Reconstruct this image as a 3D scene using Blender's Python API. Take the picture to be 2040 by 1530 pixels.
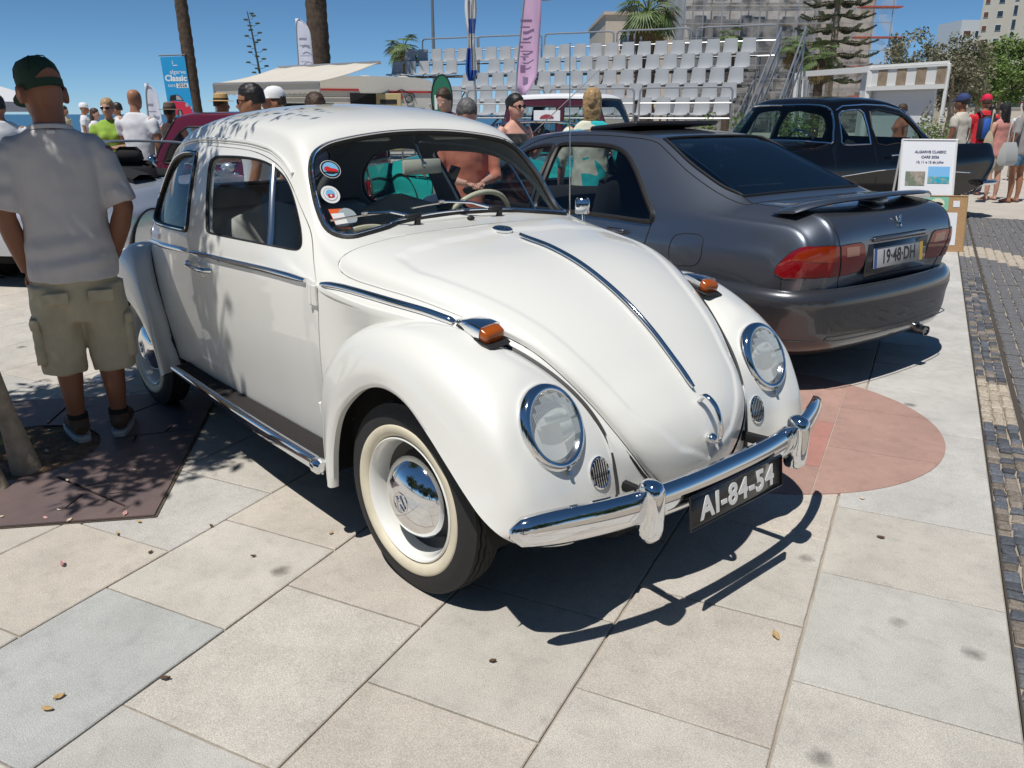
import bpy, bmesh, math, random
import numpy as np
from mathutils import Vector, Matrix, Euler
from mathutils.bvhtree import BVHTree
from mathutils.geometry import delaunay_2d_cdt
R = math.radians
PI = math.pi
for _o in list(bpy.data.objects): bpy.data.objects.remove(_o)
SC = bpy.context.scene
COL = SC.collection

# ------------------------------------------------------------------ camera
CAM = (1.9792, -2.0132, 1.4817); YAW = 2.4189; PITCH = -0.3186
cd = bpy.data.cameras.new('camera'); cam = bpy.data.objects.new('camera', cd); COL.objects.link(cam)
cam.location = CAM
cam.rotation_euler = (PI/2 + PITCH, 0, YAW - PI/2)
cd.sensor_fit = 'HORIZONTAL'; cd.sensor_width = 36.0; cd.lens = 36.0*1635.16/2040
cd.clip_start = 0.05; cd.clip_end = 9000
SC.camera = cam
# ------------------------------------------------------------------ light
SUN = Vector((0.105, -0.402, 0.910)).normalized()
w = bpy.data.worlds.new("World"); SC.world = w; w.use_nodes = True
nt = w.node_tree; bg = nt.nodes['Background']
sky = nt.nodes.new('ShaderNodeTexSky'); sky.sky_type = 'NISHITA'; sky.sun_disc = False
sky.sun_elevation = math.asin(SUN.z); sky.sun_rotation = math.atan2(SUN.x, SUN.y)
sky.air_density = 0.45; sky.dust_density = 0.0; sky.ozone_density = 10.0; sky.altitude = 0
hs = nt.nodes.new('ShaderNodeHueSaturation'); hs.inputs['Hue'].default_value = 0.487; hs.inputs['Saturation'].default_value = 1.0
nt.links.new(sky.outputs[0], hs.inputs['Color']); nt.links.new(hs.outputs[0], bg.inputs[0]); bg.inputs[1].default_value = 0.092
sl = bpy.data.lights.new('sun', 'SUN'); sl.energy = 4.3; sl.angle = R(0.5); sl.color = (1.0, 0.96, 0.90)
so = bpy.data.objects.new('sun', sl); COL.objects.link(so); so.rotation_euler = SUN.to_track_quat('Z', 'Y').to_euler()
SC.view_settings.view_transform = 'Standard'; SC.view_settings.look = 'None'
SC.view_settings.exposure = 0.0; SC.view_settings.gamma = 1.0; SC.view_settings.use_curve_mapping = False
SC.render.resolution_x = 1024; SC.render.resolution_y = 768
SC.render.engine = 'CYCLES'

def at(r, d, z=0.0):
    """a point r metres to the right of and d metres ahead of the spot the photographer stands on"""
    return (CAM[0] + d*math.cos(YAW) + r*math.sin(YAW), CAM[1] + d*math.sin(YAW) - r*math.cos(YAW), z)

# ------------------------------------------------------------------ materials
MATS = {}
def sock(b, *names):
    for n in names:
        if n in b.inputs: return b.inputs[n]
def mat(name, col, rough=0.5, metal=0.0, coat=0.0, noise=0.0, nscale=20.0, bump=0.0, bscale=60.0, col2=None,
        emit=None, spec=None, sheen=0.0, trans=0.0, detail=6.0, thresh=None, coatr=0.03):
    if name in MATS: return MATS[name]
    m = bpy.data.materials.new(name); m.use_nodes = True; MATS[name] = m
    t = m.node_tree; b = t.nodes['Principled BSDF']
    c = (col[0], col[1], col[2], 1)
    b.inputs['Base Color'].default_value = c; b.inputs['Roughness'].default_value = rough
    b.inputs['Metallic'].default_value = metal
    if coat: sock(b, 'Coat Weight').default_value = coat; sock(b, 'Coat Roughness').default_value = coatr
    if spec is not None: sock(b, 'Specular IOR Level').default_value = spec
    if sheen: sock(b, 'Sheen Weight').default_value = sheen
    if trans: sock(b, 'Transmission Weight').default_value = trans
    tc = t.nodes.new('ShaderNodeTexCoord')
    if noise or col2:
        n = t.nodes.new('ShaderNodeTexNoise'); n.inputs['Scale'].default_value = nscale; n.inputs['Detail'].default_value = detail
        n.inputs['Roughness'].default_value = 0.6
        t.links.new(tc.outputs['Object'], n.inputs['Vector'])
        r = t.nodes.new('ShaderNodeValToRGB'); t.links.new(n.outputs[0], r.inputs[0])
        lo, hi = thresh or (0.3, 0.7)
        r.color_ramp.elements[0].position = lo; r.color_ramp.elements[1].position = hi
        if col2: c2 = (col2[0], col2[1], col2[2], 1); c1 = c
        else:
            c1 = tuple(min(1, v*(1+noise)) for v in col) + (1,); c2 = tuple(v*(1-noise) for v in col) + (1,)
        r.color_ramp.elements[0].color = c1; r.color_ramp.elements[1].color = c2
        t.links.new(r.outputs[0], b.inputs['Base Color'])
    if bump:
        n2 = t.nodes.new('ShaderNodeTexNoise'); n2.inputs['Scale'].default_value = bscale; n2.inputs['Detail'].default_value = 8
        t.links.new(tc.outputs['Object'], n2.inputs['Vector'])
        bp_ = t.nodes.new('ShaderNodeBump'); bp_.inputs['Strength'].default_value = bump; bp_.inputs['Distance'].default_value = 0.01
        t.links.new(n2.outputs[0], bp_.inputs['Height']); t.links.new(bp_.outputs[0], b.inputs['Normal'])
    if emit: b.inputs['Emission Color'].default_value = (*emit, 1); b.inputs['Emission Strength'].default_value = 1
    return m
def glass(name, tint=(0.8, 0.85, 0.85), refl=1.45, rough=0.0):
    if name in MATS: return MATS[name]
    m = bpy.data.materials.new(name); m.use_nodes = True; MATS[name] = m
    t = m.node_tree; t.nodes.remove(t.nodes['Principled BSDF']); out = t.nodes['Material Output']
    tr = t.nodes.new('ShaderNodeBsdfTransparent'); tr.inputs[0].default_value = (*tint, 1)
    gl = t.nodes.new('ShaderNodeBsdfGlossy'); gl.inputs['Roughness'].default_value = rough
    fr = t.nodes.new('ShaderNodeFresnel'); ge = t.nodes.new('ShaderNodeNewGeometry'); mr = t.nodes.new('ShaderNodeMapRange')
    mr.inputs[3].default_value = refl; mr.inputs[4].default_value = 1/refl; t.links.new(ge.outputs['Backfacing'], mr.inputs[0]); t.links.new(mr.outputs[0], fr.inputs[0])
    mx = t.nodes.new('ShaderNodeMixShader')
    t.links.new(fr.outputs[0], mx.inputs[0]); t.links.new(tr.outputs[0], mx.inputs[1]); t.links.new(gl.outputs[0], mx.inputs[2])
    t.links.new(mx.outputs[0], out.inputs[0]); return m

# ------------------------------------------------------------------ mesh builder
class MB:
    def __init__(s): s.v = []; s.f = []; s.fm = []; s.m = 0
    def add(s, vs, fs):
        o = len(s.v); s.v += [tuple(p) for p in vs]
        s.f += [tuple(i+o for i in f) for f in fs]; s.fm += [s.m]*len(fs); return s
    def box(s, x0, x1, y0, y1, z0, z1, M=None):
        vs = [Vector((x, y, z)) for z in (z0, z1) for y in (y0, y1) for x in (x0, x1)]
        if M is not None: vs = [M @ p for p in vs]
        return s.add(vs, [(0, 2, 3, 1), (4, 5, 7, 6), (0, 1, 5, 4), (2, 6, 7, 3), (0, 4, 6, 2), (1, 3, 7, 5)])
    def cbox(s, c, d, M=None):
        return s.box(c[0]-d[0]/2, c[0]+d[0]/2, c[1]-d[1]/2, c[1]+d[1]/2, c[2]-d[2]/2, c[2]+d[2]/2, M)
    def bbox(s, c, d, b=0.01, M=None):
        """box with chamfered edges"""
        hx, hy, hz = d[0]/2, d[1]/2, d[2]/2; b = min(b, hx*.9, hy*.9, hz*.9)
        rings = []
        for z, k in ((-hz, b), (-hz+b, 0), (hz-b, 0), (hz, b)):
            X, Y = hx-k, hy-k; q = b*.7 if k == 0 else b*.7
            rings.append([(X, -Y+q), (X, Y-q), (X-q, Y), (-X+q, Y), (-X, Y-q), (-X, -Y+q), (-X+q, -Y), (X-q, -Y)])
            rings[-1] = [Vector((c[0]+p[0], c[1]+p[1], c[2]+z)) for p in rings[-1]]
        if M is not None: rings = [[M @ p for p in r] for r in rings]
        return s.rings(rings, True, True, True)
    def rings(s, rs, closed=True, cap0=False, cap1=False):
        n = len(rs[0]); o = len(s.v)
        for r in rs: s.v += [tuple(p) for p in r]
        k = 0
        for i in range(len(rs)-1):
            for j in range(n if closed else n-1):
                a = o+i*n+j; b = o+i*n+(j+1) % n
                s.f.append((a, b, b+n, a+n)); k += 1
        if cap0: s.f.append(tuple(o+j for j in range(n))[::-1]); k += 1
        if cap1: s.f.append(tuple(o+(len(rs)-1)*n+j for j in range(n))); k += 1
        s.fm += [s.m]*k; return s
    def tube(s, pts, r, n=8, closed=False, caps=True, flat=None, up=None):
        pts = [Vector(p) for p in pts]; N = len(pts)
        rr = r if isinstance(r, (list, tuple)) else [r]*N
        rs = []; prev = None
        for i in range(N):
            if closed: t = pts[(i+1) % N]-pts[i-1]
            else: t = pts[min(i+1, N-1)]-pts[max(i-1, 0)]
            if t.length < 1e-9: t = Vector((0, 0, 1))
            t.normalize()
            if prev is None:
                a = Vector(up) if up else (Vector((0, 0, 1)) if abs(t.z) < .9 else Vector((1, 0, 0)))
                u = a.cross(t).normalized()
            else: u = (prev - t*prev.dot(t)).normalized()
            prev = u; v = t.cross(u)
            fl = flat or 1.0
            rs.append([pts[i] + u*(rr[i]*math.cos(2*PI*k/n)) + v*(rr[i]*fl*math.sin(2*PI*k/n)) for k in range(n)])
        if closed: rs.append(rs[0])
        return s.rings(rs, True, caps and not closed, caps and not closed)
    def cyl(s, a, b, r, n=12, r2=None): return s.tube([a, b], [r, r if r2 is None else r2], n)
    def lathe(s, prof, n=32, M=None, arc=2*PI):
        """prof: list of (radius, height) about z"""
        rs = [[Vector((r*math.cos(arc*k/n), r*math.sin(arc*k/n), h)) for k in range(n)] for r, h in prof]
        if M is not None: rs = [[M @ p for p in r] for r in rs]
        return s.rings(rs, True)
    def sphere(s, c, r, n=12, m=8, M=None):
        rx, ry, rz = (r, r, r) if not isinstance(r, (tuple, list)) else r
        rs = []
        for i in range(m+1):
            a = -PI/2 + PI*i/m; k = max(math.cos(a), 1e-4)
            rs.append([Vector((c[0]+rx*k*math.cos(2*PI*j/n), c[1]+ry*k*math.sin(2*PI*j/n), c[2]+rz*math.sin(a))) for j in range(n)])
        if M is not None: rs = [[M @ p for p in r_] for r_ in rs]
        return s.rings(rs, True)
    def prism(s, poly, z0, z1, M=None):
        """polygon (x,y) extruded z0..z1"""
        n = len(poly); vs = [Vector((p[0], p[1], z0)) for p in poly]+[Vector((p[0], p[1], z1)) for p in poly]
        if M is not None: vs = [M @ p for p in vs]
        return s.add(vs, [tuple(range(n))[::-1], tuple(range(n, 2*n))]+[(i, (i+1) % n, n+(i+1) % n, n+i) for i in range(n)])
    def mesh(s, name):
        me = bpy.data.meshes.new(name); me.from_pydata([tuple(p) for p in s.v], [], s.f); return me
    def build(s, name, m=None, parent=None, smooth=None, loc=None, fix=False):
        me = s.mesh(name)
        if m is not None:
            for k in (m if isinstance(m, (list, tuple)) else [m]): me.materials.append(k)
        if any(s.fm): me.polygons.foreach_set('material_index', s.fm)
        if fix:
            b_ = bmesh.new(); b_.from_mesh(me); bmesh.ops.remove_doubles(b_, verts=b_.verts, dist=1e-5)
            bmesh.ops.recalc_face_normals(b_, faces=b_.faces); b_.to_mesh(me); b_.free()
        o = bpy.data.objects.new(name, me); COL.objects.link(o)
        if smooth: shade(o, smooth if smooth is not True else 40)
        if parent: o.parent = parent
        if loc: o.location = loc
        return o
def shade(o, ang=40):
    me = o.data; me.polygons.foreach_set('use_smooth', [True]*len(me.polygons)); me.set_sharp_from_angle(angle=R(ang)); me.update()
def tag(o, label=None, cat=None, group=None, kind=None):
    if label: o['label'] = label
    if cat: o['category'] = cat
    if group: o['group'] = group
    if kind: o['kind'] = kind
    return o
def thing(name, label, cat, loc=(0, 0, 0), rz=0, group=None):
    o = bpy.data.objects.new(name, None); COL.objects.link(o); o.location = loc; o.rotation_euler = (0, 0, rz)
    o.empty_display_size = .1
    return tag(o, label, cat, group)
def copy_tree(o, parent=None):
    c = o.copy(); COL.objects.link(c); c.parent = parent
    for ch in [k for k in o.children]: copy_tree(ch, c)
    return c
def mod_bevel(o, w_=.004, seg=2, ang=35):
    b = o.modifiers.new('b', 'BEVEL'); b.width = w_; b.segments = seg; b.limit_method = 'ANGLE'; b.angle_limit = R(ang); return o
def spline(pts, n=8, closed=False):
    """Catmull-Rom through pts (any dimension)"""
    P = [np.array(p, float) for p in pts]; N = len(P); out = []
    rng = range(N if closed else N-1)
    for i in rng:
        if closed: p0, p1, p2, p3 = P[(i-1) % N], P[i], P[(i+1) % N], P[(i+2) % N]
        else:
            p1, p2 = P[i], P[i+1]; p0 = P[i-1] if i > 0 else 2*p1-p2; p3 = P[i+2] if i+2 < N else 2*p2-p1
        for k in range(n):
            t = k/n
            out.append(.5*((2*p1)+(-p0+p2)*t+(2*p0-5*p1+4*p2-p3)*t*t+(-p0+3*p1-3*p2+p3)*t**3))
    if not closed: out.append(P[-1])
    return [tuple(p) for p in out]
def text(body, size, m, parent, M, name='lettering', ext=0.001, align='CENTER', sx=1.0, bold=0.0, gap=1.0):
    c = bpy.data.curves.new(name, 'FONT'); c.body = body; c.size = size; c.extrude = ext; c.align_x = align; c.align_y = 'CENTER'
    c.resolution_u = 3; c.offset = bold; c.space_character = gap
    o = bpy.data.objects.new(name, c)
    COL.objects.link(o); dg = bpy.context.evaluated_depsgraph_get(); me = bpy.data.meshes.new_from_object(o.evaluated_get(dg))
    bpy.data.objects.remove(o); me.transform(M @ Matrix.Diagonal((sx, 1, 1, 1))); me.name = name
    me.materials.clear(); me.materials.append(m)
    o = bpy.data.objects.new(name, me); COL.objects.link(o)
    if parent: o.parent = parent
    return o
def frame(origin, xd, yd):
    """matrix with local x along xd, y along yd"""
    x = Vector(xd).normalized(); z = x.cross(Vector(yd)).normalized(); y = z.cross(x)
    return Matrix(((x.x, y.x, z.x, origin[0]), (x.y, y.y, z.y, origin[1]), (x.z, y.z, z.z, origin[2]), (0, 0, 0, 1)))

# ------------------------------------------------------------------ surfaces from control nets
class Surf:
    """smooth surface through a control net: net[i][j] = (x, y, z)"""
    def __init__(s, net): s.P = np.array(net, float); s.nu, s.nv = s.P.shape[:2]
    @staticmethod
    def _w(t):
        return np.stack([-.5*t+t*t-.5*t**3, 1-2.5*t*t+1.5*t**3, .5*t+2*t*t-1.5*t**3, -.5*t*t+.5*t**3], -1)
    def __call__(s, u, v):
        u = np.clip(np.asarray(u, float), 0, s.nu-1); v = np.clip(np.asarray(v, float), 0, s.nv-1)
        P = s.P
        E = np.concatenate([(2*P[:1]-P[1:2]), P, (2*P[-1:]-P[-2:-1])], 0)
        E = np.concatenate([(2*E[:, :1]-E[:, 1:2]), E, (2*E[:, -1:]-E[:, -2:-1])], 1)
        iu = np.minimum(u.astype(int), s.nu-2); iv = np.minimum(v.astype(int), s.nv-2)
        wu = s._w(u-iu); wv = s._w(v-iv); out = 0
        for a in range(4):
            for b in range(4):
                out = out + (wu[..., a]*wv[..., b])[..., None]*E[iu+a, iv+b]
        return out
    def normal(s, u, v, e=.02):
        du = s(np.asarray(u)+e, v)-s(np.asarray(u)-e, v); dv = s(u, np.asarray(v)+e)-s(u, np.asarray(v)-e)
        n = np.cross(du, dv); return n/np.maximum(np.linalg.norm(n, axis=-1, keepdims=True), 1e-12)
class Skin:
    """Surf sampled densely with a BVH so outlines given in side or front view can be put on it"""
    def __init__(s, net, ru=6, rv=6):
        s.S = Surf(net); s.ru, s.rv = ru, rv; nu = (s.S.nu-1)*ru+1; nv = (s.S.nv-1)*rv+1
        U, V = np.meshgrid(np.arange(nu)/ru, np.arange(nv)/rv, indexing='ij'); P = s.S(U, V)
        s.n = (nu, nv); vs = [Vector(p) for p in P.reshape(-1, 3)]
        fs = [(i*nv+j, (i+1)*nv+j, (i+1)*nv+j+1, i*nv+j+1) for i in range(nu-1) for j in range(nv-1)]
        s.P = P; s.bvh = BVHTree.FromPolygons(vs, fs)
    def hit(s, o, d):
        h = s.bvh.ray_cast(Vector(o), Vector(d).normalized())
        if h[0] is None: return None
        i, j = divmod(h[2], s.n[1]-1); A = s.P[i, j]; du = s.P[i+1, j]-A; dv = s.P[i, j+1]-A; q = np.array(h[0])-A
        M = np.array([[du@du, du@dv], [du@dv, dv@dv]]); a, b = np.linalg.solve(M+np.eye(2)*1e-12, [q@du, q@dv])
        return ((i+min(max(a, 0), 1))/s.ru, (j+min(max(b, 0), 1))/s.rv)
    def side(s, x, z): return s.hit((x, 3, z), (0, -1, 0))
    def front(s, y, z): return s.hit((3, y, z), (-1, 0, 0))
    def back(s, y, z): return s.hit((-9, y, z), (1, 0, 0))
def inpoly(p, poly):
    c = False; n = len(poly); x, y = p
    for i in range(n):
        x1, y1 = poly[i]; x2, y2 = poly[i-1]
        if (y1 > y) != (y2 > y) and x < (x2-x1)*(y-y1)/(y2-y1)+x1: c = not c
    return c
def panel(surf, outer, holes=(), du=.2, dv=.2, off=0.0, inset=0.0, grow=0.0):
    """triangulated piece of a surface inside `outer` (u,v) minus holes; returns verts, faces, loops of boundary vertex ids"""
    loops = [list(outer)]+[list(h) for h in holes]
    pts = []; edges = []
    for L in loops:
        o = len(pts); pts += [Vector(p) for p in L]; edges += [(o+i, o+(i+1) % len(L)) for i in range(len(L))]
    nb = len(pts)
    us = [p[0] for p in outer]; vs = [p[1] for p in outer]
    bnd = np.array([tuple(p) for p in pts])
    u = math.ceil(min(us)/du)*du
    while u < max(us):
        v = math.ceil(min(vs)/dv)*dv
        while v < max(vs):
            if inpoly((u, v), outer) and not any(inpoly((u, v), h) for h in holes):
                if (((bnd[:, 0]-u)/du)**2+((bnd[:, 1]-v)/dv)**2).min() > .12: pts.append(Vector((u, v)))
            v += dv
        u += du
    r = delaunay_2d_cdt(pts, edges, [], 0, 1e-7)
    V2 = np.array([tuple(p) for p in r[0]]); F = []
    for f in r[2]:
        c = V2[list(f)].mean(0)
        if inpoly(c, outer) and not any(inpoly(c, h) for h in holes): F.append(tuple(f))
    P = surf(V2[:, 0], V2[:, 1])
    if off: P = P + surf.normal(V2[:, 0], V2[:, 1])*off
    if inset or grow:
        mp = {}
        for k, src in enumerate(r[3]):
            for q in src: mp[q] = k
        o = 0
        for li, L in enumerate(loops):
            ids = [mp.get(o+i) for i in range(len(L))]; o += len(L)
            amt = inset if li == 0 else grow
            if not amt: continue
            Q = [P[i].copy() for i in ids]; NN = surf.normal(V2[ids, 0], V2[ids, 1])
            ar = sum(L[i-1][0]*L[i][1]-L[i][0]*L[i-1][1] for i in range(len(L)))
            sg = 1 if ar > 0 else -1
            if li: sg = -sg
            for k, i in enumerate(ids):
                t = Q[(k+1) % len(Q)]-Q[k-1]; t /= max(np.linalg.norm(t), 1e-9)
                P[i] = Q[k]+np.cross(NN[k], t)*sg*amt
    return P, F
def mirror_mesh(P, F):
    Q = np.array(P).copy(); Q[:, 1] *= -1
    return Q, [tuple(f[::-1]) for f in F]
def shell(name, P, F, m, parent, thick=.012, inner=None, outward=None, ang=50):
    """solid sheet-metal piece: outer face at P, thickness inwards"""
    mb = MB(); mb.add(P, F); o = mb.build(name, [m]+([inner] if inner else []), parent, smooth=None)
    bm_ = bmesh.new(); bm_.from_mesh(o.data); bmesh.ops.remove_doubles(bm_, verts=bm_.verts, dist=1e-6)
    bmesh.ops.recalc_face_normals(bm_, faces=bm_.faces)
    if outward is not None:
        s_ = sum((f.normal.dot(f.calc_center_median()-Vector(outward)))*f.calc_area() for f in bm_.faces)
        if s_ < 0: bmesh.ops.reverse_faces(bm_, faces=bm_.faces)
    bm_.to_mesh(o.data); bm_.free()
    o.data.polygons.foreach_set('use_smooth', [True]*len(o.data.polygons))
    if thick:
        so_ = o.modifiers.new('s', 'SOLIDIFY'); so_.thickness = thick; so_.offset = -1
        if inner: so_.material_offset = 1; so_.material_offset_rim = 0
        dg = bpy.context.evaluated_depsgraph_get(); me = bpy.data.meshes.new_from_object(o.evaluated_get(dg))
        o.modifiers.clear(); o.data = me; me.name = name
        me.polygons.foreach_set('use_smooth', [True]*len(me.polygons)); me.set_sharp_from_angle(angle=R(ang))
    return o
# ================================================================== white beetle-shaped car
# car frame = world frame: x forward from the front axle, y to the car's left, z up
def arc_cols(c, e, n=2.3, K=4):
    out = []
    for k in range(K+1):
        a = PI/2*k/K; S_ = math.sin(a)**(2/n); D = 1-max(math.cos(a), 0)**(2/n) if k < K else 1.0
        out.append((c[0]+(e[0]-c[0])*D, e[1]*S_, c[1]+(e[2]-c[1])*D))
    return out
BST = [  # centre (x,z), shoulder e (x,y,z), belt b (x,y,z), sill y, sill z, squareness, greenhouse bulge
 ((.572, .335), (.568, .015, .337), (.53, .30, .30), .33, .31, 2.0, 0),
 ((.600, .385), (.572, .085, .352), (.53, .325, .345), .33, .32, 2.0, 0),
 ((.621, .455), (.578, .160, .390), (.535, .335, .40), .33, .32, 2.0, 0),
 ((.618, .540), (.570, .230, .455), (.530, .340, .47), .34, .31, 2.0, 0),
 ((.585, .620), (.548, .285, .535), (.520, .345, .55), .35, .30, 2.1, 0),
 ((.525, .690), (.500, .322, .608), (.485, .360, .610), .37, .28, 2.2, 0),
 ((.455, .752), (.440, .352, .675), (.430, .385, .660), .39, .28, 2.2, 0),
 ((.365, .825), (.360, .392, .752), (.350, .425, .725), .42, .28, 2.2, 0),
 ((.262, .893), (.270, .430, .815), (.260, .475, .780), .44, .28, 2.2, 0),
 ((.148, .952), (.165, .482, .862), (.160, .530, .825), .44, .28, 2.2, .004),
 ((.030, .999), (.045, .540, .903), (.040, .590, .850), .44, .28, 2.2, .006),
 ((-.100, 1.033), (-.100, .590, .935), (-.100, .640, .865), .44, .29, 2.3, .008),
 ((-.230, 1.052), (-.250, .622, .950), (-.250, .675, .875), .48, .30, 2.4, .012),
 ((-.400, 1.076), (-.440, .640, .966), (-.450, .695, .895), .66, .31, 2.6, .012),
 ((-.560, 1.090), (-.570, .632, 1.010), (-.570, .702, .915), .665, .32, 2.8, .010),
 ((-.655, 1.112), (-.680, .610, 1.082), (-.680, .704, .920), .667, .33, 3.2, .010),
 ((-.765, 1.262), (-.800, .575, 1.225), (-.790, .706, .920), .668, .33, 3.2, .012),
 ((-.880, 1.415), (-.950, .548, 1.335), (-.930, .706, .920), .668, .33, 3.0, .016),
 ((-1.000, 1.473), (-1.080, .540, 1.378), (-1.070, .707, .920), .669, .33, 2.6, .018),
 ((-1.250, 1.515), (-1.300, .541, 1.392), (-1.300, .708, .920), .670, .33, 2.4, .020),
 ((-1.500, 1.520), (-1.520, .543, 1.395), (-1.520, .707, .915), .670, .33, 2.3, .020),
 ((-1.750, 1.500), (-1.760, .540, 1.388), (-1.760, .702, .910), .668, .33, 2.3, .020),
 ((-1.980, 1.450), (-1.970, .530, 1.362), (-1.960, .690, .900), .660, .33, 2.3, .018),
 ((-2.200, 1.365), (-2.170, .508, 1.300), (-2.130, .668, .895), .650, .32, 2.4, .018),
 ((-2.400, 1.260), (-2.340, .475, 1.200), (-2.290, .642, .885), .63, .32, 2.4, .016),
 ((-2.590, 1.120), (-2.480, .440, 1.070), (-2.430, .600, .860), .60, .32, 2.3, .014),
 ((-2.770, .950), (-2.640, .400, .900), (-2.590, .540, .800), .55, .32, 2.2, .010),
 ((-2.920, .760), (-2.800, .370, .730), (-2.760, .450, .680), .46, .32, 2.1, .006),
 ((-3.010, .560), (-2.930, .340, .550), (-2.900, .400, .520), .40, .32, 2.1, 0),
 ((-3.030, .400), (-2.970, .330, .390), (-2.950, .380, .380), .38, .32, 2.1, 0),
]
def beetle_net():
    net = []
    for c, e, b, sy, sz, n, bul in BST:
        row = arc_cols(c, e, n)
        for t in (1/3, 2/3):
            row.append((e[0]+(b[0]-e[0])*t, e[1]+(b[1]-e[1])*t+bul, e[2]+(b[2]-e[2])*t))
        row.append(b)
        row.append((b[0], (b[1]+sy)/2+.018, (b[2]+sz)/2+.02))
        row.append((b[0], sy, sz))
        net.append(row)
    return net
BSK = Skin(beetle_net(), 8, 8)
# front fender net, left side (|y|); rows go from the running board over the wheel to the lower front edge
def fender_row(J, M, K, L, ret=.022):
    J, M, K, L = map(lambda p: np.array(p, float), (J, M, K, L))
    a = .5*(J+M)+.12*((M-J)*0); 
    return [J, M, K, L]
FF = [
 ((-.455, .660, .275), (-.440, .715, .265), (-.415, .762, .255), (-.385, .770, .245)),
 ((-.462, .668, .430), (-.445, .722, .435), (-.405, .768, .425), (-.360, .772, .405)),
 ((-.440, .685, .600), (-.420, .738, .615), (-.365, .772, .585), (-.300, .774, .540)),
 ((-.350, .685, .740), (-.330, .735, .745), (-.270, .770, .710), (-.195, .774, .640)),
 ((-.215, .655, .832), (-.210, .712, .835), (-.165, .764, .780), (-.085, .774, .698)),
 ((-.060, .600, .868), (-.060, .672, .878), (-.030, .752, .822), (.015, .774, .712)),
 ((.080, .545, .868), (.090, .632, .876), (.115, .740, .812), (.115, .774, .688)),
 ((.215, .478, .825), (.240, .590, .835), (.275, .728, .755), (.210, .774, .628)),
 ((.340, .415, .755), (.352, .548, .787), (.420, .712, .665), (.300, .774, .560)),
 ((.440, .372, .672), (.425, .525, .690), (.488, .700, .575), (.375, .772, .500)),
 ((.505, .345, .575), (.492, .515, .572), (.538, .682, .475), (.440, .766, .450)),
 ((.532, .335, .475), (.542, .495, .455), (.565, .640, .395), (.490, .742, .408)),
 ((.545, .330, .365), (.560, .470, .360), (.560, .590, .350), (.510, .690, .368)),
]
def ff_net():
    net = []
    for J, M, K, L in FF:
        J, M, K, L = [np.array(p) for p in (J, M, K, L)]
        # quarter points for roundness
        JM = .5*(J+M)+.10*(0.5*(J+M)-.5*(J+K))*0; KL = .5*(K+L)
        cen = (J+L)/2
        def push(p, a):
            d = p-cen; d /= np.linalg.norm(d); return p+d*a
        net.append([J, push(JM, .010), M, push(.5*(M+K), .016), K, push(KL, .008), L])
    return net
FSK = Skin(ff_net(), 8, 8)
RF = [
 ((-2.055, .652, .270), (-2.032, .710, .270), (-2.000, .765, .270), (-2.018, .775, .255)),
 ((-2.102, .662, .400), (-2.072, .725, .410), (-2.025, .772, .410), (-2.052, .778, .385)),
 ((-2.142, .668, .540), (-2.112, .735, .550), (-2.075, .775, .530), (-2.125, .780, .468)),
 ((-2.212, .668, .680), (-2.188, .735, .692), (-2.160, .775, .640), (-2.210, .780, .530)),
 ((-2.300, .645, .795), (-2.288, .715, .808), (-2.275, .768, .740), (-2.310, .780, .578)),
 ((-2.430, .590, .842), (-2.435, .680, .852), (-2.435, .760, .780), (-2.430, .780, .590)),
 ((-2.560, .530, .805), (-2.580, .640, .815), (-2.590, .745, .745), (-2.540, .778, .565)),
 ((-2.690, .465, .730), (-2.730, .595, .735), (-2.720, .725, .670), (-2.640, .774, .515)),
 ((-2.800, .415, .620), (-2.850, .560, .610), (-2.820, .700, .560), (-2.710, .768, .440)),
 ((-2.880, .390, .500), (-2.930, .540, .480), (-2.880, .680, .450), (-2.760, .750, .380)),
 ((-2.920, .380, .370), (-2.950, .530, .360), (-2.890, .660, .350), (-2.790, .735, .320)),
]
def rf_net():
    net = []
    for J, M, K, L in RF:
        J, M, K, L = [np.array(p) for p in (J, M, K, L)]
        cen = (J+L)/2
        def push(p, a):
            d = p-cen; d /= np.linalg.norm(d); return p+d*a
        net.append([J, push(.5*(J+M), .010), M, push(.5*(M+K), .016), K, push(.5*(K+L), .008), L])
    return net
RSK = Skin(rf_net(), 6, 6)
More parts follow.
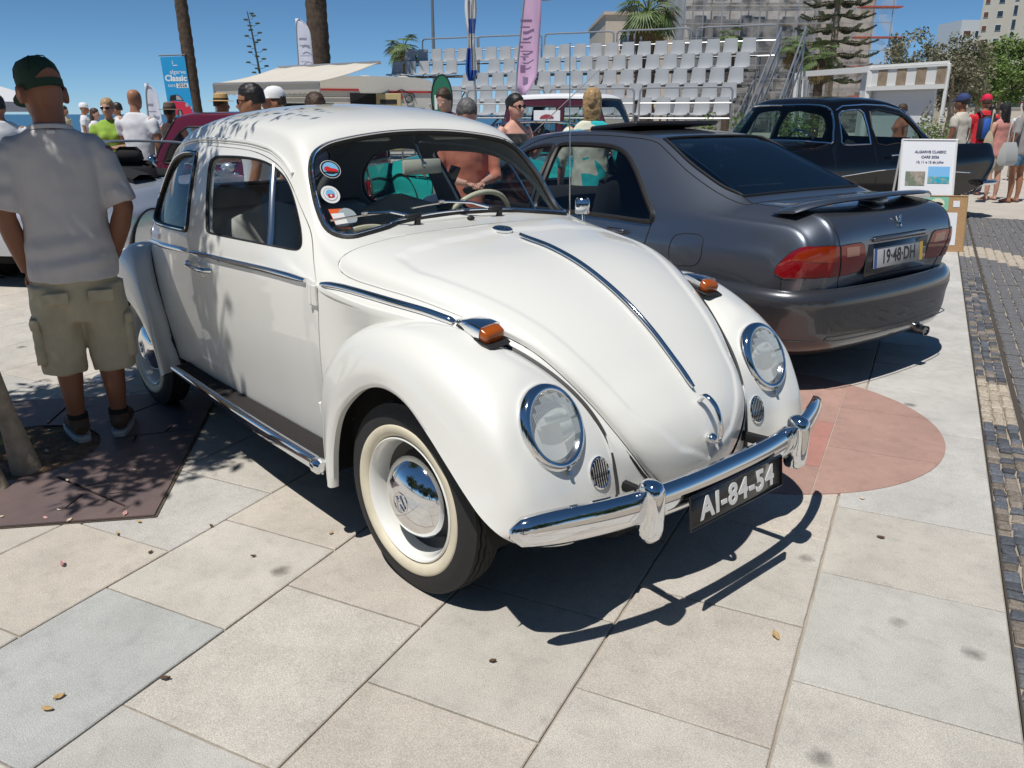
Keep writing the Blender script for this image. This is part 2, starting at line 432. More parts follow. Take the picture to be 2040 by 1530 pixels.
# ================================================================== ground
rnd = random.Random(4)
E1 = Vector((math.cos(R(22.3)), math.sin(R(22.3)))); E2 = Vector((-E1.y, E1.x))
def ST(s, t, z=0.0): return Vector((E1.x*s+E2.x*t, E1.y*s+E2.y*t, z))
def toST(x, y): return (x*E1.x+y*E1.y, x*E2.x+y*E2.y)
def stone_mat(name, sp=300., contrast=.38, bump=.6, bscale=230, stain=.75, rough=.85):
    m = bpy.data.materials.new(name); m.use_nodes = True; MATS[name] = m; t = m.node_tree; N = t.nodes; L = t.links
    b = N['Principled BSDF']; b.inputs['Roughness'].default_value = rough; sock(b, 'Specular IOR Level').default_value = .25
    oi = N.new('ShaderNodeObjectInfo'); geo = N.new('ShaderNodeNewGeometry')
    def noise(sc, det=4, ro=.6):
        n = N.new('ShaderNodeTexNoise'); n.inputs['Scale'].default_value = sc; n.inputs['Detail'].default_value = det; n.inputs['Roughness'].default_value = ro
        L.new(geo.outputs['Position'], n.inputs['Vector']); return n.outputs[0]
    def ramp(src, p0, c0, p1, c1):
        r = N.new('ShaderNodeValToRGB'); L.new(src, r.inputs[0]); e = r.color_ramp.elements
        e[0].position = p0; e[0].color = (c0, c0, c0, 1); e[1].position = p1; e[1].color = (c1, c1, c1, 1); return r.outputs[0]
    def mult(a, b_):
        x = N.new('ShaderNodeMix'); x.data_type = 'RGBA'; x.blend_type = 'MULTIPLY'; x.inputs[0].default_value = 1
        L.new(a, x.inputs[6]); L.new(b_, x.inputs[7]); return x.outputs[2]
    col = oi.outputs['Color']
    col = mult(col, ramp(noise(sp, 3, .8), .35, 1-contrast, .65, 1+contrast*.4))
    col = mult(col, ramp(noise(3.0, 6, .65), .30, 1-.22*stain, .62, 1.04))
    col = mult(col, ramp(noise(14.0, 6, .7), .33, 1-.16*stain, .5, 1.0))
    # gum and oil spots
    v = N.new('ShaderNodeTexVoronoi'); v.inputs['Scale'].default_value = 2.5; v.inputs['Randomness'].default_value = 1
    d = N.new('ShaderNodeVectorMath'); d.operation = 'ADD'; nn = N.new('ShaderNodeTexNoise'); nn.inputs['Scale'].default_value = 35; L.new(geo.outputs['Position'], nn.inputs['Vector'])
    sc_ = N.new('ShaderNodeVectorMath'); sc_.operation = 'SCALE'; sc_.inputs['Scale'].default_value = .028; L.new(nn.outputs['Color'], sc_.inputs[0])
    L.new(geo.outputs['Position'], d.inputs[0]); L.new(sc_.outputs[0], d.inputs[1]); L.new(d.outputs[0], v.inputs['Vector'])
    if stain > .3: col = mult(col, ramp(v.outputs['Distance'], .035, .42, .105, 1.0))
    L.new(col, b.inputs['Base Color'])
    bp_ = N.new('ShaderNodeBump'); bp_.inputs['Strength'].default_value = bump; bp_.inputs['Distance'].default_value = .004
    L.new(noise(bscale, 6, .75), bp_.inputs['Height']); L.new(bp_.outputs[0], b.inputs['Normal'])
    return m
SLAB = stone_mat('paving_stone'); COB = stone_mat('cobble_stone', 90, .35, .6, 60, .2, .7)
WARM = [(.62, .565, .49), (.60, .55, .485), (.63, .575, .505), (.59, .545, .48)]; COOL = [(.60, .565, .505), (.595, .56, .50), (.565, .545, .505)]
# mortar bed under everything and the wider plaza beyond
gm_ = MB()
gm_.add([(-46, -60, -.010), (60, -60, -.010), (60, 120, -.010), (-46, 120, -.010)], [(0, 1, 2, 3)])
bed = gm_.build('ground', mat('joint_mortar', (.36, .31, .25), .95, noise=.25, nscale=8)); tag(bed, kind='structure')
far = bpy.data.materials.new('far_paving'); far.use_nodes = True; MATS['far_paving'] = far
t_ = far.node_tree; b_ = t_.nodes['Principled BSDF']; b_.inputs['Roughness'].default_value = .9
tc_ = t_.nodes.new('ShaderNodeTexCoord'); mp_ = t_.nodes.new('ShaderNodeMapping'); mp_.inputs['Rotation'].default_value = (0, 0, -R(112.3)); br_ = t_.nodes.new('ShaderNodeTexBrick')
br_.inputs['Scale'].default_value = 1; br_.inputs['Brick Width'].default_value = .6; br_.inputs['Row Height'].default_value = .523; br_.inputs['Mortar Size'].default_value = .006
br_.inputs['Color1'].default_value = (.48, .44, .39, 1); br_.inputs['Color2'].default_value = (.42, .40, .37, 1); br_.inputs['Mortar'].default_value = (.27, .24, .20, 1)
t_.links.new(tc_.outputs['Object'], mp_.inputs[0]); t_.links.new(mp_.outputs[0], br_.inputs[0]); t_.links.new(br_.outputs[0], b_.inputs['Base Color'])
S0, S1, T0, T1 = -13.0, 1.475, -4.0, 13.0
def flat(outer, holes, z0, z1, name, m, parent=None):
    pts = []; ed = []
    for Lp in [outer]+holes:
        o0 = len(pts); pts += [Vector(p) for p in Lp]; ed += [(o0+i, o0+(i+1) % len(Lp)) for i in range(len(Lp))]
    r = delaunay_2d_cdt(pts, ed, [], 0, 1e-7); V = [tuple(p) for p in r[0]]; F = []
    for f in r[2]:
        c = (sum(V[i][0] for i in f)/len(f), sum(V[i][1] for i in f)/len(f))
        if inpoly(c, outer) and not any(inpoly(c, h) for h in holes): F.append(tuple(f))
    me = MB(); me.add([(x, y, z1) for x, y in V], F); n = len(V)
    for Lp in [outer]+holes: 
        me.add([(x, y, z1) for x, y in Lp]+[(x, y, z0) for x, y in Lp], [(i, (i+1) % len(Lp), len(Lp)+(i+1) % len(Lp), len(Lp)+i) for i in range(len(Lp))])
    return me.build(name, m, parent, fix=True)
o = flat([(-46, -60), (60, -60), (60, 120), (-46, 120)], [[tuple(ST(s, t)[:2]) for s, t in ((S0+.1, T0+.1), (4.2, T0+.1), (4.2, T1-.1), (S0+.1, T1-.1))]], -.006, -.002, 'plaza_paving', far); tag(o, kind='structure')
# slabs
KNOWN = {-2: [-.830, -.306], -1: [-1.092, -.561], 0: [-1.46, -.816], 1: [-1.098], 2: [-.306, .282], 3: [-.574, .056, .602]}
GC = (-2.12, -1.41); PA = R(58.3)   # square tree plate: centre, direction
def in_plate(x, y, m=0.0):
    dx, dy = x-GC[0], y-GC[1]; a = dx*math.cos(PA)+dy*math.sin(PA); b = -dx*math.sin(PA)+dy*math.cos(PA)
    return abs(a) < .76-m and abs(b) < .76-m
CC = (-.165, 1.51); CR = .892
slabs = []
for c in range(-26, 4):
    s0 = -1.175+.523*(c+1); s1 = s0+.523 if c < 3 else 1.475
    js = list(KNOWN.get(c, [rnd.uniform(-.6, 0)]))
    while js[-1] < T1: js.append(js[-1]+rnd.choice((.523, .56, .60, .64)))
    while js[0] > T0: js.insert(0, js[0]-rnd.choice((.523, .56, .60, .64)))
    for a, b in zip(js[:-1], js[1:]): slabs.append((s0, s1, a, b))
camST = toST(CAM[0], CAM[1])
def vis(s0, s1, a, b):
    p = ST((s0+s1)/2, (a+b)/2); v = Vector((p.x-CAM[0], p.y-CAM[1])); d = v.length
    ang = math.degrees(math.atan2(v.y, v.x))-math.degrees(YAW)
    return d, abs((ang+180) % 360-180)
order = sorted(range(len(slabs)), key=lambda i: vis(*slabs[i])[0]+(50 if vis(*slabs[i])[1] > 44 and vis(*slabs[i])[0] > 1.6 else 0))
paving = thing('paving', None, None); paving['kind'] = 'structure'
rest = MB()
def clip(poly, inside, inter):
    out = []
    for i in range(len(poly)):
        a, b = poly[i-1], poly[i]; ia, ib = inside(a), inside(b)
        if ia != ib: out.append(inter(a, b))
        if ib: out.append(b)
    return out
def slab_mesh(mb, s0, s1, a, b, z=0.0, th=.035):
    g = .0028; s0 += g; s1 -= g; a += g; b -= g; c = .003
    N_ = 14 if mb is not rest else 1
    cor = [(s0, a), (s1, a), (s1, b), (s0, b)]; cs, ct = (s0+s1)/2, (a+b)/2; P0 = []
    for q in range(4):
        p, p2 = cor[q], cor[(q+1) % 4]
        for k in range(N_): P0.append((p[0]+(p2[0]-p[0])*k/N_, p[1]+(p2[1]-p[1])*k/N_))
    hs, ht = (s1-s0)/2, (b-a)/2
    def ins(d, jit): 
        out = []
        for s_, t_ in P0:
            dd = d+(jit*abs(rnd.gauss(0, 1)) if N_ > 1 else 0)
            out.append((cs+(s_-cs)*(1-dd/hs), ct+(t_-ct)*(1-dd/ht)))
        return out
    A_ = ins(0, .0007); B_ = [(cs+(x-cs)*(1-c/hs), ct+(y-ct)*(1-c/ht)) for x, y in A_]
    mb.rings([[ST(x, y, z-th) for x, y in A_], [ST(x, y, z-c) for x, y in A_], [ST(x, y, z) for x, y in B_]], True, False, True)
for k, i in enumerate(order):
    s0, s1, a, b = slabs[i]; cen = ST((s0+s1)/2, (a+b)/2); d, an = vis(s0, s1, a, b)
    if k < 280 and (an < 44 or d < 1.6):
        m = MB(); slab_mesh(m, s0, s1, a, b, rnd.uniform(-.0012, .0008)); o = m.build('slab', SLAB, paving)
        base = rnd.choice(WARM+COOL[:2]) if rnd.random() < .8 else rnd.choice(COOL)
        if abs((s0+s1)/2+.913) < .1 and abs((a+b)/2+1.4) < .25: base = (.515, .52, .505)
        if s0 > .9 and a > .5: base = (.60, .585, .55)
        if abs((s0+s1)/2-1.2) < .1 and abs((a+b)/2+.26) < .1: base = (.565, .55, .505)
        f = rnd.uniform(.95, 1.05); o.color = (*[min(1, v*f) for v in base], 1)
    else: slab_mesh(rest, s0, s1, a, b)
o = rest.build('slab', SLAB, paving); o['kind'] = 'stuff'; o.color = (.62, .58, .52, 1)
# red stone circle set into the paving
circ = thing('stone_circle', None, None); circ['kind'] = 'structure'
cpoly = [(CC[0]+CR*math.cos(2*PI*k/72), CC[1]+CR*math.sin(2*PI*k/72)) for k in range(72)]
for c in range(-3, 4):
    for r_ in range(-4, 4):
        st0 = toST(*CC); s0 = st0[0]-.13+c*.523; t0 = st0[1]+.1+r_*.60+(c % 2)*.27
        cell = [tuple(ST(s, t)[:2]) for s, t in ((s0, t0), (s0+.523, t0), (s0+.523, t0+.60), (s0, t0+.60))]
        poly = cell
        for k in range(0, 72, 1):
            A, B = cpoly[k], cpoly[(k+1) % 72]; nx, ny = -(B[1]-A[1]), B[0]-A[0]
            f_ = lambda p: (p[0]-A[0])*nx+(p[1]-A[1])*ny
            poly = clip(poly, lambda p: f_(p) > 0, lambda a, b: (a[0]+(b[0]-a[0])*f_(a)/(f_(a)-f_(b)), a[1]+(b[1]-a[1])*f_(a)/(f_(a)-f_(b)))) if poly else poly
            if not poly: break
        if not poly or len(poly) < 3: continue
        cx = sum(p[0] for p in poly)/len(poly); cy = sum(p[1] for p in poly)/len(poly)
        sh = [(p[0]+(cx-p[0])*.006, p[1]+(cy-p[1])*.006) for p in poly]
        m = MB(); m.prism(sh, -.02, .0035); o = m.build('stone', SLAB, circ); f = rnd.uniform(.9, 1.08)
        o.color = (.50*f, .25*f, .21*f, 1) if rnd.random() < .35 else (.51*f, .325*f, .27*f, 1)
# kerb strip of setts, drain slot and the cobbled field on the right
setts = thing('cobbled_strip', None, None); setts['kind'] = 'structure'
def sett(mb, s0, s1, a, b, z=.004):
    h = rnd.uniform(-.004, .004); j = lambda: rnd.uniform(-.006, .006)
    c = [(s0+j(), a+j()), (s1+j(), a+j()), (s1+j(), b+j()), (s0+j(), b+j())]; cx, cy = (s0+s1)/2, (a+b)/2
    r0 = [ST(x, y, -.03) for x, y in c]; r1 = [ST(x, y, z-.006+h) for x, y in c]; r2 = [ST(x+(cx-x)*.26, y+(cy-y)*.26, z+h+rnd.uniform(-.002, .002)) for x, y in c]
    mb.rings([r0, r1, r2], True, False, True)
def sett_col(t, s):
    p = ST(s, t)
    light = 1.89 < t < 2.65 and s < 1.65
    dband = -3.3 + .0*s
    q = t-(8.37 if s < 1.65 else 8.37-(s-1.65)*1.55)
    if -.85 < q < .05: light = True
    if light: f = rnd.uniform(.85, 1.08); return (.50*f, .435*f, .35*f, 1)
    f = rnd.uniform(.65, 1.25)
    return ((.12*f, .13*f, .15*f, 1) if rnd.random() < .66 else (.25*f, .215*f, .18*f, 1))
nset = 0; dark = MB(); lightb = MB()
t = -1.2
rows = []
for j in range(3):
    t = -1.2+.02*j
    while t < 11.5:
        L_ = rnd.uniform(.050, .085); s0 = 1.482+j*.053; rows.append((s0, s0+.047, t, t+L_-.010)); t += L_
rows.sort(key=lambda r: -abs(0)+math.hypot(*(ST((r[0]+r[1])/2, (r[2]+r[3])/2).xy-Vector(CAM[:2]))))
for r_ in rows:
    if r_[2] < -.3 : (dark).m = 0
    if nset < 290 and r_[2] > -.25:
        m = MB(); sett(m, *r_); o = m.build('sett', COB, setts); o.color = sett_col(r_[2], r_[0]); nset += 1
    else:
        c_ = sett_col(r_[2], r_[0]); sett(lightb if c_[0] > .38 else dark, *r_)
rr_ = random.Random(8)
s = 1.672
while s < 4.2:
    w_ = .085; t = 1.2
    while t < 11.6:
        L_ = rnd.uniform(.06, .11); c_ = sett_col(t, s); sett(lightb if c_[0] > .38 else dark, s, s+w_-.01, t, t+L_-.010); t += L_
    s += w_
for mb_, cc_ in ((dark, (.165, .165, .172, 1)), (lightb, (.49, .43, .35, 1))):
    o = mb_.build('sett', COB, setts); o['kind'] = 'stuff'; o.color = cc_
gm_ = MB(); gm_.tube([ST(1.4775, -4, .002), ST(1.4775, 2.2, .002), ST(1.4775, 9.5, .002)], .0035, 5); o = gm_.build('kerb_joint', mat('dark_joint', (.07, .06, .05), .9)); tag(o, kind='structure')
gm_ = MB(); gm_.add([ST(1.642, -2, -.006), ST(1.670, -2, -.006), ST(1.670, 12.5, -.006), ST(1.642, 12.5, -.006)], [(0, 1, 2, 3)]); o = gm_.build('drain_slot', MATS['dark_joint']); tag(o, kind='structure')
gm_ = MB(); gm_.add([ST(1.48, 11.6, .001), ST(40, 11.6, .001), ST(40, 90, .001), ST(1.48, 90, .001)], [(0, 1, 2, 3)])
gm_.add([ST(4.2, -30, .0), ST(40, -30, .0), ST(40, 11.59, .0), ST(4.2, 11.59, .0)], [(0, 1, 2, 3)]); o = gm_.build('pale_pavement', mat('pale_paving', (.47, .43, .375), .9, noise=.12, nscale=1.5)); tag(o, kind='structure')
# sea and shore
gm_ = MB(); gm_.add([(-6000, -6000, -5.), (-45, -6000, -5.), (-45, 6000, -5.), (-6000, 6000, -5.)], [(0, 1, 2, 3)])
sea = gm_.build('sea', mat('sea_water', (.012, .085, .16), .25, bump=.6, bscale=.8, spec=.4)); tag(sea, kind='structure')
gm_ = MB(); gm_.box(-46.0, -45.95, -60, 120, -6, 0); o = gm_.build('sea_wall', MATS['joint_mortar']); tag(o, 'pale stone sea wall edging the plaza above the water', 'wall')
# ------------------------------------------------------------------ tree plate
BLACK_ = mat('slit_shade_black', (.008, .007, .006), .9)
STEEL = mat('rusty_plate', (.15, .115, .118), .55, .25, noise=.35, nscale=5, bump=.15, bscale=90, col2=(.21, .15, .135))
def PL(a, b): return (GC[0]+a*math.cos(PA)-b*math.sin(PA), GC[1]+a*math.sin(PA)+b*math.cos(PA))
def slot(x0, y0, x1, y1, w_=.0085):
    w_ = max(w_, .006)
    d = Vector((x1-x0, y1-y0)).normalized(); n = Vector((-d.y, d.x))*w_
    return [(x0+n.x, y0+n.y), (x0-n.x, y0-n.y), (x1-n.x*.6, y1-n.y*.6), (x1+n.x*.6, y1+n.y*.6)]
holes = [[(GC[0]+.34*math.cos(2*PI*k/30)*(1+.0*k), GC[1]+.34*math.sin(2*PI*k/30)) for k in range(30)]]
def branch(ax_, bx, ay=None):
    pass
slots = [slot(-1.70, -1.351, -1.22, -1.223), slot(-1.45, -1.315, -1.36, -1.405, .004), slot(-1.52, -1.285, -1.50, -1.20, .004), slot(-1.38, -1.240, -1.35, -1.17, .004),
         slot(-2.66, -1.06, -2.42, -1.22), slot(-2.56, -1.10, -2.56, -.98, .004), slot(-2.00, -1.02, -1.88, -.72), slot(-1.98, -.93, -1.89, -.98, .004), slot(-1.92, -.82, -1.99, -.76, .004),
         slot(-2.25, -.98, -2.38, -.68), slot(-1.62, -1.62, -1.45, -1.80), slot(-1.56, -1.70, -1.42, -1.66, .004)]
plt = flat([PL(.76, .76), PL(-.76, .76), PL(-.76, -.76), PL(.76, -.76)], holes+slots, .004, .011, 'tree_plate', STEEL)
tag(plt, 'rusty steel plate with vein-like slits around the foot of the slim tree', 'tree grate')
fr_ = MB(); _k = [(GC[0]+.335*math.cos(2*PI*k/24), GC[1]+.335*math.sin(2*PI*k/24)) for k in range(24)]; flat([PL(.75, .75), PL(-.75, .75), PL(-.75, -.75), PL(.75, -.75)], [_k], .001, .0025, 'slit_shade_sheet', BLACK_ , plt)  # black sheet painted in for the shade below the slits
fr_.tube([(*PL(a, b), .003) for a, b in ((.766, .766), (-.766, .766), (-.766, -.766), (.766, -.766))], .006, 5, True); fr_.build('frame_edge', mat('plate_edge', (.10, .08, .06), .9), plt)
sm = MB(); n = 40; vs = [(GC[0], GC[1], .012)]
fs = []
for r_i, rr in enumerate((.10, .2, .30, .36)):
    for k in range(n): vs.append((GC[0]+rr*math.cos(2*PI*k/n), GC[1]+rr*math.sin(2*PI*k/n), .008+rnd.uniform(-.008, .010) if rr < .33 else .002))
for k in range(n): fs.append((0, 1+k, 1+(k+1) % n))
for q in range(3):
    for k in range(n): a = 1+q*n; fs.append((a+k, a+n+k, a+n+(k+1) % n, a+(k+1) % n))
sm.add(vs, fs); o = sm.build('soil', mat('soil', (.16, .10, .06), .95, noise=.5, nscale=25, bump=1, bscale=60), None, True); tag(o, kind='structure')
gb = MB()
for k in range(500):
    a = rnd.uniform(0, 2*PI); r_ = .33*math.sqrt(rnd.random()); x, y = GC[0]+r_*math.cos(a), GC[1]+r_*math.sin(a)
    if rnd.random() < .75: x = GC[0]+rnd.gauss(-.18, .07); y = GC[1]+rnd.gauss(-.05, .08)
    h = rnd.uniform(.01, .035); dx, dy = rnd.uniform(-.015, .015), rnd.uniform(-.015, .015)
    gb.add([(x-.0015, y, .008), (x+.0015, y+.001, .008), (x+dx, y+dy, .008+h)], [(0, 1, 2)])
o = gb.build('grass', mat('weed', (.12, .19, .05), .8)); tag(o, kind='stuff')
# inspection cover in the paving behind the man
mc = MB(); mc.lathe([(.115, .001), (.115, .005), (.10, .006), (.001, .006)], 32); o = mc.build('manhole_cover', mat('cover_metal', (.33, .36, .40), .4, .6), None, 50, loc=(-3.05, -.72, 0)); tag(o, 'round pale metal cover in the paving behind the man in shorts', 'cover')
# ------------------------------------------------------------------ slim street tree whose crown shades the man and the car's tail
BARK = mat('bark_pale', (.31, .26, .20), .9, noise=.35, nscale=14, bump=.5, bscale=35)
def crown_leaves(mb, c, rad, n, size, rr, hang=.3, elong=2.2):
    for _ in range(n):
        while True:
            p = Vector((rr.uniform(-1, 1), rr.uniform(-1, 1), rr.uniform(-1, 1)))
            if .1 < p.length < 1: break
        p = Vector((c[0]+p.x*rad[0], c[1]+p.y*rad[1], c[2]+p.z*rad[2]))
        d = Vector((rr.gauss(0, 1), rr.gauss(0, 1), rr.gauss(-hang, .7))).normalized(); s = size*rr.uniform(.7, 1.3)
        u = d.cross(Vector((rr.gauss(0, 1), rr.gauss(0, 1), rr.gauss(0, 1)))).normalized()
        a, b = p, p+d*s*elong; m1 = (a+b)/2+u*s*.42; m2 = (a+b)/2-u*s*.42
        mb.add([a, m1, b, m2], [(0, 1, 2, 3)])
rt = random.Random(21)
tr_ = thing('street_tree', 'slim grey-barked street tree rising from the rusty plate beside the man', 'tree')
s_ = MB(); base = Vector((-1.865, -1.43, -.01))
path = spline([base, base+Vector((-.03, -.03, .28)), base+Vector((-.02, -.10, .75)), base+Vector((.02, -.20, 1.3)), base+Vector((.10, -.34, 1.9)), base+Vector((.2, -.5, 2.5))], 6)
s_.tube(path, [.062-.024*min(1, i/6) if i < 6 else .038-.014*(i/len(path)) for i in range(len(path))], 16)
for k, (a, L_) in enumerate(((.3, .9), (1.4, 1.0), (2.6, .9), (3.7, .8), (4.9, 1.0), (5.6, .9))):
    st = Vector(path[-1-k*2]); d = Vector((math.cos(a), math.sin(a), .8)).normalized()
    s_.tube([st, st+d*L_*.5+Vector((0, 0, .05)), st+d*L_], [.017, .012, .005], 7)
s_.build('trunk', BARK, tr_, True)
s_ = MB()
cl = []
for _ in range(100):
    a = rt.uniform(0, 2*PI); r_ = 1.0*math.sqrt(rt.random()); cl.append((-1.98+r_*math.cos(a)*.90, -2.12+r_*math.sin(a)*.85, rt.uniform(2.5, 3.6)))
for c in cl: crown_leaves(s_, c, (.24, .24, .16), 85, .046, rt)
# a lower spray that dapples the side of the car
for c in ((-1.55, -1.75, 2.75), (-1.40, -1.70, 2.85), (-1.55, -1.50, 2.95), (-1.75, -1.35, 3.0), (-1.7, -1.6, 3.05), (-1.9, -1.2, 3.1), (-2.2, -.95, 3.0), (-1.9, -.92, 3.05), (-1.65, -.85, 3.0), (-2.05, -.72, 3.1), (-2.35, -.70, 3.0), (-2.5, -1.0, 3.0), (-2.7, -.8, 3.05), (-2.45, -1.25, 3.0), (-2.8, -1.1, 2.9), (-2.6, -.55, 3.1), (-2.3, -1.3, 3.1)): crown_leaves(s_, c, (.22, .22, .08), 44, .030, rt)
for c, k_ in (((-1.75, -1.28, 3.0), 60), ((-1.60, -1.22, 3.0), 46), ((-1.46, -1.20, 3.0), 34), ((-1.32, -1.20, 3.02), 26), ((-1.18, -1.16, 3.0), 18), ((-1.06, -1.08, 3.0), 14), ((-.97, -.98, 3.0), 9), ((-1.45, -1.36, 3.0), 20), ((-1.62, -1.45, 3.0), 26), ((-1.85, -1.45, 3.0), 60), ((-1.98, -1.25, 3.0), 60), ((-2.05, -1.45, 3.0), 60), ((-2.15, -1.2, 3.0), 50)): crown_leaves(s_, c, (.12, .10, .06), k_, .024, rt)
s_.build('crown', mat('leaf', (.055, .10, .028), .6, noise=.3, nscale=6), tr_)
t2 = thing('street_tree', 'second thin stem at the very left edge of the picture, cut by the frame', 'tree')
s_ = MB(); b2 = Vector((-1.74, -1.565, -.01)); s_.tube([b2, b2+Vector((-.05, -.05, .3)), b2+Vector((-.06, -.16, 1.0)), b2+Vector((-.02, -.30, 2.2))], [.045, .032, .03, .024], 12); s_.build('trunk', BARK, t2, True)
s_ = MB()
for _ in range(14): crown_leaves(s_, (-1.9+rt.uniform(-.4, .4), -2.2+rt.uniform(-.3, .3), rt.uniform(2.6, 3.1)), (.25, .25, .15), 40, .03, rt)
s_.build('crown', MATS['leaf'], t2)
PAINT = mat('ivory_paint', (.77, .77, .73), .42, coat=1.0, coatr=.045)
INN = mat('cabin_lining', (.30, .30, .28), .8)
BLACK = mat('underseal', (.006, .006, .007), .8)
CHROME = mat('chrome', (.80, .81, .83), .06, 1.0)
CHROME_D = mat('worn_chrome', (.68, .68, .68), .14, 1.0)
RUB = mat('rubber', (.012, .012, .013), .55, bump=.1, bscale=200)
WIN = glass('clear_window', (.82, .86, .86), 1.5)
WHITE_W = mat('whitewall', (.66, .60, .46), .6, noise=.10, nscale=9, bump=.05)
VINYL = mat('seat_vinyl', (.42, .41, .37), .55)
CREAM = mat('cream_plastic', (.72, .66, .50), .35)
AMBER = mat('amber_lens', (.36, .075, .005), .15, coat=.5)
BT = thing('beetle_car', 'ivory white rounded vintage two-door car with chrome bumper and whitewall tyres', 'car', (0, 0, 0))

def uvp(pts, fn): 
    out = []
    for a, b in pts:
        h = fn(a, b)
        if h: out.append(h)
    return out
HOOD_U = 13.35
# outlines in metres: windscreen (y,z) seen from the front, the others (x,z) seen from the side
WS = [(0, 1.107), (.10, 1.105), (.20, 1.099), (.30, 1.091), (.40, 1.082), (.47, 1.074), (.520, 1.068), (.550, 1.072), (.563, 1.095), (.563, 1.135), (.556, 1.19),
      (.540, 1.25), (.520, 1.297), (.493, 1.333), (.455, 1.356), (.40, 1.374), (.30, 1.390), (.20, 1.401), (.10, 1.407), (0, 1.409)]
RW = [(0, 1.335), (.10, 1.334), (.22, 1.328), (.32, 1.313), (.39, 1.285), (.425, 1.240), (.435, 1.19), (.42, 1.14), (.385, 1.115), (.30, 1.105), (.15, 1.10), (0, 1.10)]
DOOR = [(-1.670, 1.345), (-1.50, 1.350), (-1.38, 1.349), (-1.27, 1.346), (-1.18, 1.340), (-1.10, 1.329), (-1.02, 1.312), (-.95, 1.288), (-.88, 1.250), (-.81, 1.200), (-.75, 1.148), (-.69, 1.090),
        (-.62, 1.018), (-.56, .968), (-.52, .930), (-.503, .88), (-.502, .78), (-.503, .68), (-.505, .58), (-.505, .46), (-.507, .37), (-.52, .340), (-.56, .335), (-.75, .335), (-1.0, .335), (-1.25, .335), (-1.42, .337), (-1.48, .352), (-1.54, .41), (-1.585, .50),
        (-1.612, .62), (-1.622, .75), (-1.625, .88), (-1.622, .98), (-1.624, 1.10), (-1.634, 1.20), (-1.648, 1.28)]
DWIN = [(-1.560, 1.293), (-1.530, 1.308), (-1.47, 1.314), (-1.30, 1.318), (-1.15, 1.314), (-1.035, 1.300), (-.94, 1.272), (-.872, 1.236), (-.806, 1.182), (-.748, 1.120), (-.706, 1.065), (-.690, 1.036),
        (-.700, 1.022), (-.74, 1.019), (-.86, 1.019), (-1.12, 1.014), (-1.32, 1.010), (-1.41, 1.010), (-1.448, 1.022), (-1.470, 1.06), (-1.500, 1.13), (-1.540, 1.22), (-1.562, 1.27)]
QWIN = [(-1.745, 1.312), (-1.86, 1.312), (-1.96, 1.300), (-2.06, 1.276), (-2.14, 1.236), (-2.21, 1.180), (-2.255, 1.12), (-2.278, 1.055), (-2.272, 1.010), (-2.24, .988), (-2.17, .980), (-1.985, .985), (-1.80, .992), (-1.68, .997), (-1.655, 1.01),
        (-1.662, 1.06), (-1.672, 1.12), (-1.690, 1.20), (-1.712, 1.27), (-1.725, 1.30)]
def dens(L, step=.03, closed=True):
    out = []; N = len(L)
    for i in range(N if closed else N-1):
        a, b = np.array(L[i], float), np.array(L[(i+1) % N], float); k = max(1, int(np.linalg.norm(b-a)/step))
        out += [tuple(a+(b-a)*t/k) for t in range(k)]
    if not closed: out.append(tuple(L[-1]))
    return out
def smooth_loop(L, step=.025, closed=True): return dens(spline(L, 4, closed), step, closed)
ws_uv = uvp(dens(spline(WS, 3), .04, False), BSK.front)
ws_uv[0] = (ws_uv[0][0], 0.0); ws_uv[-1] = (ws_uv[-1][0], 0.0)
rw_uv = uvp(dens(spline(RW, 3), .04, False), BSK.back)
rw_uv[0] = (rw_uv[0][0], 0.0); rw_uv[-1] = (rw_uv[-1][0], 0.0)
door_uv = uvp(smooth_loop(DOOR), BSK.side); dwin_uv = uvp(smooth_loop(DWIN), BSK.side); qwin_uv = uvp(smooth_loop(QWIN), BSK.side)
hood_edge = [(u/4, 4.0) for u in range(0, 50)]+[(12.5, 3.99), (12.8, 3.95), (13.1, 3.85), (13.28, 3.70), (13.34, 3.5), (HOOD_U, 3.25)]
hood_rear = [(HOOD_U, 3.25-k*.25) for k in range(1, 14)]; hood_rear[-1] = (HOOD_U, 0.0)
BS = BSK.S
def full(P, F):
    P = np.array(P); Q, G = mirror_mesh(P, F); n = len(P)
    return list(map(tuple, P))+list(map(tuple, Q)), list(F)+[tuple(i+n for i in f) for f in G]
def seam(P, V):
    return P
# --- body shell with openings
outer = [(HOOD_U+(ws_uv[0][0]-HOOD_U)*k/6, 0.0) for k in range(6)]+ws_uv
u1, u2 = ws_uv[-1][0], rw_uv[0][0]
outer += [(u1+(u2-u1)*k/24, 0.0) for k in range(1, 24)]+rw_uv
u3 = rw_uv[-1][0]
outer += [(u3+(29-u3)*k/14, 0.0) for k in range(1, 15)]
outer += [(29.0, k/4) for k in range(1, 37)]+[(29-k/4, 9.0) for k in range(1, 117)]+[(0.0, 9-k/4) for k in range(1, 20)]
outer += hood_edge+hood_rear[:-1]
P, F = panel(BS, outer, [door_uv, qwin_uv], .25, .25)
P[np.abs(P[:, 1]) < 1e-4, 1] = 0
V_, F_ = full(P, F)
body = shell('body', V_, F_, PAINT, BT, .014, INN, (-1.2, 0, .8))
body.data.materials.append(BLACK)
for p_ in body.data.polygons:
    c_ = p_.center
    if abs(c_.y) > .3 and ((c_.x**2+(c_.z-.33)**2 < .455**2) or ((c_.x+2.4)**2+(c_.z-.33)**2 < .29**2)): p_.material_index = 2
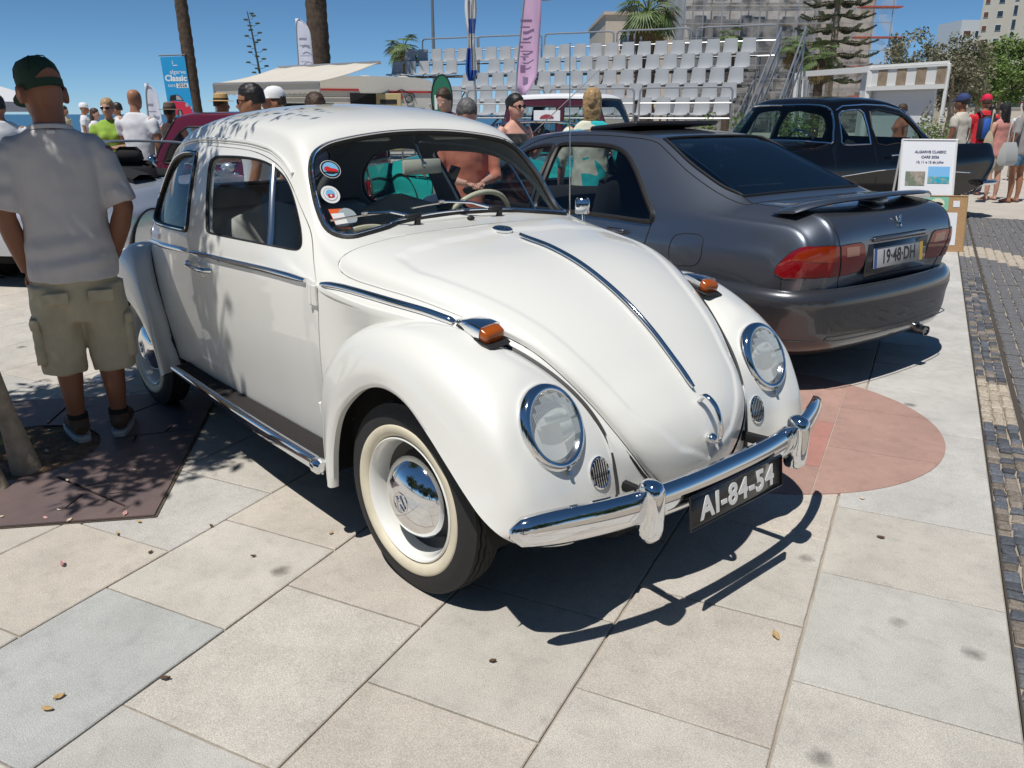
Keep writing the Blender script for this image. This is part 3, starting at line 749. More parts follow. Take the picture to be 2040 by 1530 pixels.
# --- hood, raised panel inside an embossed line
def hood_mesh():
    us = np.linspace(.0, HOOD_U, 120); vs = np.linspace(0, 4, 44)
    U, V = np.meshgrid(us, vs, indexing='ij')
    lim = np.interp(U, [0, 12.4, 12.7, 12.95, 13.15, 13.28, HOOD_U], [4, 4, 3.96, 3.9, 3.8, 3.66, 3.25]); V = V/4*lim
    P = BS(U, V); N = BS.normal(U, np.maximum(V, .02))
    def ss(a, b, x):
        t = np.clip((x-a)/(b-a), 0, 1); return t*t*(3-2*t)
    vlim = np.interp(U, [0, 2, 3, 5, 9, 11.5, 12.4, 12.75], [0, 0, 1.6, 2.45, 2.5, 2.62, 2.3, 0])
    raise_ = ss(0, .20, vlim-V)*(U > 2)*.0055
    P = P+N*raise_[..., None]
    # rolled edge and shut gap
    e = (4-V/lim*4)/4; P = P-N*(ss(.03, 0, e)*.004)[..., None]
    k = np.array([.0045]); dirv = P[:, -2]-P[:, -1]; dirv /= np.linalg.norm(dirv, axis=-1, keepdims=True); P[:, -1] += dirv*.005
    dr = P[-2]-P[-1]; dr /= np.linalg.norm(dr, axis=-1, keepdims=True); P[-1] += dr*.005
    P[:, 0, 1] = 0
    n, m_ = P.shape[:2]
    F = [(i*m_+j, (i+1)*m_+j, (i+1)*m_+j+1, i*m_+j+1) for i in range(n-1) for j in range(m_-1)]
    return P.reshape(-1, 3), F
P, F = hood_mesh(); V_, F_ = full(P, F)
hood = shell('bonnet', V_, F_, PAINT, BT, .012, BLACK, (-.1, 0, .5))
# dark gutter under the bonnet shut line
gm = MB(); ge = BS(np.array([p[0] for p in hood_edge if p[0] < 12.3]), np.array([p[1] for p in hood_edge if p[0] < 12.3]))
for sg in (1, -1):
    gm.tube([(p[0]*1-.004, p[1]*sg, p[2]-.011) for p in ge], .0060, 6)
gm.build('bonnet_seal', RUB, BT, True)
# --- doors
def side_piece(name, outer, holes, sg, m, thick, inset, off=0.0, parent=BT, inner=None, d=.22):
    P, F = panel(BS, outer, holes, d, d, off=off, inset=inset)
    if sg < 0: P, F = mirror_mesh(P, F)
    return shell(name, P, F, m, parent, thick, inner, (-1.2, 0, .8))
def loop3(uv, off=0.0, sg=1):
    u = np.array([p[0] for p in uv]); v = np.array([p[1] for p in uv]); P = BS(u, v)
    if off: P = P+BS.normal(u, v)*off
    P[:, 1] *= sg; return [tuple(p) for p in P]
# direction of the outward normal of the net
_n = BS.normal(np.array([19.0]), np.array([8.0]))[0]; OUT = 1 if _n[1] > 0 else -1
gt = MB()
for sg in (1, -1):
    dr = side_piece('door', door_uv, [dwin_uv], sg, PAINT, .03, .0035, OUT*.001, inner=INN)
    gl = side_piece('window_glass', dwin_uv, [], sg, WIN, 0, -.0, -OUT*.012, dr)
    s_ = MB(); s_.tube(loop3(dwin_uv, -OUT*.006, sg), .0075, 8, True); s_.build('window_seal', RUB, dr, True)
    q = side_piece('quarter_window', qwin_uv, [], sg, WIN, 0, 0, -OUT*.008, BT)
    s_ = MB(); s_.tube(loop3(qwin_uv, OUT*.001, sg), .0115, 8, True); s_.build('window_seal', RUB, q, True)
    s_ = MB(); s_.tube(loop3(qwin_uv, OUT*.011, sg), .0035, 6, True); s_.build('seal_trim', CHROME, q, True)
    # divider between the drop window and the hinged vent
    bar = uvp([(-1.012, 1.30), (-.985, 1.25), (-.95, 1.18), (-.905, 1.08), (-.885, 1.02)], BSK.side)
    s_ = MB(); s_.tube(loop3(bar, -OUT*.004, sg), .011, 8, flat=.6); s_.build('vent_divider', CHROME_D, dr, True)
    # door handle
    def hp(x, z, off):
        h = BSK.side(x, z); p = loop3([h], OUT*off, sg)[0]; return p
    s_ = MB(); s_.tube([hp(-1.585, .866, .012), hp(-1.575, .866, .030), hp(-1.53, .866, .043), hp(-1.47, .865, .045), hp(-1.42, .864, .042), hp(-1.385, .863, .030), hp(-1.378, .863, .006)], [.013, .015, .013, .010, .010, .011, .012], 12)
    s_.sphere(hp(-1.565, .868, .030), (.018, .012, .017), 12, 8)
    s_.build('door_handle', CHROME, dr, True)
    s_ = MB(); s_.sphere(hp(-1.475, .86, -.002), (.055, .010, .042), 20, 8); s_.build('handle_recess', PAINT, dr, True)
    # hinge by the belt line and lower hinge
    for z in (.895, .47):
        s_ = MB(); x0 = -.535
        a = hp(x0, z-.03, .010); b = hp(x0, z+.035, .010)
        s_.tube([a, b], .009, 10); s_.bbox(hp(x0+.016, z, .006), (.034, .012, .075), .004)
        s_.bbox(hp(x0-.014, z, .004), (.02, .010, .055), .003)
        s_.build('hinge', PAINT, dr, True)
    # belt mouldings
    for nm, par, pts in (('belt_trim', dr, [(-1.600, .911), (-1.40, .917), (-1.2, .923), (-1.0, .929), (-.8, .934), (-.575, .936)]),
                         ('belt_trim', BT, [(-.492, .934), (-.40, .934), (-.30, .930), (-.20, .923), (-.10, .913), (-.03, .903), (.03, .890), (.062, .882)]),
                         ('belt_trim', BT, [(-2.32, .872), (-2.25, .880), (-2.1, .888), (-1.95, .896), (-1.8, .904), (-1.645, .910)])):
        L = loop3(uvp(spline(pts, 4), BSK.side), OUT*.004, sg)
        s_ = MB(); n_ = len(L)
        rs = []
        for i, p in enumerate(L):
            k = .0125*min(1, .55+.45*min(i, n_-1-i)/1.5); p = Vector(p)
            u = Vector((0, 0, 1)); o_ = Vector((0, sg, 0)) 
            rs.append([p-u*k-o_*.006, p-u*k*.95+o_*.003, p-u*k*.45+o_*.008, p+o_*.0098, p+u*k*.45+o_*.008, p+u*k*.95+o_*.003, p+u*k-o_*.006])
        s_.rings(rs, False, True, True); s_.build(nm, CHROME, par, 60)
    # drip rail
    G = [(-.520, .965), (-.60, 1.018), (-.663, 1.076), (-.747, 1.165), (-.816, 1.232), (-.870, 1.270), (-.944, 1.312), (-1.02, 1.340), (-1.09, 1.355), (-1.263, 1.371), (-1.545, 1.376), (-1.774, 1.372), (-1.95, 1.353), (-2.07, 1.322), (-2.17, 1.278), (-2.27, 1.205), (-2.35, 1.11), (-2.40, 1.00), (-2.42, .90)]
    L = loop3(uvp(spline(G[5:], 3), BSK.side), OUT*.003, sg)
    s_ = MB(); s_.tube(L, .0075, 8); s_.tube([(p[0], p[1]+sg*.003, p[2]-.011) for p in L], .004, 6); rail = s_.build('drip_rail', PAINT, BT, True)
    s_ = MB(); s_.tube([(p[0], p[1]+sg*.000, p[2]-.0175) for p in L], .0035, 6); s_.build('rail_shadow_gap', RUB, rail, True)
    # wheel-house liners
    for xc in (0, -2.4):
        s_ = MB(); rs = []
        for k in range(33):
            a = R(-2)+R(190)*k/32 if xc == 0 else R(-10)+R(195)*k/32; c_, n_ = math.cos(a), math.sin(a); r_ = .425 if xc == 0 else .27
            rs.append([(xc+q*c_, sg*y, max(.10, .34+q*n_)) for q, y in ((.04, .555), (r_, .555), (r_, .60 if xc == 0 else .57), (r_, .735 if xc == 0 else .58))])
        s_.rings(rs, False); s_.build('wheel_housing', BLACK, BT, 60)
# --- windscreen and rear window
def glassfull(name, uv, mm, off):
    o_ = list(uv); lo, hi = uv[0][0], uv[-1][0]
    o_ += [(hi+(lo-hi)*k/12, 0.0) for k in range(1, 12)]
    P, F = panel(BS, o_, [], .2, .3, off=off); P[np.abs(P[:, 1]) < 2e-3, 1] = 0
    V_, F_ = full(P, F); return shell(name, V_, F_, mm, BT, 0, None, (-1.2, 0, .8))
wg = glassfull('windscreen', ws_uv, WIN, -OUT*.004); rg = glassfull('rear_window', rw_uv, WIN, -OUT*.004)
for g, uv in ((wg, ws_uv), (rg, rw_uv)):
    L = loop3(uv, OUT*.001, 1)+loop3(uv[1:-1][::-1], OUT*.001, -1)
    L2 = loop3(uv, OUT*.012, 1)+loop3(uv[1:-1][::-1], OUT*.012, -1)
    s_ = MB(); s_.tube(L, .013, 8, True); s_.build('window_seal', RUB, g, True)
    s_ = MB(); s_.tube(L2, .0055, 8, True); s_.build('seal_trim', CHROME, g, True)
# --- fenders
def fender(sk, name, sg, uv_end=None):
    S_ = sk.S; us = np.linspace(0, S_.nu-1, (S_.nu-1)*7+1); vs = np.linspace(0, S_.nv-1, (S_.nv-1)*6+1)
    U, V = np.meshgrid(us, vs, indexing='ij'); P = S_(U, V)
    cx = 0 if sk is FSK else -2.4
    lip = P[:, -1].copy(); c = np.array([cx, 0, .33])
    d = c-lip; d[:, 1] = 0; d /= np.linalg.norm(d, axis=1, keepdims=True)
    r1 = lip+d*.010+np.array([0, -.008, 0]); r2 = lip+d*.010+np.array([0, -.028, 0])
    P = np.concatenate([P, r1[:, None], r2[:, None]], 1)
    n, m_ = P.shape[:2]
    F = [(i*m_+j, (i+1)*m_+j, (i+1)*m_+j+1, i*m_+j+1) for i in range(n-1) for j in range(m_-1)]
    Q = P.reshape(-1, 3).copy()
    if sg < 0: Q, F = mirror_mesh(Q, F)
    return shell(name, Q, F, PAINT, BT, .008, BLACK, (cx, 0, .4), ang=50), P
for sg in (1, -1):
    ff, PF = fender(FSK, 'front_fender', sg); rf, PR = fender(RSK, 'rear_fender', sg)
    for P_, par in ((PF, ff), (PR, rf)):
        J = P_[:, 0].copy(); J[:, 1] = (J[:, 1]-.001)*sg
        s_ = MB(); s_.tube([tuple(q+np.array([0, 0, .003])) for q in J], .0068, 6); s_.build('fender_beading', mat('beading', (.05, .05, .052), .5), par, True)
# --- running boards
for sg in (1, -1):
    rb = MB(); N = 30
    def X(t): return -1.93+1.49*t
    rs = []
    for k in range(N+1):
        t = k/N; x = X(t); yi = .645; yo = .735+.028*math.sin(PI*min(t*1.2, 1)*.5)+.0
        rs.append([(x, sg*yi, .300), (x, sg*yi, .338), (x, sg*(yi+.03), .332), (x, sg*yo, .327), (x, sg*(yo+.005), .315), (x, sg*yo, .30)])
    rb.rings(rs, True, True, True); board = rb.build('running_board', mat('board_rubber', (.022, .019, .018), .7, bump=.2), BT, 40, fix=True)
    rg_ = MB()
    for k in range(9):
        y = .668+k*.0085; rg_.tube([(X(0.02), sg*y, .3325-(.004*k/9)), (X(.5), sg*(y+.001*k), .332-(.004*k/9)), (X(.985), sg*(y+.002*k), .332-(.004*k/9))], .0022, 5)
    rg_.build('rubber_ribs', MATS['board_rubber'], board, True)
    tr = MB(); rs = []
    for k in range(N+1):
        t = k/N; x = X(t); yo = .738+.030*math.sin(PI*min(t*1.2, 1)*.5); h = .010+.013*min(1, t*1.6)
        rs.append([(x, sg*(yo-.010), .332), (x, sg*yo, .333), (x, sg*(yo+.010), .329-h*.2), (x, sg*(yo+.0135), .329-h), (x, sg*(yo+.008), .325-h*1.9), (x, sg*(yo-.006), .322-h*2.05)])
    tr.rings(rs, True, True, True); tr.build('board_trim', CHROME, board, 50, fix=True)
    e = MB(); e.tube([(-.475, sg*.775, .312), (-.455, sg*.776, .312), (-.435, sg*.776, .312), (-.425, sg*.774, .311)], [.022, .030, .030, .020], 12); e.build('end_cap', CHROME, board, True)
# --- bumper
def bumper(xf, zc, ymax, curve, name, sgx):
    b = MB(); rs = []; N = 56
    for k in range(N+1):
        s = -1+2*k/N; a = abs(s)
        y = ymax*s; x = xf-sgx*curve*(a**2.6) if a < .985 else xf-sgx*curve*(a**2.6)
        tap = 1-.30*max(0, (a-.80)/.2)**2; end = math.sqrt(max(0, 1-max(0, (a-.955)/.045)**2)) if a > .955 else 1
        h = .052*tap*(.35+.65*end); dp = .026*(.4+.6*end)
        slope = -curve*2.6*(a**1.6)*(1 if s > 0 else -1)/ymax*sgx
        nx, ny = 1, -slope; L = math.hypot(nx, ny); nx /= L; ny /= L
        prof = [(-.4, -1.0), (.25, -.96), (.72, -.72), (.95, -.35), (1.0, .0), (.95, .35), (.72, .72), (.25, .96), (-.4, 1.0)]
        rs.append([(x+sgx*nx*dp*p, y+sgx*ny*dp*p, zc+h*q) for p, q in prof])
    b.rings(rs, False, True, True); o = b.build(name, CHROME, BT, 60, fix=True)
    so_ = o.modifiers.new('s', 'SOLIDIFY'); so_.thickness = .004; so_.offset = -1
    g = MB()
    for sg in (1, -1):
        y0 = .378*sg; x0 = xf-sgx*curve*((.378/ymax)**2.6)+sgx*.012
        pr_ = [(.0, .078), (.018, .081), (.034, .070), (.040, .050), (.034, .020), (.030, 0), (.034, -.030), (.040, -.060), (.038, -.080), (.022, -.094), (0, -.098)]
        rs = []
        for dz, kk, dx in ((-.097, .35, .012), (-.093, .72, .014), (-.080, .95, .017), (-.055, 1, .019), (-.02, .97, .021), (0, .95, .022), (.02, .97, .021), (.045, 1, .019), (.065, .97, .017), (.078, .80, .014), (.084, .50, .012), (.086, .15, .01)):
            q = []
            for k in range(20):
                a = 2*PI*k/20; q.append((x0-sgx*.006+sgx*dx+.036*kk*math.copysign(abs(math.cos(a))**.75, math.cos(a)), y0+.0315*kk*math.copysign(abs(math.sin(a))**.75, math.sin(a)), zc+dz))
            rs.append(q)
        g2 = MB(); g2.rings(rs, True, True, True); gg = g2.build('bumper_guard', CHROME, o, 60, fix=True)
    for sg in (1, -1):
        br = MB(); br.tube([(xf-sgx*.03, .31*sg, zc-.005), (xf-sgx*.18, .30*sg, zc-.01), (xf-sgx*.24, .30*sg, zc-.01)], .014, 8, flat=1.4)
        br.build('bumper_bracket', BLACK, o, True)
    return o
fb = bumper(.703, .446, .765, .150, 'front_bumper', 1); bumper(-3.13, .43, .74, .15, 'rear_bumper', -1)
# --- number plate: AI-84-54
PLB = mat('plate_black', (.010, .010, .012), .25, coat=.3); PLW = mat('plate_white', (.80, .80, .78), .5)
pm = MB(); Mp = frame((.740, -.010, .397), (0, 1, 0), (-.12, 0, 1)); pm.bbox((0, 0, 0), (.475, .108, .006), .002, Mp)
plate = pm.build('number_plate', PLB, BT, 40)
rim_ = MB(); rim_.tube([Mp @ Vector(q) for q in ((-.237, -.049, .004), (.237, -.049, .004), (.237, .049, .004), (-.237, .049, .004))], .0022, 6, True); rim_.build('plate_border', PLB, plate, True)
text('AI-84-54', .092, PLW, plate, Mp @ Matrix.Translation((0, -.001, .0035)), 'plate_lettering', .0012, sx=1.02, bold=.0030, gap=1.14)
# --- headlights
LENS = glass('headlamp_glass', (.92, .94, .95), 1.5, .03)
_t = LENS.node_tree; _o = _t.nodes['Material Output']; _p = _o.inputs[0].links[0].from_socket; _d = _t.nodes.new('ShaderNodeBsdfDiffuse'); _d.inputs[0].default_value = (.62, .64, .64, 1); _m = _t.nodes.new('ShaderNodeMixShader'); _m.inputs[0].default_value = .10; _g = _t.nodes.new('ShaderNodeNewGeometry'); _s = _t.nodes.new('ShaderNodeSeparateXYZ'); _t.links.new(_g.outputs['Position'], _s.inputs[0]); _a = _t.nodes.new('ShaderNodeMath'); _a.operation = 'MULTIPLY'; _a.inputs[1].default_value = 1050; _t.links.new(_s.outputs[1], _a.inputs[0]); _b = _t.nodes.new('ShaderNodeMath'); _b.operation = 'SINE'; _t.links.new(_a.outputs[0], _b.inputs[0]); _c = _t.nodes.new('ShaderNodeBump'); _c.inputs['Strength'].default_value = 1; _c.inputs['Distance'].default_value = .0007; _t.links.new(_b.outputs[0], _c.inputs['Height']); [_t.links.new(_c.outputs[0], n_.inputs['Normal']) for n_ in _t.nodes if n_.type in ('BSDF_GLOSSY', 'BSDF_DIFFUSE')]; _t.links.new(_p, _m.inputs[1]); _t.links.new(_d.outputs[0], _m.inputs[2]); _t.links.new(_m.outputs[0], _o.inputs[0])
for sg in (1, -1):
    ax = Vector((.91, sg*-.02, .415)).normalized(); c = Vector((.462, sg*.525, .655))
    up = Vector((0, 0, 1)); xd = up.cross(ax).normalized(); yd = ax.cross(xd)
    M = Matrix(((xd.x, yd.x, ax.x, c.x), (xd.y, yd.y, ax.y, c.y), (xd.z, yd.z, ax.z, c.z), (0, 0, 0, 1))) @ Matrix.Scale(1.14, 4, (0, 1, 0))
    h = MB(); h.lathe([(.104, -.10), (.107, -.04), (.111, -.022), (.113, -.008), (.110, .006), (.103, .016), (.094, .019), (.088, .014)], 48, M)
    hl = h.build('headlight', CHROME, BT, 60)
    h = MB(); h.lathe([(.093, .012), (.085, .004), (.074, -.022), (.052, -.055), (.025, -.072), (.001, -.076)], 40, M); h.build('reflector', mat('reflector', (.80, .81, .80), .14, 1.0), hl, True)
    h = MB(); h.sphere((0, 0, -.050), (.014, .014, .018), 12, 8, M); h.build('bulb', glass('bulb_glass', (.9, .9, .9), 1.4), hl, True)
    h = MB(); n = 48; rs = []
    for k in range(13):
        t = k/12; r_ = .0925*math.sin(t*PI/2); rs.append([Vector((r_*math.cos(2*PI*j/n), r_*math.sin(2*PI*j/n), .012+.018*math.cos(t*PI/2))) for j in range(n)])
    rs[0] = [Vector((.001*math.cos(2*PI*j/n), .001*math.sin(2*PI*j/n), .030)) for j in range(n)]
    h.rings([[M @ p for p in r_] for r_ in rs]); h.build('lens', LENS, hl, True)
    # flutes pressed in the glass
    h = MB()
    for k in range(-17, 18):
        x = k*.0048
        for (ya, yb) in (((.012, .080)), (-.032, .006)):
            if ya < 0 and k < 1: continue
            pts = []
            for q in range(5):
                y = ya+(yb-ya)*q/4+.0002; rr = math.hypot(x, y)
                if rr > .088: continue
                pts.append(M @ Vector((x+.03*(y-.05)*(x), y, .012+.018*math.sqrt(max(0, 1-(rr/.0925)**2))-.001)))
            if len(pts) > 2: h.tube(pts, .0011, 4)
    h.build('lens_fluting', mat('flute_glass', (.55, .60, .63), .15, coat=.5), hl, True)
    h = MB(); h.tube([M @ Vector((0, -.100, .012)), M @ Vector((0, -.108, .020))], .006, 8); h.tube([M @ Vector((.012, -.119, -.005)), M @ Vector((.012, -.119, .006))], .007, 8); h.build('rim_screw', CHROME_D, hl, True)
# --- horn grilles, turn signals on the fenders
def on_fender(y, z, sg):
    h = FSK.bvh.ray_cast(Vector((3, y, z)), Vector((-1, 0, 0))); p = h[0]; n = h[1]
    if n.x < 0: n = -n
    return Vector((p.x, p.y*sg, p.z)), Vector((n.x, n.y*sg, n.z))
for sg in (1, -1):
    p, n = on_fender(.400, .503, sg); up = Vector((0, 0, 1)); xd = up.cross(n).normalized(); M = frame(p, xd, n.cross(xd)) @ Matrix.Scale(1.22, 4, (0, 1, 0)) 
    h = MB(); h.lathe([(.039, -.004), (.040, .003), (.0365, .0055), (.033, .003)], 32, M @ Matrix.Rotation(0, 4, 'X')); gr = h.build('horn_grille', CHROME, BT, True)
    h = MB(); h.lathe([(.036, .0018), (.0005, .0018)], 24, M); h.build('grille_void', BLACK, gr)
    h = MB()
    for k in range(-3, 4):
        x = k*.0092; L = math.sqrt(.035**2-x*x); h.bbox((x, 0, .003), (.0034, 2*L, .004), .001, M)
    h.build('grille_bars', CHROME, gr)
    # turn signal
    c = Vector((.165, .528*sg, .866)); r = FSK.bvh.ray_cast(Vector((.165, .53, 2)), Vector((0, 0, -1))); 
    if r[0]: c.z = r[0].z+.005
    tilt = Matrix.Translation((c.x, c.y, c.z)) @ Matrix.Rotation(R(14), 4, 'Y') @ Matrix.Rotation(-sg*R(4), 4, 'X') @ Matrix.Rotation(sg*R(-4), 4, 'Z')
    secs = [(-.115, .008, .006, .0), (-.085, .024, .024, 0), (-.045, .036, .040, 0), (.0, .042, .048, 0), (.026, .043, .050, 0)]
    def ring(x, hw, ht, z0=0, n=16):
        out = []
        for k in range(n):
            a = 2*PI*k/n; cy = math.copysign(abs(math.cos(a))**.42, math.cos(a)); sz = math.copysign(abs(math.sin(a))**.42, math.sin(a))
            out.append(tilt @ Vector((x, hw*cy, z0+ht*(sz+1)/2+(0 if sz > 0 else 0))))
        return out
    h = MB(); h.rings([ring(x, hw, ht) for x, hw, ht, _ in secs], True, True, True); ts = h.build('turn_signal', CHROME, BT, 50)
    h = MB(); h.rings([ring(.026, .0395, .043, .001), ring(.044, .0385, .038, .001), ring(.051, .036, .034, .002), ring(.054, .029, .027, .004)], True, True, True); h.build('amber_lens', AMBER, ts, 50)
    h = MB(); h.rings([ring(-.125, .003, .001), ring(-.08, .028, .004), ring(-.02, .045, .005), ring(.05, .050, .005), ring(.075, .042, .004), ring(.08, .03, .003)], True, True, True); h.build('signal_gasket', RUB, ts, 50)
# --- bonnet trim, handle, badge
us = np.linspace(12.2, 4.75, 40); L = BS(us, us*0); NN = BS.normal(us, us*0+.02)*OUT
s_ = MB(); rs = []
for i, (p, n_) in enumerate(zip(L, NN)):
    k = .0085*min(1, .45+.55*min(i, 39-i)/1.2); p = Vector(p); p.y = 0; n_ = Vector((n_[0], 0, n_[2])).normalized(); p = p+n_*.0055
    rs.append([p+Vector((0, k*c_, 0))+n_*h_ for c_, h_ in ((-1, -.004), (-1, .002), (-.5, .0065), (0, .008), (.5, .0065), (1, .002), (1, -.004))])
s_.rings(rs, False, True, True); s_.build('bonnet_trim', CHROME, hood, 60)
hp_ = BS(np.array([4.3, 3.9, 3.4, 2.9]), np.zeros(4)); hn = BS.normal(np.array([4.3, 3.9, 3.4, 2.9]), np.zeros(4)+.02)*OUT
def off(i, d): return Vector((hp_[i][0]+hn[i][0]*d, 0, hp_[i][2]+hn[i][2]*d))
s_ = MB(); cur = spline([off(0, .002), off(0, .030), off(1, .047), off(2, .046), off(3, .034), off(3, .004)], 5)
s_.tube(cur, [.011]*4+[.0105]*(len(cur)-8)+[.013]*4, 12, flat=.75); s_.sphere(off(3, .006), (.02, .020, .016), 12, 8); s_.build('bonnet_handle', CHROME, hood, True)
pb = BS(np.array([12.75]), np.array([0.]))[0]; nb = Vector(BS.normal(np.array([12.75]), np.array([.02]))[0]*OUT); nb.y = 0; nb.normalize()
M = frame((pb[0], 0, pb[2]), (0, 1, 0), (0, 0, 0) if False else (-nb.z, 0, nb.x)); 
def vw_logo(M, r, m, parent, base=True):
    s_ = MB()
    if base: s_.lathe([(r*1.02, -.004), (r*1.04, .004), (r*.92, .0075), (r*.86, .004), (.001, .004)], 36, M)
    else: s_.lathe([(r, .0), (r, .003), (r*.88, .003), (r*.88, .0)], 32, M)
    t = .10*r; z = .0065 if base else .002
    for sx in (-1, 1):
        for a, b in (((-.28, .76), (0, .10)), ((-.62, .56), (-.30, -.66)), ((-.30, -.66), (0, -.08))):
            s_.tube([M @ Vector((sx*a[0]*r, a[1]*r, z)), M @ Vector((sx*b[0]*r, b[1]*r, z))], t, 6, flat=.6)
    return s_.build('round_badge', m, parent, 50)
vw_logo(M, .037, CHROME, hood)
# --- wipers, washer nozzle, mirror, aerial
for k, (y0, ye, ze) in enumerate(((-.235, -.42, 1.112), (.165, -.07, 1.132))):
    p0 = BSK.bvh.ray_cast(Vector((-.57, abs(y0), 3)), Vector((0, 0, -1)))[0]; base = Vector((p0.x, y0, p0.z))
    wp = MB(); wp.tube([base, base+Vector((.006, 0, .028))], [.013, .010], 10); wp.bbox(base+Vector((0, -.018, .032)), (.022, .065, .016), .004)
    wo = wp.build('wiper', RUB, BT, 50)
    def wsp(y, z, d):
        h = BSK.front(abs(y), z); P_ = BS(np.array([h[0]]), np.array([h[1]]))[0]; N_ = BS.normal(np.array([h[0]]), np.array([h[1]]))[0]*OUT
        return Vector((P_[0]+N_[0]*d, math.copysign(P_[1]+N_[1]*d, y), P_[2]+N_[2]*d))
    tip = wsp(ye+.01, ze+.004, .030); a_ = MB(); a_.tube([base+Vector((0, -.03, .034)), (base+tip)/2+Vector((0, 0, .025)), tip], [.007, .006, .004], 8)
    a_.build('wiper_arm', CHROME_D, wo, True)
    b_ = MB(); b_.tube([wsp(y_, z_, .020) for y_, z_ in ((ye-.13, ze-.006), (ye-.06, ze), (ye, ze+.003), (ye+.06, ze+.005), (ye+.13, ze+.006))], .0042, 6, flat=2.0, up=(1, 0, 0)); b_.bbox(tip, (.012, .028, .016), .004); b_.build('wiper_blade', CHROME_D, wo, True)
s_ = MB(); s_.bbox((-.545, 0, 1.096), (.022, .026, .016), .005); s_.build('washer_nozzle', RUB, BT, 50)
s_ = MB(); s_.tube(spline([(-.575, .640, .960), (-.575, .655, .99), (-.58, .665, 1.03), (-.585, .668, 1.062)], 4), [.009]*4+[.006]*9, 10); mi = s_.build('door_mirror', CHROME, BT, True)
s_ = MB(); Mm = Matrix.Translation((-.59, .668, 1.090)) @ Matrix.Rotation(R(-48), 4, 'Z'); s_.bbox((0, 0, 0), (.020, .064, .076), .028, Mm); s_.build('mirror_head', CHROME, mi, 60)
s_ = MB(); ab = Vector((-.61, .610, .975)); s_.cyl(ab, ab+Vector((0, 0, .03)), .010, 10); ae = s_.build('aerial', RUB, BT, True)
s_ = MB(); s_.tube([ab+Vector((0, 0, .03)), ab+Vector((-.01, 0, .4)), ab+Vector((-.02, 0, .78))], [.0030, .0024, .0018], 6); s_.sphere(ab+Vector((-.02, 0, .78)), .005, 8, 6); s_.build('aerial_rod', CHROME_D, ae, True)
# --- wheels
def wheel(cx, cy, steer, sg, parent, front=True):
    M = Matrix.Translation((cx, cy, .322)) @ Matrix.Rotation(steer, 4, 'Z') @ Matrix.Rotation(sg*-PI/2, 4, 'X')   # local z = outward
    n = 144
    tr = MB(); prof = [(.212, .050), (.235, .063), (.258, .066), (.285, .060), (.303, .050)]
    rs = [[Vector((r*math.cos(2*PI*k/n), r*math.sin(2*PI*k/n), h)) for k in range(n)] for r, h in prof]
    ys = []
    for g in range(5):
        c0 = .040-g*.020; ys += [(c0+.0075, .3185-abs(c0)*.12, 0), (c0-.0075, .3185-abs(c0)*.12, 0), (c0-.0080, .305-abs(c0)*.12, 1), (c0-.0120, .305-abs(c0)*.12, 1)]
    for h, r, dp in ys[:-2]:
        rs.append([Vector((r*math.cos(2*PI*k/n), r*math.sin(2*PI*k/n), h+.0022*(1 if (k//2) % 2 else -1)*(0 if abs(h) > .045 else 1))) for k in range(n)])
    for r, h in [(.303, -.050), (.285, -.060), (.25, -.066), (.20, -.055), (.19, -.05)]: rs.append([Vector((r*math.cos(2*PI*k/n), r*math.sin(2*PI*k/n), h)) for k in range(n)])
    # slight flat at the contact
    tr.rings([[M @ p for p in r_] for r_ in rs]); wh = tr.build('wheel', mat('tyre', (.018, .018, .019), .72, bump=.12, bscale=120), parent, 38)
    for v in wh.data.vertices:
        if v.co.z < .004: v.co.z = .004
    s_ = MB(); s_.lathe([(.2085, .052), (.213, .0605), (.222, .0665), (.232, .0695), (.242, .0695), (.2475, .0675), (.250, .062)], 72, M); s_.build('whitewall', WHITE_W, wh, 60)
    s_ = MB(); s_.lathe([(.207, .046), (.2075, .058), (.203, .0615), (.198, .058), (.192, .044), (.190, .038), (.186, .022), (.183, .006), (.180, -.004)], 64, M); s_.build('rim', PAINT, wh, 40)
    s_ = MB(); s_.lathe([(.180, -.004), (.165, -.016), (.150, -.022), (.132, -.012), (.12, .016), (.02, .016)], 64, M); s_.build('wheel_disc', mat('disc_recess_shade', (.02, .022, .025), .45), wh, 40)  # disc coloured near-black to stand in for the deep shade round the hubcap
    s_ = MB(); s_.lathe([(.134, .016), (.1375, .022), (.136, .030), (.126, .044), (.108, .060), (.085, .073), (.058, .082), (.03, .086), (.001, .087)], 56, M); hc = s_.build('hubcap', CHROME, wh, True)
    vw_logo(M @ Matrix.Translation((0, 0, .0845)) @ Matrix.Rotation(R(200), 4, 'Z'), .036, CHROME_D, hc, False)
    for k in range(5):
        s_ = MB(); a = 2*PI*k/5+.5; s_.bbox((.158*math.cos(a), .158*math.sin(a), .002), (.012, .02, .006), .003, M); s_.build('rim_slot', BLACK, wh)
    return wh
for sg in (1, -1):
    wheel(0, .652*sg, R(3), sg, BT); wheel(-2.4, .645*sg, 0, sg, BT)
# --- underbody
s_ = MB(); s_.bbox((-1.25, 0, .235), (2.9, 1.16, .12), .05); s_.bbox((.28, 0, .30), (.42, .60, .22), .05); s_.bbox((-2.5, 0, .32), (.8, .7, .26), .06)
s_.tube([(0, -.6, .30), (0, .6, .30)], .04, 8); s_.tube([(-2.4, -.6, .32), (-2.4, .6, .32)], .045, 8); s_.build('underbody', BLACK, BT, 50)
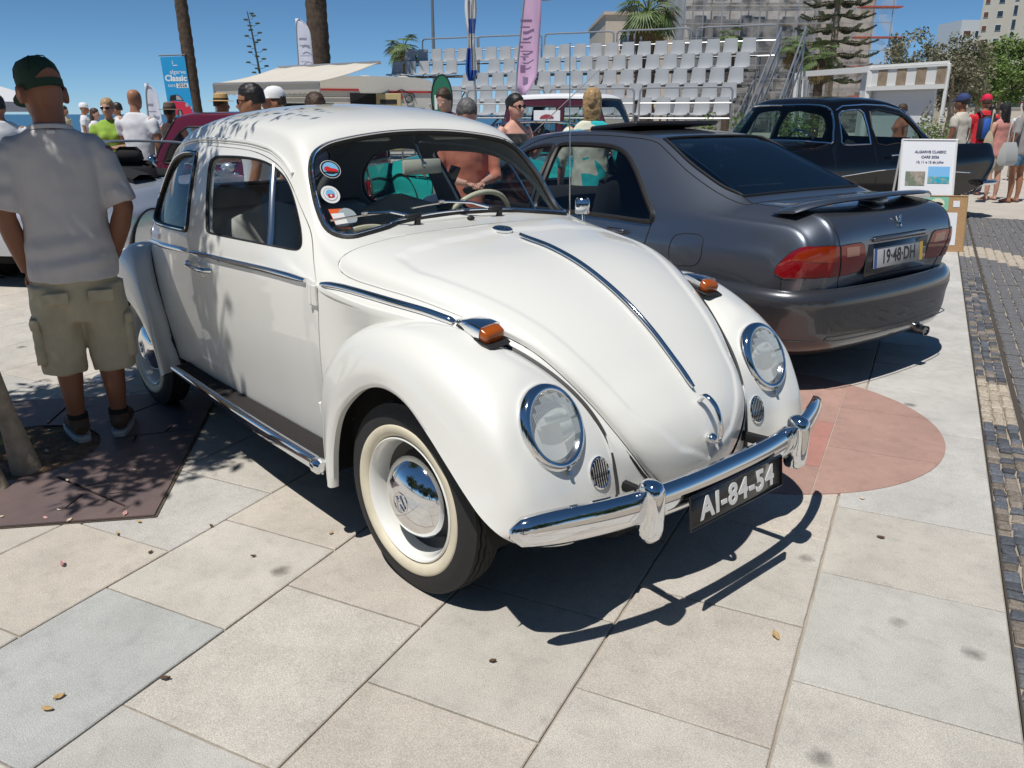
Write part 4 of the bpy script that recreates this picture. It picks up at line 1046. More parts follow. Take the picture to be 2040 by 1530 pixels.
# --- cabin
s_ = MB(); s_.bbox((-1.45, 0, .33), (2.1, 1.26, .06), .02); s_.build('cabin_floor', INN, BT)
def seat(x, y, m=VINYL):
    s_ = MB(); s_.bbox((x+.02, y, .47), (.50, .50, .16), .05)
    M = Matrix.Translation((x-.26, y, .50)) @ Matrix.Rotation(R(-16), 4, 'Y'); rs = []
    for k in range(11):
        t = k/10; z = .62*t; hw = .255*(1-.22*max(0, (t-.62)/.38)**2) if t < .93 else .255*.62*(1-(t-.93)/.07*.5); th = .065*(1-.35*t)
        if k == 10: hw *= .5; th *= .5
        rs.append([M @ Vector((th*math.copysign(abs(math.cos(a))**.7, math.cos(a)), hw*math.copysign(abs(math.sin(a))**.6, math.sin(a)), z)) for a in [2*PI*j/20 for j in range(20)]])
    s_.rings(rs, True, True, True); return s_.build('seat', m, BT, 60)
seat(-1.16, -.32); seat(-1.12, .32)
s_ = MB(); s_.bbox((-1.98, 0, .52), (.45, 1.15, .18), .06); s_.bbox((-2.22, 0, .76), (.13, 1.15, .52), .06, None); s_.build('rear_bench', VINYL, BT, 50)
s_ = MB(); rs = []
for k in range(21):
    y = -.60+1.2*k/20; q = abs(y)/.6; x = -.72-.06*q*q
    rs.append([(x, y, .78), (x-.03, y, .90), (x-.01, y, 1.0), (x+.04, y, 1.035-.02*q), (x+.14, y, 1.03-.03*q), (x+.16, y, .80)])
s_.rings(rs, True, True, True); s_.build('dashboard', mat('dash', (.50, .48, .42), .4), BT, 40)
Ms = Matrix.Translation((-.93, .32, .985)) @ Matrix.Rotation(R(-62), 4, 'Y')
s_ = MB(); n = 48; s_.tube([Ms @ Vector((.195*math.cos(2*PI*k/n), .195*math.sin(2*PI*k/n), 0)) for k in range(n)], .0115, 10, True); sw = s_.build('steering_wheel', CREAM, BT, True)
s_ = MB(); s_.sphere((0, 0, -.01), (.05, .05, .03), 14, 8, Ms)
for a in (0, PI): s_.tube([Ms @ Vector((.04*math.cos(a+PI/2), .04*math.sin(a+PI/2), -.01)), Ms @ Vector((.19*math.cos(a+PI/2), .19*math.sin(a+PI/2), 0))], .012, 8, flat=.5)
s_.tube([Ms @ Vector((0, 0, -.02)), Ms @ Vector((0, 0, -.35))], .02, 8); s_.build('wheel_hub', CREAM, sw, True)
# small round cover on the parcel side: cream grab handle low in the screen corner
s_ = MB(); s_.tube(spline([(-.74, -.44, 1.035), (-.76, -.40, 1.062), (-.77, -.30, 1.066), (-.75, -.22, 1.045)], 5), .011, 8); s_.build('grab_handle', CREAM, BT, True)
s_ = MB(); top = Vector((-.93, 0, 1.43)); s_.tube([top, (-.875, -.005, 1.34), (-.83, -.01, 1.285)], .005, 8); s_.sphere((-.83, -.01, 1.285), .012, 10, 8)
mr = s_.build('inner_mirror', CHROME, BT, True)
s_ = MB(); Mm = Matrix.Translation((-.86, -.0, 1.275)) @ Matrix.Rotation(R(-8), 4, 'Y'); s_.bbox((0, 0, 0), (.014, .19, .062), .006, Mm); s_.build('mirror_shell', mat('mirror_back', (.50, .48, .40), .5), mr, 50)
for sg in (1, -1):
    s_ = MB(); Mm = Matrix.Translation((-.98, .28*sg, 1.405)) @ Matrix.Rotation(R(20), 4, 'Y'); s_.bbox((0, 0, 0), (.14, .34, .015), .006, Mm); s_.build('sun_visor', VINYL, BT, 50)
# --- stickers on the windscreen
def disc_on(y, z, r, m, name, parent, d=.0015, ry=None, n=24):
    h = BSK.front(abs(y), z); u = np.array([h[0]]); v = np.array([h[1]]); P_ = BS(u, v)[0]; N_ = BS.normal(u, v)[0]*OUT; sg = math.copysign(1, y)
    p = Vector((P_[0], P_[1]*sg, P_[2])); nn = Vector((N_[0], N_[1]*sg, N_[2])); p = p-nn*.004+nn*d
    xd = Vector((0, 0, 1)).cross(nn).normalized(); return frame(p, xd, nn.cross(xd))
def sticker(y, z, layers, name, lab):
    M = disc_on(y, z, 0, None, name, wg); root = None
    for i, (kind, a, m) in enumerate(layers):
        s_ = MB(); zz = .001+i*.0006
        if kind == 'disc': s_.prism([(a[0]+a[2]*math.cos(2*PI*k/28), a[1]+a[2]*math.sin(2*PI*k/28)) for k in range(28)], zz-.0005, zz, M)
        else: s_.prism(a, zz-.0005, zz, M)
        o = s_.build('sticker' if i == 0 else 'sticker_print', m, wg if root is None else root)
        if root is None: root = o
    root['label'] = lab; return M, root
W_ = mat('sticker_white', (.75, .75, .74), .4); K_ = mat('sticker_black', (.015, .015, .018), .4); BL = mat('sticker_blue', (.18, .45, .68), .4); RD = mat('sticker_red', (.55, .02, .02), .4); OR = mat('sticker_orange', (.72, .12, .03), .4); GR = mat('sticker_grey', (.33, .38, .40), .5)
def rot(P, a): return [(x*math.cos(a)-y*math.sin(a), x*math.sin(a)+y*math.cos(a)) for x, y in P]
sticker(-.455, 1.287, [('disc', (0, 0, .041), K_), ('disc', (0, 0, .0385), W_), ('disc', (0, 0, .0365), K_), ('disc', (0, 0, .030), BL), ('poly', [(-.03, -.012), (-.016, -.020), (.002, -.0235), (.024, -.018), (.027, -.006), (.0, -.008)], K_),
    ('poly', [(-.026, -.002), (-.020, .010), (-.008, .012), (.002, .004), (.018, .000), (.026, -.006), (.022, -.013), (-.018, -.009)], RD)], 'sticker', 'round black-rimmed sticker with a red car')
sticker(-.495, 1.203, [('disc', (0, 0, .036), W_), ('disc', (0, 0, .027), GR), ('disc', (0, 0, .024), W_), ('disc', (0, .002, .018), BL), ('poly', [(-.012, -.014), (.012, -.014), (.012, .001), (-.012, .001)], RD), ('disc', (0, -.006, .004), W_)], 'sticker', 'round white club sticker')
sticker(-.463, 1.128, [('disc', (0, 0, .036), GR)], 'sticker', 'plain grey round sticker')
sticker(-.495, 1.122, [('poly', [(-.026, -.044), (.024, -.044), (.018, .044), (-.032, .044)], OR), ('poly', [(-.0255, -.032), (.0225, -.032), (.0195, .024), (-.0285, .024)], W_)], 'sticker', 'orange and white slip')
# tail lights
for sg in (1, -1): s_ = MB(); s_.sphere((-2.80, sg*.60, .60), (.05, .05, .08), 14, 10); s_.build('tail_light', mat('red_lens', (.35, .01, .01), .15), BT, True)
# ================================================================== people
def remesh(o, vox, smooth=4, disp=0.0, dscale=.12, name='f'):
    m = o.modifiers.new('r', 'REMESH'); m.mode = 'VOXEL'; m.voxel_size = vox; m.use_smooth_shade = True
    c = o.modifiers.new('c', 'SMOOTH'); c.factor = .6; c.iterations = smooth
    if disp:
        tx = bpy.data.textures.get('folds%.2f' % dscale) or bpy.data.textures.new('folds%.2f' % dscale, 'CLOUDS'); tx.noise_scale = dscale; tx.noise_depth = 1
        d = o.modifiers.new('d', 'DISPLACE'); d.texture = tx; d.strength = disp; d.mid_level = .5
    dg = bpy.context.evaluated_depsgraph_get(); me = bpy.data.meshes.new_from_object(o.evaluated_get(dg)); o.modifiers.clear(); old = o.data
    ms = list(old.materials); o.data = me; me.name = o.name
    me.materials.clear()
    for k in ms: me.materials.append(k)
    me.polygons.foreach_set('use_smooth', [True]*len(me.polygons)); return o
def skin(name, c): return mat(name, c, .5, noise=.06, nscale=12, spec=.35)
def cloth(name, c, b=.25): return mat(name, c, .9, sheen=.2, noise=.05, nscale=6, bump=b, bscale=16)
TAN = skin('skin_tan', (.36, .17, .10)); FAIR = skin('skin_fair', (.56, .32, .23)); DARKTAN = skin('skin_deep_tan', (.24, .10, .055)); PINK = skin('skin_pink', (.62, .34, .26))
HBR = mat('hair_brown', (.055, .030, .018), .6, noise=.3, nscale=40); HBK = mat('hair_black', (.014, .012, .011), .5); HBL = mat('hair_blonde', (.38, .25, .12), .55, noise=.35, nscale=60); HGR = mat('hair_grey', (.10, .10, .10), .6, noise=.5, nscale=60)
SHADES = mat('sunglasses', (.008, .008, .009), .12)
def ell(c, rx, ry, n=14, tilt=None):
    return [Vector((c[0]+rx*math.cos(2*PI*k/n), c[1]+ry*math.sin(2*PI*k/n), c[2]+(tilt or 0)*math.cos(2*PI*k/n))) for k in range(n)]
def stack(mb, secs, n=16):
    """secs: (x, y, z, rx, ry) rings stacked"""
    mb.rings([ell(s[:3], s[3], s[4], n) for s in secs], True, True, True)
def limb(mb, pts, rs, n=12): mb.tube(pts, rs, n)
def hand(mb, w_, d, sg, s=1.0, curl=.4, n=6):
    """palm and five fingers from the wrist w_ along d"""
    w_ = Vector(w_); d = Vector(d).normalized(); side = d.cross(Vector((0, 0, 1)))
    side = side.normalized() if side.length > .1 else Vector((0, 1, 0)); nrm = side.cross(d)
    p1 = w_+d*.085*s
    mb.tube([w_, w_+d*.03*s, p1], [.022*s, .032*s, .034*s], 10, flat=.45, up=tuple(nrm))
    for k, L_ in enumerate((.070, .080, .075, .058)):
        o = p1+side*((k-1.5)*.018*s)-d*.004; a = o+d*L_*.5*s-nrm*curl*.012*s; b = o+d*L_*(1-.3*curl)*s-nrm*curl*.045*s
        mb.tube([o, a, b], [.0088*s, .008*s, .0062*s], n)
    o = w_+d*.03*s-side*.028*s*sg; mb.tube([o, o+d*.03*s-side*.022*s*sg, o+d*.06*s-side*.026*s*sg], [.011*s, .0095*s, .0075*s], n)
def person(label, loc, face, H=1.72, sk=TAN, top=None, bottom=None, legs='trousers', sleeve=.5, hair=None, hairstyle='short', hat=None, shades=False, armL=None, armR=None, build=1.0,
           female=False, vox=.020, turn=0.0, shoes=None, nod=0.0, group=None, hem=.48, detail=False, strapless=False):
    """face: direction the chest faces (radians, world)"""
    T = thing('person', label, 'person', loc, face, group); T.scale = (H/1.75,)*3
    b = build; sw = .178*b if female else .195*b; hipw = (.165 if female else .155)*b; wst = (.125 if female else .150)*b; ch = (.150 if female else .172)*b
    armL = armL or ((-.02, .255*b, 1.15), (.05, .275*b, .90)); armR = armR or ((-.02, -.255*b, 1.15), (.05, -.275*b, .90))
    bd = MB()
    stack(bd, [(0, 0, .82, .08*b, .12*b), (0, 0, .92, .105*b, hipw), (0, 0, 1.0, .10*b, (hipw+wst)/2), (.005, 0, 1.10, .092*b, wst), (.01, 0, 1.25, .105*b, ch), (0, 0, 1.36, .098*b, sw*.93), (-.01, 0, 1.44, .065, sw*.72), (-.015, 0, 1.475, .05, .075)])
    if female: bd.sphere((.085, .07, 1.27), .062, 10, 8); bd.sphere((.085, -.07, 1.27), .062, 10, 8)
    Mh = Matrix.Translation((.01, 0, 1.50)) @ Matrix.Rotation(turn, 4, 'Z') @ Matrix.Rotation(nod, 4, 'Y')
    limb(bd, [(-.02, 0, 1.42), (-.015, 0, 1.50), (.0, 0, 1.56)], [.062 if not female else .052, .054 if not female else .045, .055])
    hs = MB()
    hs.rings([[Mh @ q for q in ell((x, 0, z-1.5), rx, ry, 16)] for x, z, rx, ry in ((.035, 1.515, .035, .030), (.028, 1.535, .062, .052), (.018, 1.565, .082, .064), (.008, 1.61, .094, .072), (.0, 1.655, .098, .076), (-.004, 1.695, .092, .072), (-.006, 1.725, .072, .057), (-.006, 1.745, .040, .032))], True, True, True)
    hs.tube([Mh @ Vector((.094, 0, .125)), Mh @ Vector((.118, 0, .088)), Mh @ Vector((.100, 0, .078))], [.009, .015, .010], 8)      # nose
    hs.tube([Mh @ Vector((.086, -.022, .052)), Mh @ Vector((.097, 0, .052)), Mh @ Vector((.086, .022, .052))], [.006, .009, .006], 8)  # lips
    hs.sphere(Mh @ Vector((.072, 0, .022)), (.022, .022, .018), 8, 6)
    for sg in (1, -1): hs.sphere(Mh @ Vector((-.005, .078*sg, .105)), (.020, .011, .034), 8, 8)
    bd.v += hs.v and []; bd.add(hs.v, hs.f)
    for sg, (el, wr) in ((1, armL), (-1, armR)):
        limb(bd, [(-.01, sg*(sw-.02), 1.415), (-.012, sg*(sw+.012), 1.37), ((el[0]-.012)/2, (sg*(sw+.02)+el[1])/2, (1.37+el[2])/2), el, ((el[0]*.6+wr[0]*.4), el[1]*.6+wr[1]*.4, el[2]*.6+wr[2]*.4), wr],
             [.050*b, .054*b, .047*b, .039*b, .040*b, .026*b])
    ft = .105
    for sg in (1, -1):
        limb(bd, [(0, sg*.085*b, .90), (.01, sg*.095*b, .72), (.015, sg*.098, .50), (-.005, sg*.102, .36), (-.01, sg*ft, .20), (0, sg*ft, .085)], [.088*b, .080*b, .056*b, .056*b, .043*b, .034])
        if not shoes: bd.tube([(-.05, sg*ft, .035), (.03, sg*ft, .045), (.12, sg*(ft+.01), .03), (.18, sg*(ft+.012), .022)], [.032, .040, .036, .022], 10, flat=.8)
    body = bd.build('body', sk, T); remesh(body, vox*(.8 if detail else 1), 3)
    hd = MB()
    for sg, (el, wr) in ((1, armL), (-1, armR)): hand(hd, wr, Vector(wr)-Vector(el), sg, .95)
    b2 = bmesh.new(); b2.from_mesh(body.data); tmp = hd.mesh('t'); b2.from_mesh(tmp); b2.to_mesh(body.data); b2.free(); body.data.polygons.foreach_set('use_smooth', [True]*len(body.data.polygons))
    if detail or not hat or True:
        fc = MB()
        for sg in (1, -1): fc.sphere(Mh @ Vector((.087, .030*sg, .128)), (.008, .013, .009), 8, 6)
        fc.build('eyes', mat('eye_white', (.55, .52, .48), .3), body, True)
    if top is not None:
        s_ = MB(); g = .014
        zb = .80 if legs != 'skirt' else .95
        secs = [(0, 0, zb, .125*b+g, hipw+.012+g), (0, 0, .92, .120*b+g, hipw+g), (0, 0, 1.05, .112*b+g, (hipw+wst)/2+g+.006), (.005, 0, 1.15, .108*b+g, wst+.02+g), (.01, 0, 1.26, .112*b+g, ch+g), (0, 0, 1.36, .102*b+g, sw*.96+g)]
        if not strapless: secs += [(-.01, 0, 1.44, .072+g, sw*.75+g), (-.016, 0, 1.483, .056+g, .082+g)]
        stack(s_, secs)
        if female: s_.sphere((.090, .07, 1.27), .068, 10, 8); s_.sphere((.090, -.07, 1.27), .068, 10, 8)
        if sleeve > 0:
            for sg, (el, wr) in ((1, armL), (-1, armR)):
                A = Vector((-.012, sg*(sw-.01), 1.405)); B = Vector((-.012, sg*(sw+.016), 1.365)); E_ = Vector(el); W2 = Vector(wr); pts = [A, B]
                if sleeve <= 1: pts += [B+(E_-B)*sleeve*.5, B+(E_-B)*sleeve]; rs = [.058*b, .068*b, .064*b, .066*b]
                else: pts += [(B+E_)/2, E_, E_+(W2-E_)*(sleeve-1)]; rs = [.058*b, .066*b, .058*b, .052*b, .040*b]
                s_.tube(pts, rs, 12)
        sh = s_.build('shirt' if not strapless else 'top', top, T); remesh(sh, vox, 3, .016, .10)
    if bottom is not None:
        s_ = MB(); stack(s_, [(0, 0, .80, .112*b, .155*b), (0, 0, .90, .122*b, hipw+.014), (0, 0, 1.0, .112*b, (hipw+wst)/2+.012)])
        if legs == 'skirt': stack(s_, [(0, 0, hem, .17, .22), (0, 0, .75, .14, .19), (0, 0, .9, .12*b, hipw+.015), (0, 0, 1.02, .11*b, wst+.012)])
        else:
            zl = {'trousers': .06, 'shorts': hem}[legs]
            for sg in (1, -1):
                pts = [(0, sg*.085*b, .92), (.01, sg*.098*b, .74), (.015, sg*.104, max(.52, zl+.02))]; rs = [.098*b, .098*b, .078*b]
                if zl < .4: pts += [(0, sg*.106, .32), (0, sg*.107, zl)]; rs += [.070, .062]
                else: pts += [(.012, sg*.106, zl)]; rs += [.088*b]
                s_.tube(pts, rs, 14)
        lo = s_.build({'trousers': 'trousers', 'shorts': 'shorts', 'skirt': 'skirt'}[legs], bottom, T); remesh(lo, vox, 3, .012, .10)
    if shoes:
        for sg in (1, -1):
            s_ = MB(); s_.tube([(-.06, sg*ft, .045), (-.03, sg*ft, .06), (.05, sg*ft, .055), (.13, sg*(ft+.01), .036), (.19, sg*(ft+.012), .030)], [.030, .044, .046, .044, .026], 12, flat=.85); s_.bbox((.06, sg*(ft+.004), .012), (.27, .09, .024), .012); s_.build('shoe', shoes, T, 50)
    if hair:
        s_ = MB()
        base = ((1.60, -.028, .086, .080), (1.64, -.018, .096, .085), (1.68, -.010, .100, .084), (1.715, -.008, .092, .075), (1.745, -.008, .066, .054), (1.762, -.008, .03, .025))
        s_.rings([[Mh @ q for q in ell((x, 0, z-1.5), rx, ry, 16)] for z, x, rx, ry in base], True, True, True)
        if hairstyle == 'long':
            s_.rings([[Mh @ q for q in ell((x, 0, z-1.5), rx, ry, 16)] for z, x, rx, ry in ((1.33, -.075, .030, .075), (1.42, -.075, .040, .088), (1.52, -.055, .055, .092), (1.60, -.040, .075, .090), (1.66, -.02, .09, .085))], True, True, True)
        if hairstyle == 'bun': s_.sphere(Mh @ Vector((-.10, 0, .17)), (.045, .05, .05), 10, 8)
        if hairstyle == 'clip': s_.sphere(Mh @ Vector((-.085, 0, .16)), (.05, .045, .085), 10, 8); s_.rings([[Mh @ q for q in ell((x, 0, z-1.5), rx, ry, 12)] for z, x, rx, ry in ((1.47, -.06, .03, .07), (1.56, -.05, .06, .085), (1.66, -.03, .08, .085))], True, True, True)
        h_ = s_.build('hair', hair, T, True); remesh(h_, vox*.6, 2, .010, .03)
    if shades:
        s_ = MB()
        for sg in (1, -1): s_.sphere(Mh @ Vector((.097, .031*sg, .127)), (.008, .026, .020), 12, 8); s_.tube([Mh @ Vector((.092, .055*sg, .133)), Mh @ Vector((.0, .080*sg, .130))], .004, 5)
        s_.tube([Mh @ Vector((.103, -.012, .132)), Mh @ Vector((.103, .012, .132))], .004, 6); s_.build('sunglasses', SHADES, T, True)
    if hat:
        kind, m = hat; s_ = MB()
        if kind == 'cap':
            s_.rings([[Mh @ q for q in ell((x, 0, z), rx, ry, 20)] for z, x, rx, ry in ((.160, -.004, .106, .086), (.20, -.004, .104, .086), (.235, -.006, .090, .076), (.262, -.006, .060, .052), (.272, -.006, .02, .018))], True, True, True)
            rs = []
            for k in range(9):
                a = -PI/2+PI*k/8; p = Vector((.06+.125*math.cos(a)**.8 if math.cos(a) > 1e-3 else .06, .080*math.sin(a), .165-.02*math.cos(a))); q_ = Vector((.06, .078*math.sin(a), .170))
                rs.append([Mh @ q_, Mh @ p, Mh @ (p+Vector((0, 0, -.006))), Mh @ (q_+Vector((0, 0, -.008)))])
            s_.rings(rs, True, True, True); s_.build('cap', m, T, 50)
        else:
            s_.rings([[Mh @ q for q in ell((0, 0, z), rx, ry, 24)] for z, rx, ry in ((.172, .175, .165), (.178, .172, .160), (.185, .105, .09), (.22, .102, .088), (.27, .095, .078), (.285, .06, .05), (.28, .02, .02))], True, True, True)
            s_.build('sun_hat', m, T, 50)
            s_ = MB(); s_.rings([[Mh @ q for q in ell((0, 0, z), rx, ry, 24)] for z, rx, ry in ((.187, .107, .092), (.215, .105, .091))]); s_.build('hat_band', HBR, T, True)
    return T
# ------------------------------------------------------------------ the man in the shade, seen from behind
def shade_man():
    T = thing('person', 'stout man seen from behind in grey T-shirt, khaki cargo shorts and dark green cap', 'person', (-2.085, -1.062, .011), R(166)); T.scale = (.95, .91, 1.0)
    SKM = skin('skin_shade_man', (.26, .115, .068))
    SH = mat('tshirt_grey', (.58, .56, .56), .92, sheen=.2, noise=.05, nscale=5, bump=.10, bscale=30)
    KH = mat('khaki_cotton', (.48, .43, .31), .92, sheen=.1, noise=.12, nscale=9, bump=.3, bscale=28)
    bd = MB()
    limb(bd, [(-.03, 0, 1.34), (-.025, 0, 1.42), (-.01, 0, 1.50)], [.082, .070, .070], 16)
    Mh = Matrix.Translation((-.005, 0, 1.475)) @ Matrix.Rotation(R(28), 4, 'Z') @ Matrix.Rotation(R(14), 4, 'Y')
    bd.rings([[Mh @ q for q in ell((x, 0, z), rx, ry, 20)] for x, z, rx, ry in ((.035, -.03, .04, .034), (.022, -.01, .074, .060), (.008, .03, .096, .074), (.0, .08, .104, .080), (-.004, .13, .102, .080), (-.006, .17, .088, .070), (-.006, .20, .05, .042))], True, True, True)
    bd.tube([Mh @ Vector((.10, 0, .075)), Mh @ Vector((.122, 0, .04)), Mh @ Vector((.104, 0, .028))], [.010, .016, .011], 8)
    for sg in (1, -1):
        bd.rings([[Mh @ Vector((-.002+ex, sg*(.078+oy), .068+ez)) for ex, oy, ez in [(r_*.020*math.cos(a), o_, r_*.036*math.sin(a)+.004) for a in [2*PI*k/12 for k in range(12)]]] for r_, o_ in ((.85, -.004), (1.0, .012), (1.25, .030), (1.0, .038))], True, True, True)
    arms = {1: ((-.012, .190, 1.325), (-.02, .250, 1.06), (.05, .200, .80)), -1: ((-.012, -.190, 1.325), (-.045, -.262, 1.07), (.045, -.185, .84))}
    for sg, (s0, el, wr) in arms.items():
        s0, el, wr = map(Vector, (s0, el, wr)); limb(bd, [s0, (s0+el)/2, el, el+(wr-el)*.35, el+(wr-el)*.7, wr], [.060, .057, .047, .049, .040, .031], 16)
    for sg in (1, -1):
        y0 = .095*sg+(.0)
        limb(bd, [(.01, y0, .62), (.015, y0, .45), (-.012, y0*1.02, .33), (-.02, y0*1.04, .22), (0, y0*1.04, .10), (.01, y0*1.04, .05)], [.08, .062, .062, .050, .038, .042], 16)
    body = bd.build('body', SKM, T); remesh(body, .0105, 4)
    bd = MB()
    for sg, (s0, el, wr) in arms.items(): hand(bd, wr, Vector(wr)-Vector(el)+Vector((.02, -.04*sg, -.03)), sg, 1.0)
    b2 = bmesh.new(); b2.from_mesh(body.data); b2.from_mesh(bd.mesh('t')); b2.to_mesh(body.data); b2.free(); body.data.polygons.foreach_set('use_smooth', [True]*len(body.data.polygons))
    s_ = MB()
    stack(s_, [(.01, 0, .765, .162, .204), (.015, 0, .84, .166, .206), (.02, 0, .92, .164, .200), (.02, 0, 1.0, .155, .188), (.01, 0, 1.10, .145, .188), (0, 0, 1.20, .138, .195), (-.005, 0, 1.29, .128, .200), (-.012, 0, 1.345, .105, .180), (-.02, 0, 1.385, .085, .145), (-.022, 0, 1.412, .080, .093)], 28)
    for sg, (s0, el, wr) in arms.items():
        s0, el = Vector(s0), Vector(el); s_.tube([Vector((-.012, sg*.10, 1.335)), Vector((-.012, sg*.165, 1.325)), s0+(el-s0)*.22, s0+(el-s0)*.50, s0+(el-s0)*.86, s0+(el-s0)*.93], [.060, .064, .068, .068, .073, .071], 20)
    sh = s_.build('shirt', SH, T); remesh(sh, .0085, 6, .014, .10)
    # soft folds running down the back and across the waist
    for v in sh.data.vertices:
        x, y, z = v.co
        k = max(0, 1-abs(z-.86)/.16); v.co.x -= .010*k*math.sin(z*62+y*9)*(1 if x < 0 else .2)
        k2 = max(0, 1-abs(z-1.12)/.22); v.co.x -= .007*k2*math.sin(y*38+z*6)
        if abs(y) > .19 and z > .95: v.co.x += .004*math.sin(z*70)
    nk = MB(); nk.rings([[Vector((-.020+rx*math.cos(2*PI*k/28), ry*math.sin(2*PI*k/28), z-.012*math.cos(2*PI*k/28))) for k in range(28)] for rx, ry, z in ((.086, .100, 1.400), (.084, .096, 1.416), (.078, .088, 1.420))]); nk.build('collar', SH, sh, True)
    tg = MB(); tg.bbox((-.112, .0, 1.397), (.004, .034, .014), .001); tg.build('care_label', mat('label_white', (.7, .7, .7), .8), sh)
    lg = MB(); lg.bbox((-.060, .358, 1.135), (.030, .003, .006), .001); lg.bbox((-.060, .356, 1.115), (.040, .003, .005), .001); lg.build('sleeve_print', mat('print_navy', (.03, .04, .07), .8), sh)
    s_ = MB(); stack(s_, [(.005, 0, .58, .125, .160), (.005, 0, .68, .140, .188), (.01, 0, .78, .140, .184), (.015, 0, .84, .135, .172)], 24)
    for sg in (1, -1): s_.tube([(.0, .095*sg, .74), (0, .105*sg, .60), (.0, .112*sg, .47), (.0, .114*sg, .36), (.0, .115*sg, .335)], [.118, .116, .108, .104, .102], 22)
    for v in range(0): pass
    so_ = s_.build('shorts', KH, T); remesh(so_, .0085, 4, .016, .08)
    for sg in (1, -1):
        pk = MB(); y = .205*sg; pk.bbox((-.01, y-.004*sg, .475), (.155, .045, .185), .018); pk.bbox((-.01, y+.004*sg, .575), (.170, .045, .060), .012)
        for dx in (-.035, .035): pk.bbox((-.01+dx, y+.020*sg, .47), (.008, .012, .17), .003)
        o = pk.build('cargo_pocket', KH, so_); remesh(o, .006, 3, .010, .05)
    s_ = MB()
    for y in (-.10, .10): s_.bbox((-.150, y, .70), (.010, .115, .055), .004)
    o = s_.build('back_pocket_flap', KH, so_); remesh(o, .004, 2, .004, .04); o['kind'] = 'stuff'
    for sg in (1, -1):
        c = Vector((.04, sg*.105, 0)); M = Matrix.Translation(c) @ Matrix.Rotation(sg*R(12), 4, 'Z')
        s_ = MB(); s_.tube([M @ Vector(p) for p in ((-.105, 0, .055), (-.08, 0, .068), (-.02, 0, .072), (.06, 0, .058), (.13, 0, .045), (.165, 0, .038))], [.028, .044, .046, .046, .042, .022], 16, flat=.85)
        s_.tube([M @ Vector((-.045, 0, .07)), M @ Vector((-.045, 0, .105))], [.046, .050], 16)
        sh_ = s_.build('shoe', mat('shoe_suede', (.10, .065, .04), .85, noise=.3, nscale=14, bump=.3), T, True)
        s_ = MB(); pr_ = [(-.125, -.030), (-.13, 0), (-.125, .030), (-.06, .044), (.06, .052), (.14, .046), (.185, .015), (.185, -.015), (.14, -.046), (.06, -.052), (-.06, -.044)]
        s_.prism(pr_, .0, .030, M); o = s_.build('sole', mat('sole_grey', (.40, .40, .39), .7), sh_, 30); mod_bevel(o, .007, 2)
        s_ = MB(); s_.tube([M @ Vector((-.045, 0, .088)), M @ Vector((-.045, 0, .128))], [.047, .049], 16); s_.build('sock', mat('sock_black', (.012, .012, .014), .9), sh_, True)
    CG = mat('cap_green', (.018, .050, .030), .85, bump=.25, bscale=40)
    s_ = MB(); n = 28
    s_.rings([[Mh @ q for q in ell((x, 0, z), rx, ry, n)] for z, x, rx, ry in ((.082, .002, .112, .088), (.115, .004, .116, .091), (.150, .008, .116, .091), (.185, .012, .106, .084), (.210, .014, .082, .066), (.224, .014, .05, .04), (.228, .014, .01, .01))], True, False, True)
    cp = s_.build('cap', CG, T, True)
    s_ = MB(); rs = []
    for k in range(11):
        a = -PI/2+PI*k/10; p = Vector((.075+.105*max(math.cos(a), 0)**.8, .086*math.sin(a), .092-.022*math.cos(a))); q_ = Vector((.06, .084*math.sin(a), .098))
        rs.append([Mh @ q_, Mh @ p, Mh @ (p+Vector((0, 0, -.006))), Mh @ (q_+Vector((0, 0, -.008)))])
    s_.rings(rs, True, True, True); s_.build('cap_brim', CG, cp, 50)
    s_ = MB(); rs = []
    for k in range(13):
        a = PI*.78+PI*.44*k/12; top = .150 if 2 < k < 10 else .118; top = .118+.034*math.sin(PI*k/12)
        rs.append([Mh @ Vector((.0+.1165*math.cos(a), .0925*math.sin(a), z)) for z in (.112, top)])
    s_.rings(rs, False); s_.build('cap_opening', SKM, cp, True)
    s_ = MB(); rs = []
    for k in range(13):
        a = PI*.78+PI*.44*k/12; rs.append([Mh @ Vector((.0+.119*math.cos(a), .095*math.sin(a), z)) for z in (.086, .114)])
    s_.rings(rs, False); s_.build('cap_strap', CG, cp, True)
    s_ = MB()
    for k in range(6):
        a = PI*k/3+.2; s_.tube([Mh @ Vector((.0+r_*.117*math.cos(a)+.01, r_*.092*math.sin(a), z)) for r_, z in ((1.0, .15), (.93, .187), (.72, .213), (.35, .2265), (.05, .229))], .0022, 5)
    o = s_.build('cap_seam', CG, cp, True); o['kind'] = 'stuff'
    return T
shade_man()
